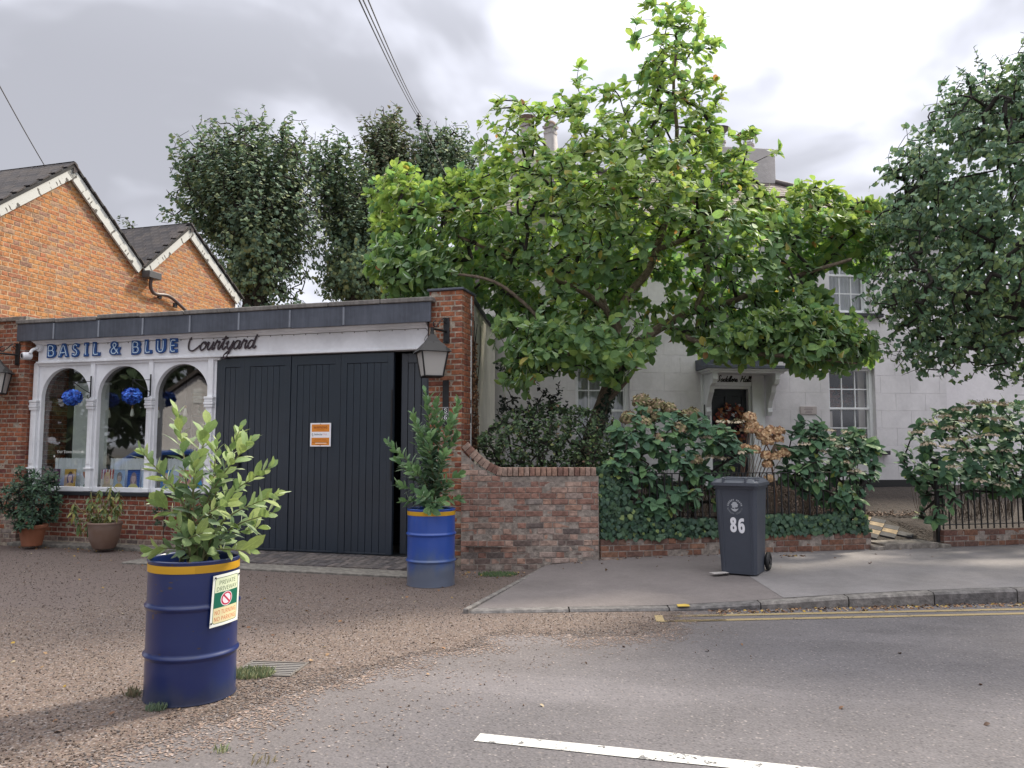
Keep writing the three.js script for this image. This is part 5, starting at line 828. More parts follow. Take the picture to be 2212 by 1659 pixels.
function railings(label, x0, x1, posts) {
  const f = thing('railings', label, 'railings', sp(x0, 0.385, -0.1), SROT), W = x1 - x0, n = Math.round(W / 0.108);
  part(f, 'top_rail', span(0, W, 0.83, 0.842, -0.018, 0.018, 0.003), M.iron); part(f, 'bottom_rail', span(0, W, 0.06, 0.072, -0.018, 0.018, 0.003), M.iron);
  const g = span(-0.0075, 0.0075, 0, 0.83, -0.0075, 0.0075);
  for (let i = 1; i < n; i++) { const b = part(f, 'rail_bar', g, M.iron); b.position.x = i * W / n; }
  for (const [x, h, s] of posts) part(f, 'post', [span(x - s, x + s, -0.3, h, -s, s, 0.004), span(x - s * 1.5, x + s * 1.5, h - 0.04, h, -s * 1.5, s * 1.5, 0.006)], M.iron);
}
railings('black iron railings left of the garden path, hydrangeas behind', 0.2, 3.98, [[3.76, 0.85, 0.022], [1.9, 0.84, 0.012]]);
railings('black iron railings right of the garden path', 5.16, 9.4, [[0.02, 1.02, 0.024]]);
{
  const p = struct('garden_path', 'garden path of black and buff tiles behind a stone doorstep', null); p.position.set(...sp(0, 0, 0)); p.rotation.y = SROT;
  part(p, 'doorstep', span(4.16, 5.04, -0.05, 0.225, -0.36, 0.06, 0.015), M.stone); part(p, 'side_stone', [span(3.98, 4.15, -0.05, 0.20, -0.2, 0.1, 0.02)], M.stone); part(p, 'side_stone', [span(5.06, 5.22, -0.05, 0.2, -0.15, 0.1, 0.02)], M.stone);
  part(p, 'path_bed', span(4.05, 5.2, -0.3, -0.012, -1.02, 0.02).rotateX(0.245).translate(0, 0.226, -0.38), M.soil);
  const bl = palette([[0.06, 0.06, 0.068], [0.075, 0.072, 0.078]]), bf = palette([[0.44, 0.32, 0.18], [0.48, 0.36, 0.22]]), c = V(4.4, 0, -0.85), T = 0.21;
  for (let i = -4; i <= 4; i++) for (let j = -4; j <= 4; j++) { const a = Math.PI / 4, x = c.x + (i * Math.cos(a) - j * Math.sin(a)) * T, z = c.z + (i * Math.sin(a) + j * Math.cos(a)) * T; if (x < 4.15 || x > 5.1 || z < -1.3 || z > -0.5) continue; const e = part(p, 'tile', box(T - 0.006, 0.02, T - 0.006, 0, 0, 0, 0.004), ((i + j) & 1 ? bf : bl)[hash(i, j) > 0.5 ? 1 : 0]); e.position.set(x, 0.228 + (-z - 0.4) * 0.25 + 0.002 * hash(i, j, 2), z); e.rotation.set(0.245, -a, 0, 'XYZ'); }
  // rising garden bed
  const pos = [], idx = [], uv = []; const N = 40, K = 12;
  for (let i = 0; i <= N; i++) for (let j = 0; j <= K; j++) { const x = -1.7 + i / N * 13, z = -0.18 - j / K * 5.6, gap = x > 4.02 && x < 5.16, q = smooth(gap ? -1.25 : -0.2, gap ? -4.4 : -3.8, z), y = gap ? (z > -1.3 ? 0.05 : lerp(0.44, 0.76, q)) : lerp(0.30, 0.76, q) + 0.05 * (fbm(x * 3, z * 3, 3, 5) - 0.5); pos.push(x, y, z); uv.push(x, z); }
  for (let i = 0; i < N; i++) for (let j = 0; j < K; j++) { const a = i * (K + 1) + j, b = a + K + 1; idx.push(a, b, a + 1, b, b + 1, a + 1); }
  const g = new THREE.BufferGeometry(); g.setAttribute('position', new THREE.Float32BufferAttribute(pos, 3)); g.setAttribute('uv', new THREE.Float32BufferAttribute(uv, 2)); for (let i = 0; i < idx.length; i += 3) [idx[i + 1], idx[i + 2]] = [idx[i + 2], idx[i + 1]]; g.setIndex(idx); g.computeVertexNormals();
  const bed = struct('garden_bed', 'bare brown mulched garden bed rising to the house', g, mat([0.065, 0.047, 0.04], 0.97, { map: tMottle, bumpMap: bMottle, bumpScale: 0.02 })); bed.position.set(...sp(0, 0, 0)); bed.rotation.y = SROT;
  const r = rng(91), mul = new THREE.InstancedMesh(box(0.05, 0.006, 0.018, 0, 0, 0), mat([1, 1, 1], 0.95), 4200); let n = 0;
  for (let k = 0; k < 4200; k++) { const x = range(r, 3.6, 6.2), z = range(r, -5.4, -1.45), q = smooth(-1.25, -4.4, z), y = lerp(0.44, 0.76, q) + 0.012 + 0.02 * r(); const w = V(...sp(x, y, z)); mul.setMatrixAt(n, new THREE.Matrix4().compose(w, new THREE.Quaternion().setFromEuler(new THREE.Euler((r() - 0.5) * 1.2, r() * 6.3, (r() - 0.5) * 1.2)), V(range(r, 0.6, 1.4), 1, 1))); const v = range(r, 0.6, 1.5); mul.setColorAt(n++, rgb(0.17 * v, 0.12 * v, 0.095 * v)); }
  mul.name = 'bark_mulch'; sh(mul); scene.add(mul); tag(mul, 'bark chips strewn over the garden bed beyond the path', 'mulch', null, 'stuff');
}
// ---------------------------------------------------------------- trees
// outlines are given as picture points and turned into metres on the upright plane through each trunk
function outline(pts, depth) { return pts.map(([u, v]) => { const p = at(u, v, depth); return [p.x, p.y]; }); }
const limbPts = (l) => l.map(([u, v, d]) => at(u, v, d));
function dense(list, step) { const out = []; for (const l of list) { const c = new THREE.CatmullRomCurve3(l), n = Math.max(2, Math.ceil(c.getLength() / step)); for (let i = 0; i <= n; i++) out.push(c.getPoint(i / n)); } return out; }
{
  const r = rng(101), tree = thing('magnolia_tree', 'spreading bright green magnolia with large leaves before the pale house', 'tree', at(1262, 1030, 12.1).toArray());
  const Z = 12.0;
  const O1 = outline([[808, 600], [826, 636], [880, 632], [930, 626], [1000, 622], [1045, 660], [1075, 712], [1118, 742], [1095, 790], [1100, 832], [1140, 835], [1190, 790], [1240, 788], [1290, 800], [1335, 832], [1352, 800], [1408, 770], [1408, 730], [1440, 720], [1490, 730], [1505, 750], [1555, 765], [1600, 770], [1650, 752], [1690, 780], [1740, 786], [1790, 782], [1845, 795], [1875, 780], [1880, 742], [1850, 715], [1812, 680], [1782, 640], [1758, 590], [1790, 562], [1850, 566], [1900, 590], [1912, 540], [1935, 495], [1965, 470], [1920, 440], [1870, 428], [1830, 446], [1795, 412], [1760, 382], [1725, 392], [1700, 412], [1640, 402], [1605, 372], [1640, 360], [1682, 350], [1676, 325], [1612, 280], [1590, 296], [1545, 268], [1540, 238], [1574, 206], [1572, 188], [1548, 180], [1545, 110], [1532, 60], [1530, 28], [1500, 20], [1462, 0], [1440, 4], [1385, 12], [1358, 28], [1366, 58], [1400, 74], [1406, 120], [1384, 150], [1350, 170], [1372, 205], [1352, 235], [1325, 195], [1292, 180], [1268, 136], [1246, 140], [1242, 178], [1200, 200], [1178, 180], [1164, 206], [1118, 208], [1060, 226], [1030, 244], [1052, 268], [1048, 300], [1020, 336], [1002, 352], [968, 385], [915, 396], [900, 366], [856, 362], [830, 376], [796, 398], [800, 470], [815, 530]], Z);
  const T = limbPts([[1262, 1030, 12.1], [1282, 940, 12.1], [1300, 880, 12.1], [1322, 820, 12.05], [1345, 765, 12.0]]);
  const L = [
    [[1345, 765, 12], [1390, 732, 12.05], [1440, 700, 12.2], [1500, 672, 12.3], [1570, 655, 12.2], [1650, 622, 12], [1740, 590, 11.7], [1840, 560, 11.5]],
    [[1345, 765, 12], [1335, 700, 12.15], [1352, 645, 12.3], [1400, 585, 12.5], [1420, 530, 12.6], [1440, 470, 12.6], [1440, 390, 12.5], [1462, 300, 12.4], [1455, 200, 12.3], [1462, 90, 12.2]],
    [[1335, 720, 12.1], [1308, 670, 12], [1262, 632, 11.9], [1190, 600, 11.7], [1100, 560, 11.5], [990, 510, 11.4], [880, 470, 11.3]],
    [[1340, 772, 12], [1262, 765, 11.7], [1181, 705, 11.5], [1132, 655, 11.4], [1066, 608, 11.3], [960, 590, 11.2], [862, 590, 11.2]],
    [[1312, 675, 12], [1285, 600, 12.3], [1250, 480, 12.6], [1200, 350, 12.7], [1140, 262, 12.7]],
    [[1335, 792, 12], [1285, 765, 11.4], [1210, 768, 10.9], [1140, 790, 10.6]],
    [[1440, 700, 12.2], [1505, 738, 11.7], [1600, 760, 11.3], [1740, 772, 11], [1850, 785, 11]],
    [[1418, 540, 12.6], [1500, 508, 12.5], [1600, 450, 12.4], [1700, 425, 12.2], [1840, 460, 12]],
    [[1500, 672, 12.3], [1530, 590, 12.6], [1520, 520, 12.8], [1560, 400, 12.9], [1620, 320, 12.9]],
    [[1300, 880, 12.1], [1360, 815, 11.6], [1385, 770, 11.2]],
  ].map(limbPts);
  const rad = [[0.085, 0.025], [0.085, 0.018], [0.06, 0.016], [0.045, 0.014], [0.05, 0.015], [0.045, 0.016], [0.05, 0.016], [0.045, 0.015], [0.045, 0.015], [0.04, 0.014]];
  const inv = (g) => g.translate(-tree.position.x, -tree.position.y, -tree.position.z);
  part(tree, 'trunk', inv(taperTube(T, [0.17, 0.14, 0.12, 0.11, 0.12], 12, 5)), M.bark);
  L.forEach((l, i) => part(tree, 'limb', inv(taperTube(l, [rad[i][0], lerp(rad[i][0], rad[i][1], 0.45), rad[i][1]], 8, 5)), M.bark));
  camera.updateMatrixWorld(); const GAPS = [[[1158, 268], [1192, 262], [1246, 275], [1240, 312], [1195, 330], [1160, 318]], [[1548, 288], [1590, 296], [1585, 330], [1552, 330]], [[1612, 300], [1640, 292], [1664, 306], [1664, 392], [1640, 398], [1618, 350]], [[1660, 402], [1710, 402], [1720, 420], [1670, 425]], [[1000, 352], [1034, 330], [1040, 360], [1010, 378]], [[1395, 605], [1440, 600], [1446, 650], [1405, 660]]];
  const gapA = outline([[1230, 610], [1290, 600], [1400, 560], [1420, 480], [1480, 480], [1500, 560], [1600, 560], [1600, 640], [1480, 690], [1400, 740], [1330, 740], [1260, 690]], 11);
  const hi = at(1300, 330, Z).y;
  let pts = crownPoints(O1, -Z - 0.1, 4000, { depth: 1.9, swell: 1.0, shell: 0.5, clump: 0.9, gap: 0.29, dens: (x, y) => y > hi ? 0.45 : 1 }, r);
  for (const [q, d, n] of [[[[1060, 720], [1110, 745], [1095, 800], [1105, 836], [1150, 830], [1200, 782], [1250, 790], [1300, 800], [1340, 815], [1360, 775], [1405, 750], [1400, 700], [1250, 690], [1150, 700]], 11.0, 330], [[[806, 560], [830, 637], [930, 630], [1000, 622], [960, 560], [880, 530]], 11.4, 190], [[[1500, 735], [1560, 762], [1650, 750], [1740, 785], [1850, 795], [1880, 750], [1800, 690], [1700, 680], [1560, 720]], 11.2, 400]]) pts.push(...crownPoints(outline(q, d), -d, n, { depth: 0.8, swell: 1.2, shell: 0.6, clump: 1.3, gap: 0.3 }, r).map((p) => p.add(V((r() - 0.5) * 0.3, (r() - 0.45) * 0.4, (r() - 0.5) * 0.3))));
  pts = pts.filter((p) => { const q = p.clone().project(camera), u = (q.x + 1) * 1106, v = (1 - q.y) * 829.5; if (GAPS.some((g) => inside(g, u, v))) return false; return !(p.z > -Z - 0.35 && inside(gapA, p.x * 11 / -p.z, EYE + (p.y - EYE) * 11 / -p.z) && r() < 0.8) && p.z < -9.7 && p.z > -14.3; });
  const skel = dense([T.slice(3), ...L], 0.22), tw = twigs(skel, pts, { r: 0.0042, max: 0.035, pull: 0.5 });
  part(tree, 'twigs', inv(merged(tw.geo)), M.barkDark);
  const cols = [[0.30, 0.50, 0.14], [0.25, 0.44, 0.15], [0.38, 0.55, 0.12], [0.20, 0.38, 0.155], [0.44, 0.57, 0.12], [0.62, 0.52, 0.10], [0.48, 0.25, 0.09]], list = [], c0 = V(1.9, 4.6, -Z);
  for (const p of pts) {
    const out = p.clone().sub(c0).normalize(), d = tw.dir(p).multiplyScalar(0.6).addScaledVector(out, 0.5).add(V(0, 0.35, 0)).normalize();
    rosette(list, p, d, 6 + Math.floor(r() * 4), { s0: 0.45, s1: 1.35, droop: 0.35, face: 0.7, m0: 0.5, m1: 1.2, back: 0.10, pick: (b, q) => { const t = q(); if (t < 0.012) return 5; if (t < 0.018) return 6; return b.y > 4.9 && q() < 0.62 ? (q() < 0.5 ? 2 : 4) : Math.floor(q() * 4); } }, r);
  }
  const shapes = [leafShape(0.172, 0.104, { peak: 0.58, curl: 0.22, fold: 0.16, full: 0.58 }), leafShape(0.166, 0.096, { peak: 0.6, curl: 0.5, fold: 0.24, full: 0.58 }), leafShape(0.14, 0.088, { peak: 0.56, curl: -0.12, fold: 0.2, full: 0.58 })];
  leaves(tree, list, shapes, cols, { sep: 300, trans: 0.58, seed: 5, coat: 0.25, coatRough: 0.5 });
  // ivy on the trunk
  const iv = thing('trunk_ivy', 'dark ivy wrapped round the lower trunk of the magnolia', 'ivy', tree.position.toArray()), il = [];
  const tc = new THREE.CatmullRomCurve3(T);
  for (let i = 0; i < 900; i++) { const t = range(r, 0.05, 0.97), a = range(r, -2.6, 1.3) + 1.2 * Math.sin(t * 7), p = tc.getPoint(t), d = V(Math.sin(a) * -1, 0.1, Math.cos(a)); if (fbm(t * 9, a * 1.2, 3, 4) < 0.44) continue; p.addScaledVector(d, 0.125 + 0.05 * r()); il.push({ m: leafMatrix(p, V(r() - 0.5, -0.8, r() - 0.5), d.clone().add(V((r() - 0.5) * 0.7, r() * 0.6, (r() - 0.5) * 0.5)), range(r, 0.6, 1.2)) }); }
  leaves(iv, il, [leafShape(0.06, 0.055, { peak: 0.3, curl: 0.1 })], [[0.02, 0.045, 0.022], [0.03, 0.06, 0.025], [0.018, 0.035, 0.02]], { trans: 0.15, coat: 0.5 });
}
{ // lime at the right edge
  const r = rng(111), Z = 10.6, base = at(2420, 1150, Z), tree = thing('lime_tree', 'dense dark green lime tree reaching in from the right edge', 'tree', [base.x, 0.1, base.z]);
  const O = outline([[2700, 60], [2440, -60], [2300, 20], [2212, 70], [2190, 140], [2160, 165], [2132, 150], [2110, 112], [2090, 130], [2075, 190], [2045, 196], [2028, 245], [1985, 255], [1960, 300], [1930, 330], [1898, 372], [1932, 400], [1918, 432], [1890, 468], [1930, 520], [1905, 560], [1885, 600], [1872, 640], [1908, 668], [1912, 705], [1948, 722], [1935, 760], [1885, 800], [1965, 795], [1985, 812], [1990, 830], [2015, 800], [2062, 790], [2080, 812], [2128, 798], [2160, 806], [2195, 828], [2240, 845], [2330, 840], [2560, 820], [2720, 700], [2800, 400]], Z);
  const L = [[[2400, 1000, Z], [2390, 820, Z], [2380, 640, Z], [2360, 400, Z], [2330, 150, Z]], [[2390, 800, Z], [2280, 690, 10.2], [2140, 640, 10], [2000, 620, 10]], [[2385, 700, Z], [2250, 560, 10.9], [2080, 460, 11], [1960, 400, 11]], [[2390, 830, Z], [2300, 740, 10.3], [2200, 690, 10.3], [2130, 680, 10.3]], [[2365, 420, Z], [2230, 300, 10.4], [2100, 210, 10.3]], [[2380, 640, Z], [2520, 520, Z], [2600, 420, Z]]].map(limbPts);
  const T = [V(base.x, 0.05, base.z), at(2410, 1080, Z), ...L[0].slice(0, 1)];
  const inv = (g) => g.translate(-tree.position.x, -tree.position.y, -tree.position.z);
  part(tree, 'trunk', inv(taperTube([V(base.x, 0.0, base.z), at(2408, 1075, Z), ...L[0]], [0.22, 0.19, 0.15, 0.11, 0.06, 0.03], 12, 5)), M.bark);
  L.slice(1).forEach((l) => part(tree, 'limb', inv(taperTube(l, [0.07, 0.04, 0.015], 7, 5)), M.barkDark));
  const pts = crownPoints(O, -Z, 5600, { depth: 2.0, swell: 1.0, shell: 0.62, clump: 1.1, gap: 0.16 }, r).map((p) => p.add(V((r() - 0.5) * 0.4, (r() - 0.5) * 0.4, (r() - 0.5) * 0.4))).filter((p) => p.x < 8.4);
  const tw = twigs(dense(L, 0.25), pts, { r: 0.0035, max: 0.03, pull: 0.5 });
  part(tree, 'twigs', inv(merged(tw.geo)), M.barkDark);
  const list = [], c0 = at(2330, 500, Z);
  for (const p of pts) { const out = p.clone().sub(c0).normalize(), d = tw.dir(p).multiplyScalar(0.5).addScaledVector(out, 0.7).add(V(0, -0.25, 0.1)).normalize(); rosette(list, p, d, 9 + Math.floor(r() * 5), { s0: 0.3, s1: 1.4, droop: 0.7, face: 0.9, back: 0.28, m0: 0.6, m1: 1.15 }, r); }
  leaves(tree, list, [leafShape(0.088, 0.076, { peak: 0.36, curl: 0.25, fold: 0.15 }), leafShape(0.078, 0.066, { peak: 0.36, curl: 0.45, fold: 0.25 })], [[0.165, 0.295, 0.17], [0.19, 0.33, 0.175], [0.145, 0.26, 0.165], [0.24, 0.37, 0.17], [0.30, 0.41, 0.16]], { sep: 300, trans: 0.38, seed: 6, coat: 0.3, coatRough: 0.5 });
}
function farTree(name, label, depth, outl, trunks, n, seed, o = {}) {
  const r = rng(seed), base = at(trunks[0][0][0], trunks[0][0][1], depth), tree = thing(name, label, 'tree', [base.x, 0, base.z], 0, 'trees behind the shop'), inv = (g) => g.translate(-tree.position.x, 0, -tree.position.z);
  const ls = trunks.map((t) => limbPts(t.map(([u, v]) => [u, v, depth])));
  ls.forEach((l, i) => { const p = [V(l[0].x, 0, l[0].z), ...l]; part(tree, i ? 'limb' : 'trunk', inv(taperTube(i && trunks[i].up ? l : p, [0.26 * (o.w ?? 1), 0.2 * (o.w ?? 1), 0.12, 0.05], 8, 4)), M.barkDark); });
  const jit = (p) => p.add(V((r() - 0.5) * 0.9, (r() - 0.4) * 0.9, (r() - 0.5) * 0.9)), pts = outl.flatMap((q) => crownPoints(outline(q, depth), -depth, Math.round(n / outl.length), { depth: o.depth ?? 2.2, swell: 1.1, shell: 0.55, clump: 0.5, gap: 0.33 }, r)).map(jit);
  const tw = twigs(dense(ls, 0.5), pts, { r: 0.008, max: 0.06, pull: 0.4 }); part(tree, 'twigs', inv(merged(tw.geo)), M.barkDark);
  const list = [], cx = pts.reduce((a, p) => a.add(p), V(0, 0, 0)).multiplyScalar(1 / pts.length);
  for (const p of pts) { const d = p.clone().sub(cx).normalize().add(V(0, 0.9, 0)).normalize(); rosette(list, p, d, 15 + Math.floor(r() * 8), { s0: 0.3, s1: 1.5, droop: 0.5, face: 0.8, back: o.back ?? 0.95, m0: 0.7, m1: 1.25 }, r); }
  leaves(tree, list, [leafShape(0.15, 0.15, { peak: 0.42, curl: 0.2, seg: 3, full: 0.6 }), leafShape(0.14, 0.11, { peak: 0.45, curl: 0.35, seg: 3 })], o.cols ?? [[0.19, 0.295, 0.19], [0.215, 0.33, 0.195], [0.165, 0.265, 0.185], [0.27, 0.37, 0.18], [0.34, 0.39, 0.18]], { trans: 0.3, seed, coat: 0.25, coatRough: 0.5 });
}
farTree('sycamore_tree', 'broad dark sycamore rising behind the second brick gable', 27, [[[362, 470], [372, 430], [362, 440], [388, 400], [392, 310], [408, 290], [430, 300], [462, 275], [505, 268], [530, 260], [548, 268], [570, 262], [604, 278], [622, 266], [640, 270], [662, 300], [668, 335], [692, 372], [698, 420], [704, 480], [690, 530], [664, 560], [650, 610], [655, 645], [610, 668], [560, 660], [520, 660], [505, 590], [455, 520], [405, 488]]], [[[560, 660], [555, 560], [540, 440], [530, 330]], [[550, 560], [470, 440], [430, 350]], [[552, 540], [620, 430], [640, 340]]], 1750, 121);
farTree('sycamore_tree', 'thin dark tree with two bare trunks against the bright sky behind the shop', 29, [[[664, 318], [700, 292], [745, 302], [782, 340], [800, 410], [838, 440], [850, 500], [800, 530], [750, 520], [705, 512], [682, 480], [690, 430], [668, 372]], [[688, 585], [715, 548], [800, 552], [870, 560], [880, 640], [760, 650], [712, 640]]], [[[763, 648], [747, 525], [725, 453], [722, 360]], [[773, 648], [771, 519], [790, 440]]], 1250, 131, { w: 0.75, depth: 1.6 });
farTree('sycamore_tree', 'tall tree with an upright feathery top left of the overhead cables', 31, [[[782, 300], [792, 262], [806, 285], [815, 258], [832, 250], [846, 238], [858, 262], [870, 262], [884, 300], [896, 330], [892, 450], [800, 450], [784, 372]]], [[[838, 640], [838, 500], [836, 380], [842, 290]]], 850, 141, { cols: [[0.20, 0.27, 0.14], [0.16, 0.24, 0.14], [0.23, 0.29, 0.14], [0.28, 0.25, 0.14]], depth: 1.4 });
farTree('sycamore_tree', 'tall tree with an upright feathery top right of the overhead cables', 32, [[[888, 320], [902, 288], [918, 262], [930, 290], [944, 268], [958, 290], [966, 262], [980, 285], [992, 276], [1010, 305], [1030, 318], [1040, 360], [1035, 450], [900, 450], [884, 390]]], [[[960, 640], [960, 500], [958, 400], [955, 310]]], 950, 151, { depth: 1.5 });
farTree('sycamore_tree', 'top of a small tree just showing over the valley between the gables', 34, [[[268, 515], [272, 494], [286, 486], [300, 494], [304, 515]]], [[[286, 560], [286, 500]]], 40, 161, { depth: 0.7, cols: [[0.10, 0.15, 0.05], [0.08, 0.12, 0.05]] });
// ---------------------------------------------------------------- hedge, shrubs, ivy, hydrangeas
function bush(name, label, cat, depth, outl, n, shapes, cols, o = {}) {
  const r = rng(o.seed ?? 5), base = at(outl[0][0], outl[0][1], depth), b = thing(name, label, cat, [base.x, 0.3, base.z]);
  const pts = crownPoints(outline(outl, depth), -depth, n, { depth: o.depth ?? 0.45, swell: o.swell ?? 1.2, shell: o.shell ?? 0.75, clump: o.clump ?? 1.7, gap: o.gap ?? 0.27 }, r).map((p) => { if (o.line) p.z += o.line(p.x); return p; }), list = [];
  const inv = (g) => g.translate(-b.position.x, -b.position.y, -b.position.z);
  const gy = o.ground ?? 0.4, roots = o.roots ?? 7, xs = pts.map((p) => p.x), x0 = Math.min(...xs), x1 = Math.max(...xs), rootPts = Array.from({ length: roots }, (_, i) => V(lerp(x0, x1, (i + 0.5) / roots) * 0.9 + 0.1 * (x0 + x1) / 2, gy, -depth + (o.line ? o.line(lerp(x0, x1, (i + 0.5) / roots)) : 0) - 0.1 + (r() - 0.5) * 0.3));
  const tw = twigs(rootPts, pts, { r: o.tw ?? 0.003, max: 0.012, pull: 0.1 }); part(b, 'stems', inv(merged(tw.geo)), o.bark ?? M.barkDark);
  for (const p of pts) { const d = tw.dir(p).multiplyScalar(0.5).add(V((r() - 0.5) * 0.6, 0.35 + (o.lift ?? 0), 0.55)).normalize(); rosette(list, p, d, (o.k ?? 5) + Math.floor(r() * 3), { s0: o.s0 ?? 0.5, s1: o.s1 ?? 1.3, droop: o.droop ?? 0.25, face: o.face ?? 0.5, back: o.back ?? 0.12, m0: 0.65, m1: 1.2, pick: o.pick }, r); }
  leaves(b, list, shapes, cols, { sep: o.sep ?? 0, trans: o.trans ?? 0.3, seed: o.seed, coat: o.coat ?? 0.4, coatRough: o.coatRough ?? 0.4 });
  b.userData.inv = undefined; return { b, inv, r, pts };
}
bush('hedge', 'glossy mixed green hedge above the curved brick garden wall', 'hedge', 10.95, [[1022, 948], [1050, 925], [1078, 905], [1102, 886], [1150, 880], [1188, 868], [1240, 878], [1290, 888], [1325, 905], [1352, 950], [1350, 1005], [1300, 1040], [1110, 1025], [1060, 1000]], 900, [leafShape(0.062, 0.036, { peak: 0.5 }), leafShape(0.052, 0.034, { peak: 0.5, curl: 0.1 })], [[0.085, 0.155, 0.06], [0.06, 0.125, 0.055], [0.115, 0.20, 0.065], [0.18, 0.26, 0.08], [0.26, 0.29, 0.09], [0.26, 0.15, 0.08]], { seed: 201, depth: 0.55, k: 6, sep: 300, ground: 0.4, roots: 9, pick: (b, q) => { const t = q(); return t < 0.42 ? 0 : t < 0.66 ? 1 : t < 0.84 ? 2 : t < 0.94 ? 3 : t < 0.985 ? 4 : 5; } });
bush('shrub', 'sparse shrub with small round dark leaves rising behind the hedge', 'shrub', 11.6, [[1075, 900], [1072, 850], [1082, 800], [1060, 782], [1082, 770], [1100, 800], [1096, 830], [1130, 860], [1170, 822], [1192, 820], [1215, 830], [1238, 880], [1200, 900]], 70, [leafShape(0.058, 0.042, { peak: 0.5, curl: 0.1 })], [[0.028, 0.045, 0.03], [0.02, 0.036, 0.028]], { seed: 207, depth: 0.3, k: 6, swell: 2, gap: 0, ground: 0.7, roots: 3, back: 0.25, trans: 0.2 });
{ // ivy: a curtain at the wall's end and a band along the foot of the railings
  const r = rng(211), mk = (name, label, f, n, sep) => { const o = thing(name, label, 'ivy', sp(0, 0.3, 0), SROT), l = []; for (let i = 0; i < n; i++) { const q = f(); if (!q) continue; const w = V(...sp(q[0], q[1], q[2])); l.push({ m: leafMatrix(w, V(r() - 0.5, -0.7, (r() - 0.2) * 0.6), V((r() - 0.5) * 0.9, r() * 0.8, 1), range(r, 0.6, 1.25)), c: r() < 0.04 ? 4 : Math.floor(r() * 4) }); } leaves(o, l, [leafShape(0.066, 0.062, { peak: 0.3, curl: 0.12, fold: 0.12, full: 0.6 }), leafShape(0.056, 0.05, { peak: 0.32, curl: 0.3 })], [[0.042, 0.105, 0.058], [0.054, 0.13, 0.066], [0.033, 0.085, 0.052], [0.075, 0.15, 0.07], [0.22, 0.30, 0.09]], { sep, trans: 0.2, coat: 0.5, coatRough: 0.35, seed: 3 }); part(o, 'runners', [0, 1, 2, 3, 4, 5].map((k) => tube(Array.from({ length: 6 }, (_, i) => { const q = f() ?? [0.2, 0.5, -0.1]; return V(q[0], q[1] - 0.3, q[2] - 0.06); }), 0.004, 4, 24)), M.barkDark); };
  mk('ivy', 'dark ivy hanging in a curtain at the right end of the garden wall', () => { const x = range(r, 0.0, 0.42), y = range(r, 0.42, 1.32); return r() < 0.35 && x > 0.22 ? null : [x + 0.02, y, -0.02 - 0.16 * r() + 0.04 * Math.sin(y * 9)]; }, 1500, 150);
  mk('ivy', 'low band of ivy along the foot of the railings left of the path', () => { const x = range(r, 0.05, 4.0), h = 0.18 + 0.16 * fbm(x * 2.2, 1, 3, 8) + (x < 0.6 ? 0.1 : 0), y = 0.40 + h * r(); return [x, y, 0.02 - 0.2 * r() + 0.05 * (0.5 - (y - 0.4) / h)]; }, 3400, 150);
}
const HL = [leafShape(0.15, 0.10, { peak: 0.42, curl: 0.22, fold: 0.14, full: 0.68, seg: 5 }), leafShape(0.13, 0.088, { peak: 0.42, curl: 0.35, fold: 0.2, full: 0.68, seg: 5 })], HC = [[0.105, 0.225, 0.115], [0.125, 0.255, 0.12], [0.085, 0.19, 0.11], [0.17, 0.315, 0.12], [0.36, 0.45, 0.11]];
const hpick = (b, q) => { const t = q(); return t < 0.3 ? 0 : t < 0.55 ? 1 : t < 0.82 ? 2 : t < 0.97 ? 3 : 4; };
const mopG = new THREE.CircleGeometry(0.024, 4);
function mophead(parent, p, R, mats, r, inv, flat2) {
  const gs = mats.map(() => []), n = flat2 ? 46 : 120;
  for (let i = 0; i < n; i++) { const y = 1 - (i + 0.5) / n * 1.55, a = i * 2.4, q = Math.sqrt(Math.max(0, 1 - y * y)), d = flat2 ? V(Math.cos(a) * Math.sqrt(i / n), 0.45 * (1 - i / n) + 0.25 * (r() - 0.5), Math.sin(a) * Math.sqrt(i / n)) : V(Math.cos(a) * q, y * 0.85, Math.sin(a) * q), k = flat2 ? (i > n * 0.6 ? 0 : 1) : Math.floor(r() * mats.length); const s = flat2 ? (i > n * 0.6 ? 1.0 : 0.45) : range(r, 0.7, 1.2); for (let e = 0; e < (flat2 ? 1 : 2); e++) { const g = mopG.clone(); g.applyMatrix4(new THREE.Matrix4().compose(p.clone().addScaledVector(d, R * range(r, 0.72, 1.15)), new THREE.Quaternion().setFromUnitVectors(V(0, 0, 1), d.clone().add(V((r() - 0.5) * 1.8, (flat2 ? 0.9 : 0) + (r() - 0.5) * 1.6, (r() - 0.5) * 1.2)).normalize()), V(s, s, s))); gs[k].push(g); } }
  const all = mats.map((m, k) => (gs[k].length ? [m, gs[k]] : null)).filter(Boolean);
  const f = part(parent, 'flower_head', inv(merged(all[0][1])), all[0][0]); all.slice(1).forEach(([m, g]) => part(f, 'florets', inv(merged(g)), m));
  return f;
}
const flo = (c) => mat(c, 0.9, { side: THREE.DoubleSide });
const mopOlive = [[0.25, 0.22, 0.11], [0.32, 0.27, 0.15], [0.19, 0.19, 0.09], [0.38, 0.27, 0.19]].map(flo), mopTan = [[0.70, 0.49, 0.28], [0.58, 0.37, 0.21], [0.78, 0.58, 0.37], [0.44, 0.24, 0.14]].map(flo), lace = [flo([0.50, 0.42, 0.31]), flo([0.21, 0.19, 0.10])];
const c7 = (x, y) => [(2300 + x * 0.663) * 0.5422, (1300 + y * 0.663) * 0.5422];
const streetZ = (x) => -0.19 * (x - 2.2);
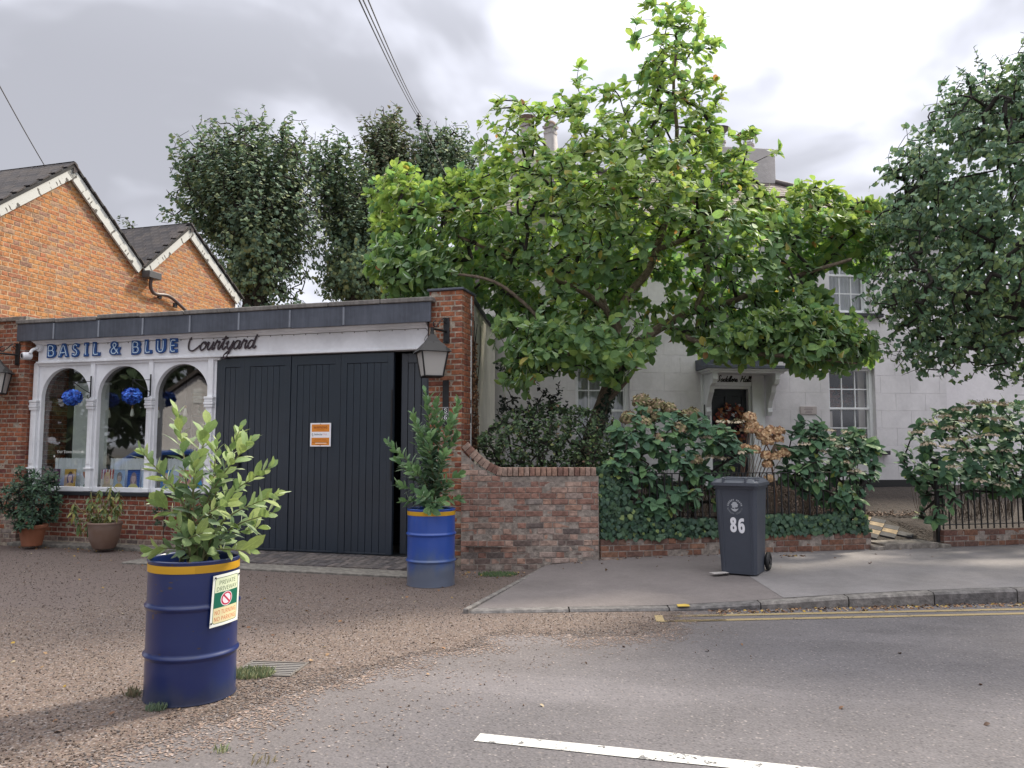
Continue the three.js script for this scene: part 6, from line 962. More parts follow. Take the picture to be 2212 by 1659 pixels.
function stemsBehind(b, inv, r, u0, u1, v0, v1, depth, n) { const g = []; for (let i = 0; i < n; i++) { const u = range(r, u0, u1), d = depth + range(r, -0.12, 0.5), a = at(u, range(r, lerp(v0, v1, 0.85), v1), d), t = at(u + range(r, -26, 26), range(r, v0, lerp(v0, v1, 0.5)), d); a.z += streetZ(a.x); t.z += streetZ(t.x); const m = a.clone().lerp(t, 0.5).add(V((r() - 0.5) * 0.08, 0, (r() - 0.5) * 0.08)); g.push(bar(a, m, 0.005, 3, 0.0045), bar(m, t, 0.0045, 3, 0.003)); } part(b, 'bare_stems', inv(merged(g)), mat([0.13, 0.10, 0.082], 0.95)); }
{
  const h1 = bush('hydrangea', 'large hydrangea with faded olive mophead flowers behind the left railings', 'hydrangea', 10.66, [[1300, 985], [1322, 925], [1345, 890], [1392, 872], [1470, 892], [1530, 905], [1590, 912], [1622, 950], [1612, 1010], [1580, 1060], [1540, 1100], [1480, 1085], [1420, 1110], [1345, 1095], [1312, 1040]], 250, HL, HC, { seed: 221, depth: 0.42, k: 5, line: streetZ, pick: hpick, sep: 300, s0: 0.8, s1: 1.45, droop: 0.5, face: 0.9, ground: 0.45, tw: 0.004, gap: 0.2, coat: 0.08 });
  for (const [x, y, k] of [[375, 455, 1.15], [475, 475, 1], [300, 560, 1.15], [370, 590, 1.05], [400, 510, 0.9], [545, 500, 1], [470, 550, 0.9], [640, 540, 0.9], [690, 530, 1.05], [585, 615, 1], [455, 680, 0.85], [680, 800, 1.05]]) { const [u, v] = c7(x, y), p = at(u, v, 10.6); p.z += streetZ(p.x) + 0.25 * (y > 560 ? 1 : 0.2); mophead(h1.b, p, 0.1 * k, mopOlive, h1.r, h1.inv); }
  for (const [x, y] of [[700, 645], [790, 670], [890, 575], [985, 575], [890, 632], [820, 790], [880, 795], [990, 760], [730, 810]]) { const [u, v] = c7(x, y), p = at(u, v, 10.38); p.z += streetZ(p.x); mophead(h1.b, p, 0.1, lace, h1.r, h1.inv, true); }
  stemsBehind(h1.b, h1.inv, h1.r, 1345, 1640, 1000, 1130, 10.9, 170);
  const h2 = bush('hydrangea', 'withered hydrangea with dry tan flower heads above the grey bin', 'hydrangea', 11.0, [[1615, 990], [1618, 930], [1640, 905], [1700, 920], [1722, 965], [1715, 1010], [1660, 1020]], 7, [leafShape(0.09, 0.05, { curl: 0.7 }), leafShape(0.08, 0.05, { curl: 0.9 })], [[0.12, 0.07, 0.04], [0.16, 0.09, 0.05], [0.06, 0.09, 0.04]], { seed: 231, depth: 0.3, k: 3, line: streetZ, ground: 0.45, roots: 3, bark: mat([0.20, 0.12, 0.085], 0.95), s0: 1, s1: 1.6, droop: 1.2, tw: 0.006 });
  for (const [x, y, k] of [[1065, 545, 0.95], [1080, 590, 0.9], [1110, 620, 1], [1160, 660, 1], [1200, 630, 0.95], [1265, 628, 0.7], [1250, 675, 0.8], [1182, 692, 0.85], [1140, 640, 0.8], [1030, 735, 0.72], [1095, 745, 0.85], [1175, 780, 0.8], [1228, 782, 0.9], [1292, 766, 0.9], [1180, 832, 0.7], [1195, 922, 0.7], [1070, 620, 0.8]]) { const [u, v] = c7(x, y), p = at(u, v, 10.85); p.z += streetZ(p.x); mophead(h2.b, p, 0.092 * k, mopTan, h2.r, h2.inv); h2.stem ??= []; h2.stem.push(bar(p, V(lerp(p.x, 3.15, 0.75), 0.5, p.z - 0.1), 0.004, 3, 0.006)); }
  part(h2.b, 'flower_stalks', h2.inv(merged(h2.stem)), mat([0.20, 0.12, 0.085], 0.95));
  const h3 = bush('hydrangea', 'lacecap hydrangea behind the railings just left of the path', 'hydrangea', 11.02, [[1700, 975], [1722, 930], [1745, 905], [1792, 915], [1850, 925], [1892, 945], [1896, 990], [1884, 1050], [1850, 1100], [1780, 1080], [1712, 1050]], 165, HL, HC, { seed: 241, depth: 0.38, k: 5, line: (x) => streetZ(x) + 0.35, pick: hpick, sep: 260, s0: 0.8, s1: 1.45, droop: 0.5, face: 0.9, ground: 0.45, tw: 0.004, gap: 0.2, coat: 0.08 });
  for (const [u, v] of [[1757, 948], [1795, 930], [1800, 950], [1845, 935], [1870, 945], [1740, 960], [1830, 965], [1777, 975], [1842, 1000], [1770, 1040], [1860, 1020]]) { const p = at(u, v, 10.7); p.z += streetZ(p.x) + 0.3; mophead(h3.b, p, 0.1, lace, h3.r, h3.inv, true); }
  stemsBehind(h3.b, h3.inv, h3.r, 1660, 1868, 1020, 1130, 11.3, 150);
  const h4 = bush('hydrangea', 'big lacecap hydrangea behind the railings right of the path', 'hydrangea', 11.45, [[1955, 975], [1985, 925], [2050, 885], [2120, 868], [2250, 862], [2420, 870], [2420, 1060], [2200, 1070], [2090, 1060], [2045, 1075], [2035, 1120], [1998, 1130], [1995, 1060], [1965, 1010]], 430, HL, HC, { seed: 251, depth: 0.5, k: 5, line: (x) => -0.19 * (x - 6.2), pick: hpick, sep: 300, s0: 0.8, s1: 1.45, droop: 0.5, face: 0.9, ground: 0.45, tw: 0.004, gap: 0.2, coat: 0.08 });
  const rr = rng(9); for (const [u, v] of [[1975, 935], [2000, 918], [2040, 900], [2075, 885], [2110, 872], [2150, 868], [2190, 872], [2050, 925], [2090, 910], [2130, 900], [2170, 905], [2060, 950], [2110, 945], [2150, 940], [2195, 930], [2040, 965], [2090, 975], [2140, 980], [2185, 975], [2060, 1010], [2120, 1040], [2180, 1050], [2000, 960], [2205, 1010]]) { const p = at(u, v, 11.1 - 0.25 * rr()); p.z += -0.19 * (p.x - 6.2); mophead(h4.b, p, 0.105, lace, h4.r, h4.inv, true); }
  stemsBehind(h4.b, h4.inv, h4.r, 2050, 2300, 1040, 1150, 11.8, 190);
}
// ---------------------------------------------------------------- barrels and their laurels
const tDirt = tex(256, 512, (u, v) => { const n = fbm(u * 14, v * 5, 5, 301, 14), m = fbm(u * 40, v * 40, 3, 303, 40), k = smooth(0.52, 0.1, v + (n - 0.5) * 0.35), s = smooth(0.68, 0.74, n * 0.5 + m * 0.5) * smooth(0.75, 0.2, v); return [lerp(0.12, 0.42, k * 0.8 + s * 0.2), lerp(0.275, 0.42, k * 0.8), lerp(0.60, 0.43, k * 0.85)]; });
const tNavy = tex(256, 512, (u, v) => { const n = fbm(u * 14, v * 6, 5, 311, 14), m = fbm(u * 50, v * 50, 3, 313, 50), rust = smooth(0.70, 0.75, m * 0.55 + n * 0.45), k = clamp(smooth(0.16, 0.0, v + (n - 0.5) * 0.16) * 0.6 + smooth(0.62, 0.78, m * 0.4 + n * 0.6) * 0.22); return [lerp(lerp(0.03, 0.26, k), 0.34, rust * 0.7), lerp(lerp(0.125, 0.25, k), 0.2, rust * 0.7), lerp(lerp(0.34, 0.28, k), 0.14, rust * 0.7)]; });
const bDent = tex(256, 256, (u, v) => fbm(u * 5, v * 5, 2, 331, 5), false);
function barrel(label, x, z, map, turn) {
  const b = thing('barrel_planter', label, 'barrel', [x, 0, z], turn), R = 0.274, H = 0.87, prof = [[0.001, 0.015], [R - 0.012, 0.015], [R + 0.004, 0.0], [R + 0.006, 0.012], [R, 0.024]];
  for (const y of [0.285, 0.585]) for (const [d, e] of [[-0.028, 0], [-0.014, 0.006], [-0.005, 0.015], [0.005, 0.015], [0.014, 0.006], [0.028, 0]]) prof.push([R + e, y + d]);
  prof.push([R, H - 0.02], [R + 0.006, H - 0.012], [R + 0.008, H - 0.003], [R + 0.002, H + 0.004], [R - 0.006, H], [R - 0.009, H - 0.012], [R - 0.009, H - 0.1]);
  const g = lathe(prof, 72), uv = g.attributes.uv, p = g.attributes.position; for (let i = 0; i < p.count; i++) uv.setY(i, clamp(p.getY(i) / H));
  part(b, 'drum', g, phys([1, 1, 1], 0.36, { map, bumpMap: bDent, bumpScale: 0.012, clearcoat: 0.45, clearcoatRoughness: 0.2 })); 
  part(b, 'yellow_band', lathe([[R + 0.001, H - 0.072], [R + 0.0035, H - 0.071], [R + 0.004, H - 0.03], [R + 0.003, H - 0.024]], 72), mat([0.60, 0.33, 0.012], 0.45, { map: tStain }));
  part(b, 'soil', new THREE.CircleGeometry(R - 0.012, 32).rotateX(-Math.PI / 2).translate(0, H - 0.09, 0), M.soil);
  return b;
}
const B1 = barrel('navy blue drum planter with yellow band and driveway sign in the foreground', -2.06, -5.07, tNavy, 0.4);
const B2 = barrel('brighter blue drum planter, grey with dirt at its foot, beside the brick pier', -0.935, -9.02, tDirt, 1.9);
{ // curved plate on the near barrel
  const s = thing('driveway_sign', 'bent white and green private driveway plate on the navy blue drum', 'sign', [-2.06, 0, -5.07], 0), t = canvasTex(400, 600, (g, w, h) => {
    g.fillStyle = '#e9ece4'; g.fillRect(0, 0, w, h); const rr = (x, y, a, b, q) => { g.beginPath(); g.roundRect(x, y, a, b, q); };
    rr(26, 34, 348, 534, 34); g.fillStyle = '#3e5a44'; g.fill(); rr(32, 40, 336, 522, 30); g.save(); g.clip(); g.fillStyle = '#d6dfc0'; g.fillRect(0, 0, w, 222); g.fillStyle = '#0f6650'; g.fillRect(0, 206, w, 180); g.fillStyle = '#e0d4a8'; g.fillRect(0, 386, w, 220); g.restore();
    g.textAlign = 'center'; g.fillStyle = '#41583a'; g.font = '68px sans-serif'; g.fillText('PRIVATE', 204, 120, 250); g.fillText('DRIVEWAY', 200, 192, 300); g.fillStyle = '#c2552e'; g.fillText('NO TURNING', 200, 464, 310); g.fillText('NO PARKING', 200, 540, 310);
    const ring = (q, c) => { g.fillStyle = c; g.beginPath(); g.arc(200, 296, q, 0, 6.3); g.fill(); }; ring(84, '#e8dfe4'); ring(76, '#b92a48'); ring(58, '#e6dbe4'); g.strokeStyle = '#b92a48'; g.lineWidth = 20; g.beginPath(); g.moveTo(158, 254); g.lineTo(242, 338); g.stroke();
  });
  const R = 0.284, a0 = 0.74, a1 = 1.50, y0 = 0.47, y1 = 0.785, N = 24, K = 8, mk = (off, flip) => { const pos = [], uv = [], idx = []; for (let i = 0; i <= N; i++) for (let j = 0; j <= K; j++) { const u = i / N, v = j / K, a = lerp(a0, a1, u) - 0.055 * (1 - v) + 0.03, bend = R + off + 0.010 * Math.pow(Math.abs(u - 0.5) * 2, 3) + 0.003; pos.push(Math.sin(a) * bend, lerp(y0, y1, v) + 0.012 * (u - 0.5), Math.cos(a) * bend); uv.push(u, v); } for (let i = 0; i < N; i++) for (let j = 0; j < K; j++) { const a = i * (K + 1) + j, b = a + K + 1; flip ? idx.push(a, a + 1, b, b, a + 1, b + 1) : idx.push(a, b, a + 1, b, b + 1, a + 1); } const g = new THREE.BufferGeometry(); g.setAttribute('position', new THREE.Float32BufferAttribute(pos, 3)); g.setAttribute('uv', new THREE.Float32BufferAttribute(uv, 2)); g.setIndex(idx); g.computeVertexNormals(); return g; };
  part(s, 'plate_face', mk(0.003, false), mat([1, 1, 1], 0.4, { map: t })); part(s, 'plate_back', mk(0.0, true), mat([0.5, 0.5, 0.5], 0.5));
  part(s, 'corner_screw', [[a0 + 0.03, y0 + 0.02, -0.1], [a1 - 0.03, y1 - 0.02, 0.0], [a0 + 0.05, y1 - 0.02, 0.0]].map(([a, y, k]) => { const b = R + 0.016, q = a + k * 0.5 + 0.03; return new THREE.SphereGeometry(0.006, 8, 6).translate(Math.sin(q) * b, y, Math.cos(q) * b).toNonIndexed(); }), M.iron);
}
function laurel(label, root, tips, depth, shapes, cols, seed, o) {
  const r = rng(seed), s = thing('laurel_shrub', label, 'shrub', root.toArray()), list = [], gs = [];
  for (const [u, v, dz] of tips) {
    const tip = at(u, v, depth + (dz ?? 0)), b = root.clone().add(V((r() - 0.5) * 0.16, 0, (r() - 0.5) * 0.16)), mid = b.clone().lerp(tip, 0.5).add(V((b.x - tip.x) * 0.16 + (r() - 0.5) * 0.04, 0.06, 0)), c = new THREE.CatmullRomCurve3([b, mid, tip]), len = c.getLength(), n = Math.round(len / (o.gap ?? 0.034));
    gs.push(taperTube([b, mid, tip], [0.009, 0.006, 0.0025], 5, 6));
    let a = r() * 6.3;
    for (let i = 0; i < n; i++) {
      const t = lerp(o.from ?? 0.28, 1.0, Math.pow((i + 0.7) / n, 0.75)), p = c.getPoint(t), d = c.getTangent(t).normalize(); a += 2.4 + (r() - 0.5) * 0.6;
      const side = Math.abs(d.y) > 0.95 ? V(1, 0, 0) : V(0, 1, 0).cross(d).normalize(), up = d.clone().cross(side), radv = side.clone().multiplyScalar(Math.cos(a)).addScaledVector(up, Math.sin(a)), sp2 = lerp(1.15, 0.42, Math.pow(t, 3)) + (r() - 0.5) * 0.3;
      const ld = d.clone().multiplyScalar(Math.cos(sp2)).addScaledVector(radv, Math.sin(sp2)).add(V(0, 0.12, 0)), ln = d.clone().multiplyScalar(Math.sin(sp2)).addScaledVector(radv, -Math.cos(sp2)).add(V(0, 0.3, 0.15));
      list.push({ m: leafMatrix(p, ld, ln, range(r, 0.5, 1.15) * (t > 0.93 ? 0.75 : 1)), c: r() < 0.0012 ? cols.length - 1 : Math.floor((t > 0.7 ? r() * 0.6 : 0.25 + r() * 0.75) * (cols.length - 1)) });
    }
  }
  for (const g of gs) g.translate(-root.x, -root.y, -root.z);
  part(s, 'stem', merged(gs), mat([0.15, 0.15, 0.07], 0.8));
  leaves(s, list, shapes, cols, { sep: 300, trans: o.trans ?? 0.38, seed, coat: 0.3, coatRough: 0.4 });
}
const LS = (k) => [leafShape(0.15 * k, 0.074 * k, { peak: 0.55, curl: 0.12, fold: 0.12, full: 0.65 }), leafShape(0.13 * k, 0.062 * k, { peak: 0.58, curl: 0.28, fold: 0.16, full: 0.65 }), leafShape(0.115 * k, 0.066 * k, { peak: 0.56, curl: -0.06, fold: 0.1 })];
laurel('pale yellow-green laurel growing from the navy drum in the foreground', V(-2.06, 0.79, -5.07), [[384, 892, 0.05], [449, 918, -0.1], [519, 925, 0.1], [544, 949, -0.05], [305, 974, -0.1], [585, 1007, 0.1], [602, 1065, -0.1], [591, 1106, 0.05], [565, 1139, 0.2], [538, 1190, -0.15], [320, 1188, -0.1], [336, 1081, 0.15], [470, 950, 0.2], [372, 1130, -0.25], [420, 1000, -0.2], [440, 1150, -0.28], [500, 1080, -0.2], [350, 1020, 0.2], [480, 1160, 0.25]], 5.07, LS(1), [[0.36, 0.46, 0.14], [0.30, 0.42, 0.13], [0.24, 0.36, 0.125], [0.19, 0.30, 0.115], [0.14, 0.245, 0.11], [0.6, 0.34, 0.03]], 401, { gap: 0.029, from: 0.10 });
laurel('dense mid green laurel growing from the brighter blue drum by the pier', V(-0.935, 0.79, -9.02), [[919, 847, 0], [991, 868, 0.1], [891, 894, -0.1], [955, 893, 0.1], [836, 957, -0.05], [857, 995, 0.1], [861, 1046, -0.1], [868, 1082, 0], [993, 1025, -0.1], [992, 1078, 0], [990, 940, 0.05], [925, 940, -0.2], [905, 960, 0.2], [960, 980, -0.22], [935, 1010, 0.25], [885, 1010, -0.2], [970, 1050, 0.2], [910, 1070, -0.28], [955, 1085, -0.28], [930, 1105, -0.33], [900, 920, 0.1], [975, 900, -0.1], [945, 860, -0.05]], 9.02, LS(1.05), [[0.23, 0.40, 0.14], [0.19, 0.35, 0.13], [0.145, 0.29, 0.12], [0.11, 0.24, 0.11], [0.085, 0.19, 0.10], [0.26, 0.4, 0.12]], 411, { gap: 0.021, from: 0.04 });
// ---- pots under the windows
function pot(label, p, prof, m) { const o = thing('plant_pot', label, 'plant pot', p); part(o, 'pot', lathe(prof, 36), m); part(o, 'soil', new THREE.CircleGeometry(prof.at(-2)[0] * 0.97, 20).rotateX(-Math.PI / 2).translate(0, prof.at(-1)[1] - 0.02, 0), M.soil); return o; }
const tTerra = tex(256, 256, (u, v) => { const n = fbm(u * 8, v * 8, 5, 321, 8); return [0.82 + 0.2 * (n - 0.5), 0.80 + 0.3 * (n - 0.5), 0.78 + 0.4 * (n - 0.5)]; });
const PA = at(69, 1168, 12.1), PB = at(225, 1176, 11.75);
pot('terracotta pot holding a dark bushy shrub beside the left brick pier', [PA.x, 0.05, PA.z], [[0.001, 0], [0.135, 0], [0.14, 0.01], [0.188, 0.27], [0.21, 0.272], [0.215, 0.325], [0.2, 0.33], [0.185, 0.325], [0.18, 0.28]], mat([0.44, 0.185, 0.105], 0.85, { map: tTerra }));
pot('rounded taupe pot with a leggy yellowing plant under the middle window', [PB.x, 0.05, PB.z], [[0.001, 0], [0.13, 0], [0.16, 0.02], [0.205, 0.14], [0.228, 0.28], [0.232, 0.36], [0.242, 0.366], [0.242, 0.395], [0.228, 0.4], [0.216, 0.39], [0.212, 0.35]], mat([0.27, 0.185, 0.15], 0.6, { map: tTerra }));
{
  const r = rng(421), s = thing('potted_shrub', 'dark bushy shrub of narrow leaves in the terracotta pot', 'shrub', [PA.x, 0.34, PA.z]), O = outline([[5, 1085], [20, 1050], [50, 1035], [60, 1008], [95, 1012], [112, 1050], [112, 1100], [95, 1135], [55, 1140], [35, 1115]], 12.1);
  const pts = crownPoints(O, PA.z, 300, { depth: 0.3, swell: 1.3, shell: 0.6 }, r), tw = twigs([V(PA.x, 0.36, PA.z), V(PA.x, 0.55, PA.z)], pts, { r: 0.004, max: 0.012 }), list = [];
  part(s, 'stems', merged(tw.geo).translate(-PA.x, -0.34, -PA.z), M.barkDark);
  for (const p of pts) rosette(list, p, tw.dir(p).add(V(0, 0.5, 0.4)).normalize(), 9, { s0: 0.5, s1: 1.4, droop: 0.2, face: 0.8, back: 0.05 }, r);
  leaves(s, list, [leafShape(0.09, 0.03, { peak: 0.5 }), leafShape(0.075, 0.03)], [[0.06, 0.13, 0.075], [0.075, 0.16, 0.085], [0.05, 0.105, 0.07], [0.10, 0.19, 0.09]], { sep: 150, seed: 4, trans: 0.25 });
  const q = thing('potted_plant', 'leggy plant with drooping yellow-green leaf whorls in the taupe pot', 'plant', [PB.x, 0.42, PB.z]), l2 = [], gs = [];
  for (const [u, v, n] of [[196, 1062, 18], [240, 1048, 20], [258, 1060, 16], [160, 1085, 16], [215, 1058, 14], [225, 1085, 18], [250, 1090, 14], [192, 1105, 16], [172, 1120, 9], [235, 1115, 14], [212, 1110, 16], [205, 1085, 14]]) { const t = at(u, v, 11.75 + (r() - 0.5) * 0.2), b = V(PB.x + (r() - 0.5) * 0.12, 0.42, PB.z + (r() - 0.5) * 0.12), m = b.clone().lerp(t, 0.55).add(V((t.x - b.x) * 0.12, -0.02, 0)); gs.push(taperTube([b, m, t], [0.008, 0.006, 0.005], 5, 5)); rosette(l2, t, V(0, 1, 0), Math.round(n * 1.6), { s0: 0.9, s1: 1.9, droop: 0.9, face: 0.6, back: 0.1 }, r); }
  part(q, 'stems', merged(gs).translate(-PB.x, -0.42, -PB.z), mat([0.26, 0.24, 0.11], 0.9));
  leaves(q, l2, [leafShape(0.13, 0.038, { curl: 0.5 }), leafShape(0.11, 0.036, { curl: 0.8 })], [[0.24, 0.32, 0.09], [0.17, 0.26, 0.09], [0.32, 0.35, 0.10], [0.13, 0.22, 0.085], [0.42, 0.38, 0.10]], { sep: 180, seed: 4 });
  const t = thing('shrub', 'small dark sprig growing at the wall foot behind the foreground laurel', 'shrub', gp(-3.75, 0.4, 0.12)), l3 = []; const c = V(...gp(-3.75, 0.55, 0.12)); for (let i = 0; i < 14; i++) rosette(l3, c.clone().add(V((r() - 0.5) * 0.28, (r() - 0.5) * 0.36, 0)), V(r() - 0.5, r(), 0.5), 6, { back: 0.02 }, r); part(t, 'stems', [bar(V(0, -0.36, 0), V(0.02, 0.3, 0.02), 0.006, 4)], M.barkDark); leaves(t, l3, [leafShape(0.07, 0.03)], [[0.04, 0.08, 0.04], [0.06, 0.10, 0.045]], { seed: 2 });
}
// ---------------------------------------------------------------- wheelie bin
{
  const bx = 2.69, bz = -9.12, by = 0.128, b = thing('wheelie_bin', 'dark grey wheelie bin with the white number 86 on the pavement', 'bin', [bx, by, bz], -30 * Math.PI / 180); b.scale.setScalar(1.05);
  const grey = mat([0.06, 0.070, 0.095], 0.5, { map: tStain, bumpMap: bPlaster, bumpScale: 0.0015 }), lidM = mat([0.075, 0.085, 0.11], 0.5, { map: tStain });
  const frus = (w0, d0, y0, w1, d1, y1, zo0 = 0, zo1 = 0, bev = 0.03) => { const ring = (w, d, zo, y) => { const p = [], x = w / 2, z = d / 2; for (const [a, c, s] of [[x, z, 0], [-x, z, 1], [-x, -z, 2], [x, -z, 3]]) { const o = [[0, -bev, -bev, 0], [bev, 0, 0, -bev], [0, bev, bev, 0], [-bev, 0, 0, bev]][s]; p.push([a + o[0], y, c + o[1] + zo], [a + o[2], y, c + o[3] + zo]); } return p; }; const A = ring(w0, d0, zo0, y0), B = ring(w1, d1, zo1, y1), pos = []; for (let i = 0; i < 8; i++) { const k = (i + 1) % 8; pos.push(...A[i], ...B[i], ...B[k], ...A[i], ...B[k], ...A[k]); } for (let i = 1; i < 7; i++) { pos.push(...B[0], ...B[i + 1], ...B[i]); pos.push(...A[0], ...A[i], ...A[i + 1]); } const g = new THREE.BufferGeometry(); g.setAttribute('position', new THREE.Float32BufferAttribute(pos, 3)); const p = g.attributes.position; for (let i = 0; i < p.count; i += 3) { const y = [0, 1, 2].map((k) => [p.getX(i + k), p.getY(i + k), p.getZ(i + k)]); p.setXYZ(i + 1, ...y[2]); p.setXYZ(i + 2, ...y[1]); } g.computeVertexNormals(); return uvBox(g); };
  part(b, 'body', [frus(0.385, 0.42, 0.0, 0.455, 0.52, 0.93, -0.03, 0), frus(0.475, 0.55, 0.925, 0.48, 0.555, 0.955, 0, 0)], grey);
  const tilt = Math.atan2(0.02, 0.93);
  part(b, 'rib', [-0.15, 0.15].map((x) => { const g = span(-0.007, 0.007, -0.44, 0.44, -0.006, 0.006, 0.003); g.rotateX(0.086); g.translate(x, 0.47, 0.221); return g; }).concat([0.04, 0.16].map((z) => { const g = span(-0.004, 0.004, 0.76, 0.9, -0.012, 0.012, 0.002); g.rotateZ(0.037); g.translate(0.2245, 0, z - 0.1); return g; })), grey);
  const lid = part(b, 'lid', [frus(0.515, 0.60, 0.958, 0.52, 0.605, 0.992, 0.012, 0.012, 0.03), frus(0.50, 0.58, 0.992, 0.43, 0.50, 1.03, 0.008, -0.005, 0.03), span(-0.12, 0.12, 0.99, 1.035, 0.235, 0.262, 0.01), span(-0.13, -0.11, 0.985, 1.05, 0.20, 0.31, 0.008), span(0.11, 0.13, 0.985, 1.05, 0.20, 0.31, 0.008), span(-0.13, 0.13, 1.03, 1.05, 0.17, 0.21, 0.008)], lidM);
  part(lid, 'lid_grip', [span(-0.23, -0.17, 0.99, 1.03, 0.10, 0.25, 0.008), span(0.17, 0.23, 0.99, 1.03, 0.10, 0.25, 0.008), span(-0.2, 0.2, 1.026, 1.04, -0.2, 0.1, 0.006)], lidM);
  part(b, 'handle', [bar(V(-0.2, 0.98, -0.33), V(0.2, 0.98, -0.33), 0.015, 8), span(-0.2, -0.17, 0.95, 0.99, -0.34, -0.26, 0.006), span(0.17, 0.2, 0.95, 0.99, -0.34, -0.26, 0.006)], lidM);
  part(b, 'axle', bar(V(-0.24, 0.1, -0.26), V(0.24, 0.1, -0.26), 0.014, 8), M.iron);
  for (const x of [-0.225, 0.225]) { const w = part(b, 'wheel', [new THREE.TorusGeometry(0.078, 0.024, 10, 28).rotateY(Math.PI / 2).translate(x, 0.1, -0.26).toNonIndexed(), cyl(0.065, 0.065, 0.02, 0, -0.01, 0, 20).rotateZ(Math.PI / 2).translate(x, 0.1, -0.26)], M.black); part(w, 'hub', [cyl(0.028, 0.028, 0.055, 0, -0.0275, 0, 14).rotateZ(Math.PI / 2).translate(x, 0.1, -0.26), ...[0, 1, 2, 3, 4].map((k) => { const a = k * 1.2566; return bar(V(x, 0.1, -0.26), V(x, 0.1 + 0.062 * Math.sin(a), -0.26 + 0.062 * Math.cos(a)), 0.013, 5); })], mat([0.03, 0.03, 0.034], 0.5)); }
  const num = canvasTex(256, 320, (g) => { g.fillStyle = '#000'; g.fillRect(0, 0, 256, 320); g.fillStyle = '#fff'; g.strokeStyle = '#fff'; g.lineWidth = 14; g.lineJoin = 'round'; g.textAlign = 'center'; g.save(); g.font = 'bold 270px sans-serif'; g.translate(70, 268); g.scale(0.66, 1.1); g.fillText('8', 0, 0); g.strokeText('8', 0, 0); g.restore(); g.save(); g.font = 'bold 270px sans-serif'; g.translate(186, 278); g.scale(0.66, 1.1); g.fillText('6', 0, 0); g.strokeText('6', 0, 0); g.restore(); }); num.colorSpace = '';
  const emb = canvasTex(256, 256, (g) => { g.fillStyle = '#000'; g.fillRect(0, 0, 256, 256); g.fillStyle = '#fff'; g.font = 'bold 34px sans-serif'; g.textAlign = 'center'; const arc = (s, a0, a1, R, flip) => { [...s].forEach((ch, i) => { const a = lerp(a0, a1, (i + 0.5) / s.length); g.save(); g.translate(128 + R * Math.sin(a), 128 - R * Math.cos(a)); g.rotate(flip ? a + Math.PI : a); g.fillText(ch, 0, 12); g.restore(); }); }; arc('SURREY HEATH', -1.5, 1.45, 104, false); g.font = '29px sans-serif'; g.fillStyle = '#aaa'; arc('BOROUGH COUNCIL', -1.72, -4.55, 104, true); g.fillStyle = '#d0d0d0'; for (const [x, y, a, c] of [[128, 74, 34, 20], [104, 96, 28, 16], [150, 98, 30, 17], [116, 118, 30, 15], [148, 122, 26, 14], [106, 136, 20, 9]]) { g.beginPath(); g.ellipse(x, y, a, c, 0, 0, 6.3); g.fill(); } g.fillRect(122, 118, 12, 42); g.beginPath(); g.moveTo(68, 150); g.quadraticCurveTo(128, 176, 188, 150); g.quadraticCurveTo(150, 206, 128, 200); g.quadraticCurveTo(96, 200, 68, 150); g.fill(); }); emb.colorSpace = '';
  const decal = (name, w, h, x, y, a, c) => { const p = part(b, name, new THREE.PlaneGeometry(w, h), mat(c, 0.5, { alphaMap: a, transparent: true })); p.rotation.x = 0.086; p.position.set(x, y, 0.182 + (y / 0.93) * 0.078 + 0.003); };
  decal('number_sticker', 0.19, 0.225, 0.01, 0.535, num, [0.76, 0.76, 0.8]); decal('council_emblem', 0.185, 0.185, -0.01, 0.73, emb, [0.50, 0.52, 0.56]);
}
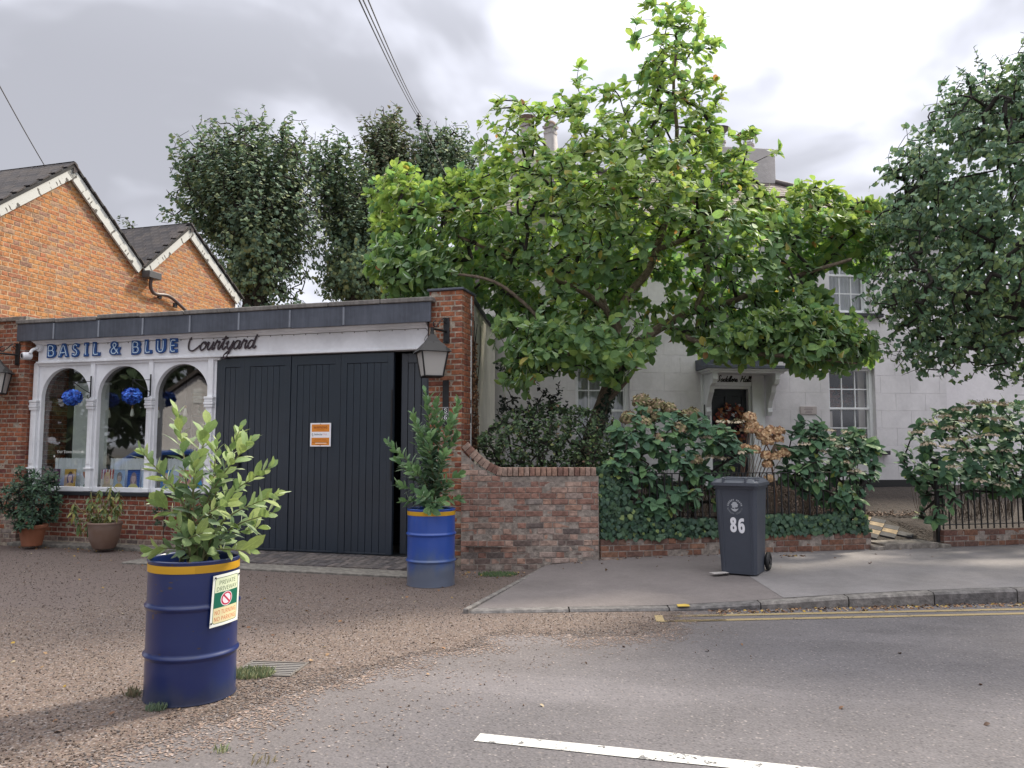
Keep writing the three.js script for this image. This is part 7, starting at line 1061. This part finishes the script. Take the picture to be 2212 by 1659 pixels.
// ---------------------------------------------------------------- small ground things
{
  const d = thing('drain_cover', 'dished iron drain grating sunk in the gravel beside the navy drum', 'drain', [-1.72, -0.003, -5.62], -0.12);
  part(d, 'rim', [span(-0.22, 0.22, 0, 0.016, -0.17, -0.15, 0.003), span(-0.22, 0.22, 0, 0.016, 0.15, 0.17, 0.003), span(-0.22, -0.20, 0, 0.016, -0.15, 0.15, 0.003), span(0.2, 0.22, 0, 0.016, -0.15, 0.15, 0.003), span(-0.2, 0.2, -0.002, 0.001, -0.15, 0.15)], mat([0.11, 0.098, 0.09], 0.85));
  for (let i = 0; i < 7; i++) part(d, 'grate_bar', span(-0.2, 0.2, 0.002, 0.014, -0.135 + i * 0.0415, -0.113 + i * 0.0415, 0.003), mat([0.17, 0.16, 0.155], 0.7));
  const r = rng(501);
  const tuft = (label, x, z, n, R, h, cols, seed) => { const t = thing('weed_tuft', label, 'weeds', [x, 0, z]), l = []; for (let i = 0; i < n; i++) { const a = r() * 6.3, q = R * Math.sqrt(r()); l.push({ m: leafMatrix(V(x + Math.cos(a) * q, 0.004, z + Math.sin(a) * q * 0.7), V((r() - 0.5) * 1.2, 1, (r() - 0.5) * 1.2), V(r() - 0.5, 0.1, 1), range(r, 0.35, 1.0) * h) }); } leaves(t, l, [leafShape(1, 0.16, { curl: 0.5, seg: 3 })], cols, { rest: 'blades', seed, trans: 0.25 }); };
  const G = [[0.17, 0.22, 0.10], [0.24, 0.27, 0.12], [0.34, 0.33, 0.17], [0.13, 0.18, 0.09]];
  tuft('low green weeds between the navy drum and the drain grating', -1.80, -5.46, 900, 0.15, 0.055, G, 1); tuft('small weed at the front foot of the navy drum', -2.14, -4.76, 160, 0.06, 0.045, [[0.08, 0.13, 0.07], [0.11, 0.15, 0.08]], 2); tuft('dry brown weed left of the navy drum', -2.40, -5.02, 60, 0.05, 0.07, [[0.2, 0.15, 0.09], [0.12, 0.12, 0.06]], 3); tuft('patch of moss and weeds at the foot of the garden wall', -0.18, -9.62, 700, 0.24, 0.045, [[0.07, 0.13, 0.035], [0.09, 0.16, 0.04], [0.05, 0.10, 0.035]], 4); tuft('single green weed on the gravel edge in the foreground', -1.5, -4.12, 30, 0.04, 0.05, G, 5);
  tuft('sparse dry grass at the road edge in the near foreground', -1.25, -3.98, 26, 0.07, 0.05, [[0.3, 0.24, 0.13], [0.24, 0.2, 0.11]], 6);
  // fallen leaves along the kerb, on the pavement and over the gravel
  const fl = new THREE.InstancedMesh(leafShape(0.055, 0.034, { curl: 0.5, fold: 0.3 }), leafMat([1, 1, 1], { trans: 0.15, coat: 0.1 }), 1500), fc = [[0.30, 0.155, 0.075], [0.22, 0.11, 0.06], [0.40, 0.25, 0.13], [0.14, 0.08, 0.055], [0.52, 0.42, 0.28], [0.55, 0.36, 0.06]]; let n = 0;
  const put = (x, y, z, s) => { const q = new THREE.Quaternion().setFromEuler(new THREE.Euler((r() - 0.5) * 0.7, r() * 6.3, (r() - 0.5) * 0.7)); fl.setMatrixAt(n, new THREE.Matrix4().compose(V(x, y + 0.008, z), q, V(s, s, s))); const c = fc[Math.floor(Math.pow(r(), 1.5) * 6)], v = range(r, 0.6, 1.1); fl.setColorAt(n++, rgb(c[0] * v, c[1] * v, c[2] * v)); };
  for (let i = 0; i < 850; i++) { const x = 1.9 + 6 * r(), k = along(KERB, x); put(x, 0, k[0] + 0.012 + 0.17 * Math.pow(r(), 1.3), range(r, 0.25, 1)); }
  for (let i = 0; i < 70; i++) { const x = range(r, 0.6, 6), zb = along(BACK, x)[0]; put(x, paveY(x, zb + 0.05), zb + 0.04 + 0.12 * r() + (r() > 0.7 ? 1.2 * r() : 0), range(r, 0.35, 1)); }
  for (let i = 0; i < 26; i++) { const x = 3.55 + 0.3 * r(), zb = along(BACK, x)[0] + 0.35 + 0.12 * r(); put(x, paveY(x, zb), zb, range(r, 0.7, 1.3)); }
  for (let i = 0; i < 170; i++) { const z = range(r, -11.8, -4.2), x = range(r, z * 0.64, -0.4); if (edgeSide(x, z) < 0.1) continue; const t = V(x, 0, z).sub(GO).applyAxisAngle(V(0, 1, 0), -GROT); if (t.z < 0.1) continue; put(x, 0.006, z, range(r, 0.3, 1)); }
  for (let i = 0; i < 120; i++) { const s = range(r, -6.3, -3.1), p = gp(s, 0.0, 0.32 + 0.25 * r()); put(p[0], 0.01, p[2], range(r, 0.3, 0.8)); }
  for (let i = 0; i < 90; i++) { const x = range(r, -0.7, 0.35), z = -9.85 + 0.5 * r(); put(x, 0.012, z, range(r, 0.3, 0.8)); }
  for (let i = 0; i < 9; i++) put(range(r, -0.6, 3.6), 0.004, range(r, -6.6, -4.4), range(r, 0.4, 0.9));
  fl.count = n; fl.name = 'fallen_leaves'; sh(fl); scene.add(fl); tag(fl, 'dry fallen leaves along the kerb, pavement edge and gravel', 'fallen leaves', null, 'stuff');
  const pp = thing('paper_scrap', 'scrap of grey card lying by the left foot of the bin', 'litter', [2.38, 0.135, -8.98], 0.3); part(pp, 'card', [span(-0.1, 0.1, 0, 0.006, -0.05, 0.05, 0.002)], mat([0.42, 0.39, 0.38], 0.9));
}
// ---------------------------------------------------------------- overhead cables
function cable(label, a, b, sag, rr) { const c = thing('overhead_cable', label, 'cable', a.toArray(), 0, undefined), pts = []; for (let i = 0; i <= 12; i++) { const t = i / 12; pts.push(a.clone().lerp(b, t).add(V(0, -sag * 4 * t * (1 - t), 0)).sub(a)); } part(c, 'wire', tube(pts, rr, 5, 40), mat([0.12, 0.12, 0.13], 0.6)); return c; }
const pole = at(912, 262, 30);
cable('leftmost of the three cables descending from the top of the picture', at(762, -30, 9.5), at(906, 258, 29.8), 0.12, 0.011); cable('middle one of the three cables descending from the top of the picture', at(771, -30, 9.6), at(909, 256, 29.8), 0.10, 0.011); cable('rightmost of the three cables descending from the top of the picture', at(783, -30, 9.7), at(913, 252, 29.8), 0.16, 0.011);
cable('thin cable crossing the sky at the left edge down to the nearer gable', at(-20, 150, 11), at(100, 364, 14.4), 0.02, 0.009);
cable('pair end of the cables running on down before the far trees', at(906, 258, 29.8), at(975, 400, 30), 0.02, 0.014);
{ const i = thing('insulator', 'stack of insulators where the overhead cables meet before the far trees', 'insulator', at(904, 262, 29.8).toArray()); part(i, 'disc_stack', [0, 1, 2, 3].map((k) => cyl(0.07, 0.1, 0.05, 0, -0.15 + k * 0.12, 0, 10)), M.iron); part(i, 'rod', bar(V(0, -0.25, 0), V(0, 0.35, 0), 0.02, 6), M.iron); }
// ---------------------------------------------------------------- across the forecourt, seen only mirrored in the arched windows
{
  const A = V(-18.0, 0, -2.62);       // its gable looks towards the shop
  const rot = Math.atan2(0.82, -0.58);                                     // local z points along (0.82, -0.58)
  const h = thing('white_gabled_house', 'white gabled house mirrored in the rightmost arched window', 'house', A.toArray(), rot);
  part(h, 'wall', extrude(poly([[-1.3, 0], [1.3, 0], [1.3, 3.05], [0, 4.1], [-1.3, 3.05]]), 5).translate(0, 0, -5), M.plaster);
  part(h, 'window', [span(-0.15, 0.15, 3.1, 3.6, 0.0, 0.03, 0.005)], M.white); part(h, 'roof', [-1, 1].map((s) => { const g = span(-0.1, 1.85, 0, 0.12, -5.2, 0.25); g.rotateZ(-0.68); g.translate(0, 4.18, 0); if (s < 0) { g.scale(-1, 1, 1); const p = g.attributes.position, n = g.attributes.normal; for (let i = 0; i < p.count; i += 3) for (const at2 of [p, n]) { const x = [at2.getX(i + 1), at2.getY(i + 1), at2.getZ(i + 1)]; at2.setXYZ(i + 1, at2.getX(i + 2), at2.getY(i + 2), at2.getZ(i + 2)); at2.setXYZ(i + 2, ...x); } } return g; }), mat([0.06, 0.05, 0.05], 0.9));
  // parked car
  const c = thing('parked_car', 'blue car mirrored in the arched windows', 'car', [-13.4, 0, -7.15], rot + 0.15), blue = phys([0.012, 0.06, 0.26], 0.3, { clearcoat: 1, clearcoatRoughness: 0.05 });
  const body = poly([[-2.0, 0.28], [2.0, 0.28], [2.05, 0.62], [1.9, 0.82], [1.0, 0.95], [0.35, 1.40], [-1.0, 1.46], [-1.75, 1.05], [-2.0, 0.95], [-2.06, 0.5]]);
  part(c, 'body', extrude(body, 1.6, 0.06).translate(0, 0, -0.8), blue);
  const glassy = mat([0.015, 0.018, 0.022], 0.1); part(c, 'side_window', [extrude(poly([[0.85, 0.97], [0.3, 1.34], [-0.25, 1.37], [-0.25, 0.97]]), 0.02).translate(0, 0, 0.855), extrude(poly([[-0.32, 0.97], [-0.32, 1.37], [-0.95, 1.38], [-1.5, 1.05], [-1.45, 0.98]]), 0.02).translate(0, 0, 0.855)], glassy);
  part(c, 'mirror', [box(0.12, 0.11, 0.16, 0.72, 1.02, 0.95, 0.03)], blue); part(c, 'door_handle', [box(0.16, 0.025, 0.03, -0.1, 0.86, 0.87, 0.008), box(0.16, 0.025, 0.03, -1.1, 0.88, 0.87, 0.008)], blue);
  for (const x of [-1.3, 1.3]) for (const z of [-0.72, 0.72]) { const w = part(c, 'wheel', cyl(0.31, 0.31, 0.2, 0, -0.1, 0, 24).rotateX(Math.PI / 2).translate(x, 0.31, z + Math.sign(z) * 0.06), M.black); part(w, 'rim', cyl(0.2, 0.2, 0.21, 0, -0.105, 0, 16).rotateX(Math.PI / 2).translate(x, 0.31, z + Math.sign(z) * 0.06), mat([0.5, 0.5, 0.52], 0.35, { metalness: 0.6 })); }
  // trees behind that house and beside the forecourt
  const r = rng(701), lf = [leafShape(0.42, 0.34, { seg: 3 })], green = [[0.07, 0.12, 0.05], [0.055, 0.10, 0.045], [0.10, 0.15, 0.06]];
  const blob = (label, x, z, R, H, n) => { const t = thing('garden_tree', label, 'tree', [x, 0, z]), l = []; for (let i = 0; i < n; i++) { const y = 1 - 2 * r(), a = r() * 6.3, q = Math.sqrt(1 - y * y), k = range(r, 0.7, 1) * (0.75 + 0.5 * fbm(a * 2 + x, y * 3 + z, 3, 6)); const p = V(x + Math.cos(a) * q * R * k, H * 0.56 + y * H * 0.46 * k, z + Math.sin(a) * q * R * k); l.push({ m: leafMatrix(p, V(r() - 0.5, r() - 0.6, r() - 0.5), V(r() - 0.5, 1, r() - 0.5), range(r, 0.7, 1.4)) }); } part(t, 'trunk', taperTube([V(0, 0, 0), V(0.1, H * 0.3, 0), V(0, H * 0.6, 0)], [0.28, 0.2, 0.08], 8), M.barkDark); leaves(t, l, lf, green, { seed: 7, trans: 0.25 }); };
  blob('tall tree mirrored above the white gable in the arched windows', -22.5, 0.2, 4.2, 11, 2600); blob('tree mirrored in the middle arched window left of the white gable', -21.5, -5.2, 3.0, 8.5, 1900); blob('tree mirrored in the leftmost arched window', -20.5, -8.6, 2.3, 7, 1400); blob('round tree mirrored high in the black gates', -17.0, 4.6, 3.2, 7.2, 1900);
}
renderer.render(scene, camera);
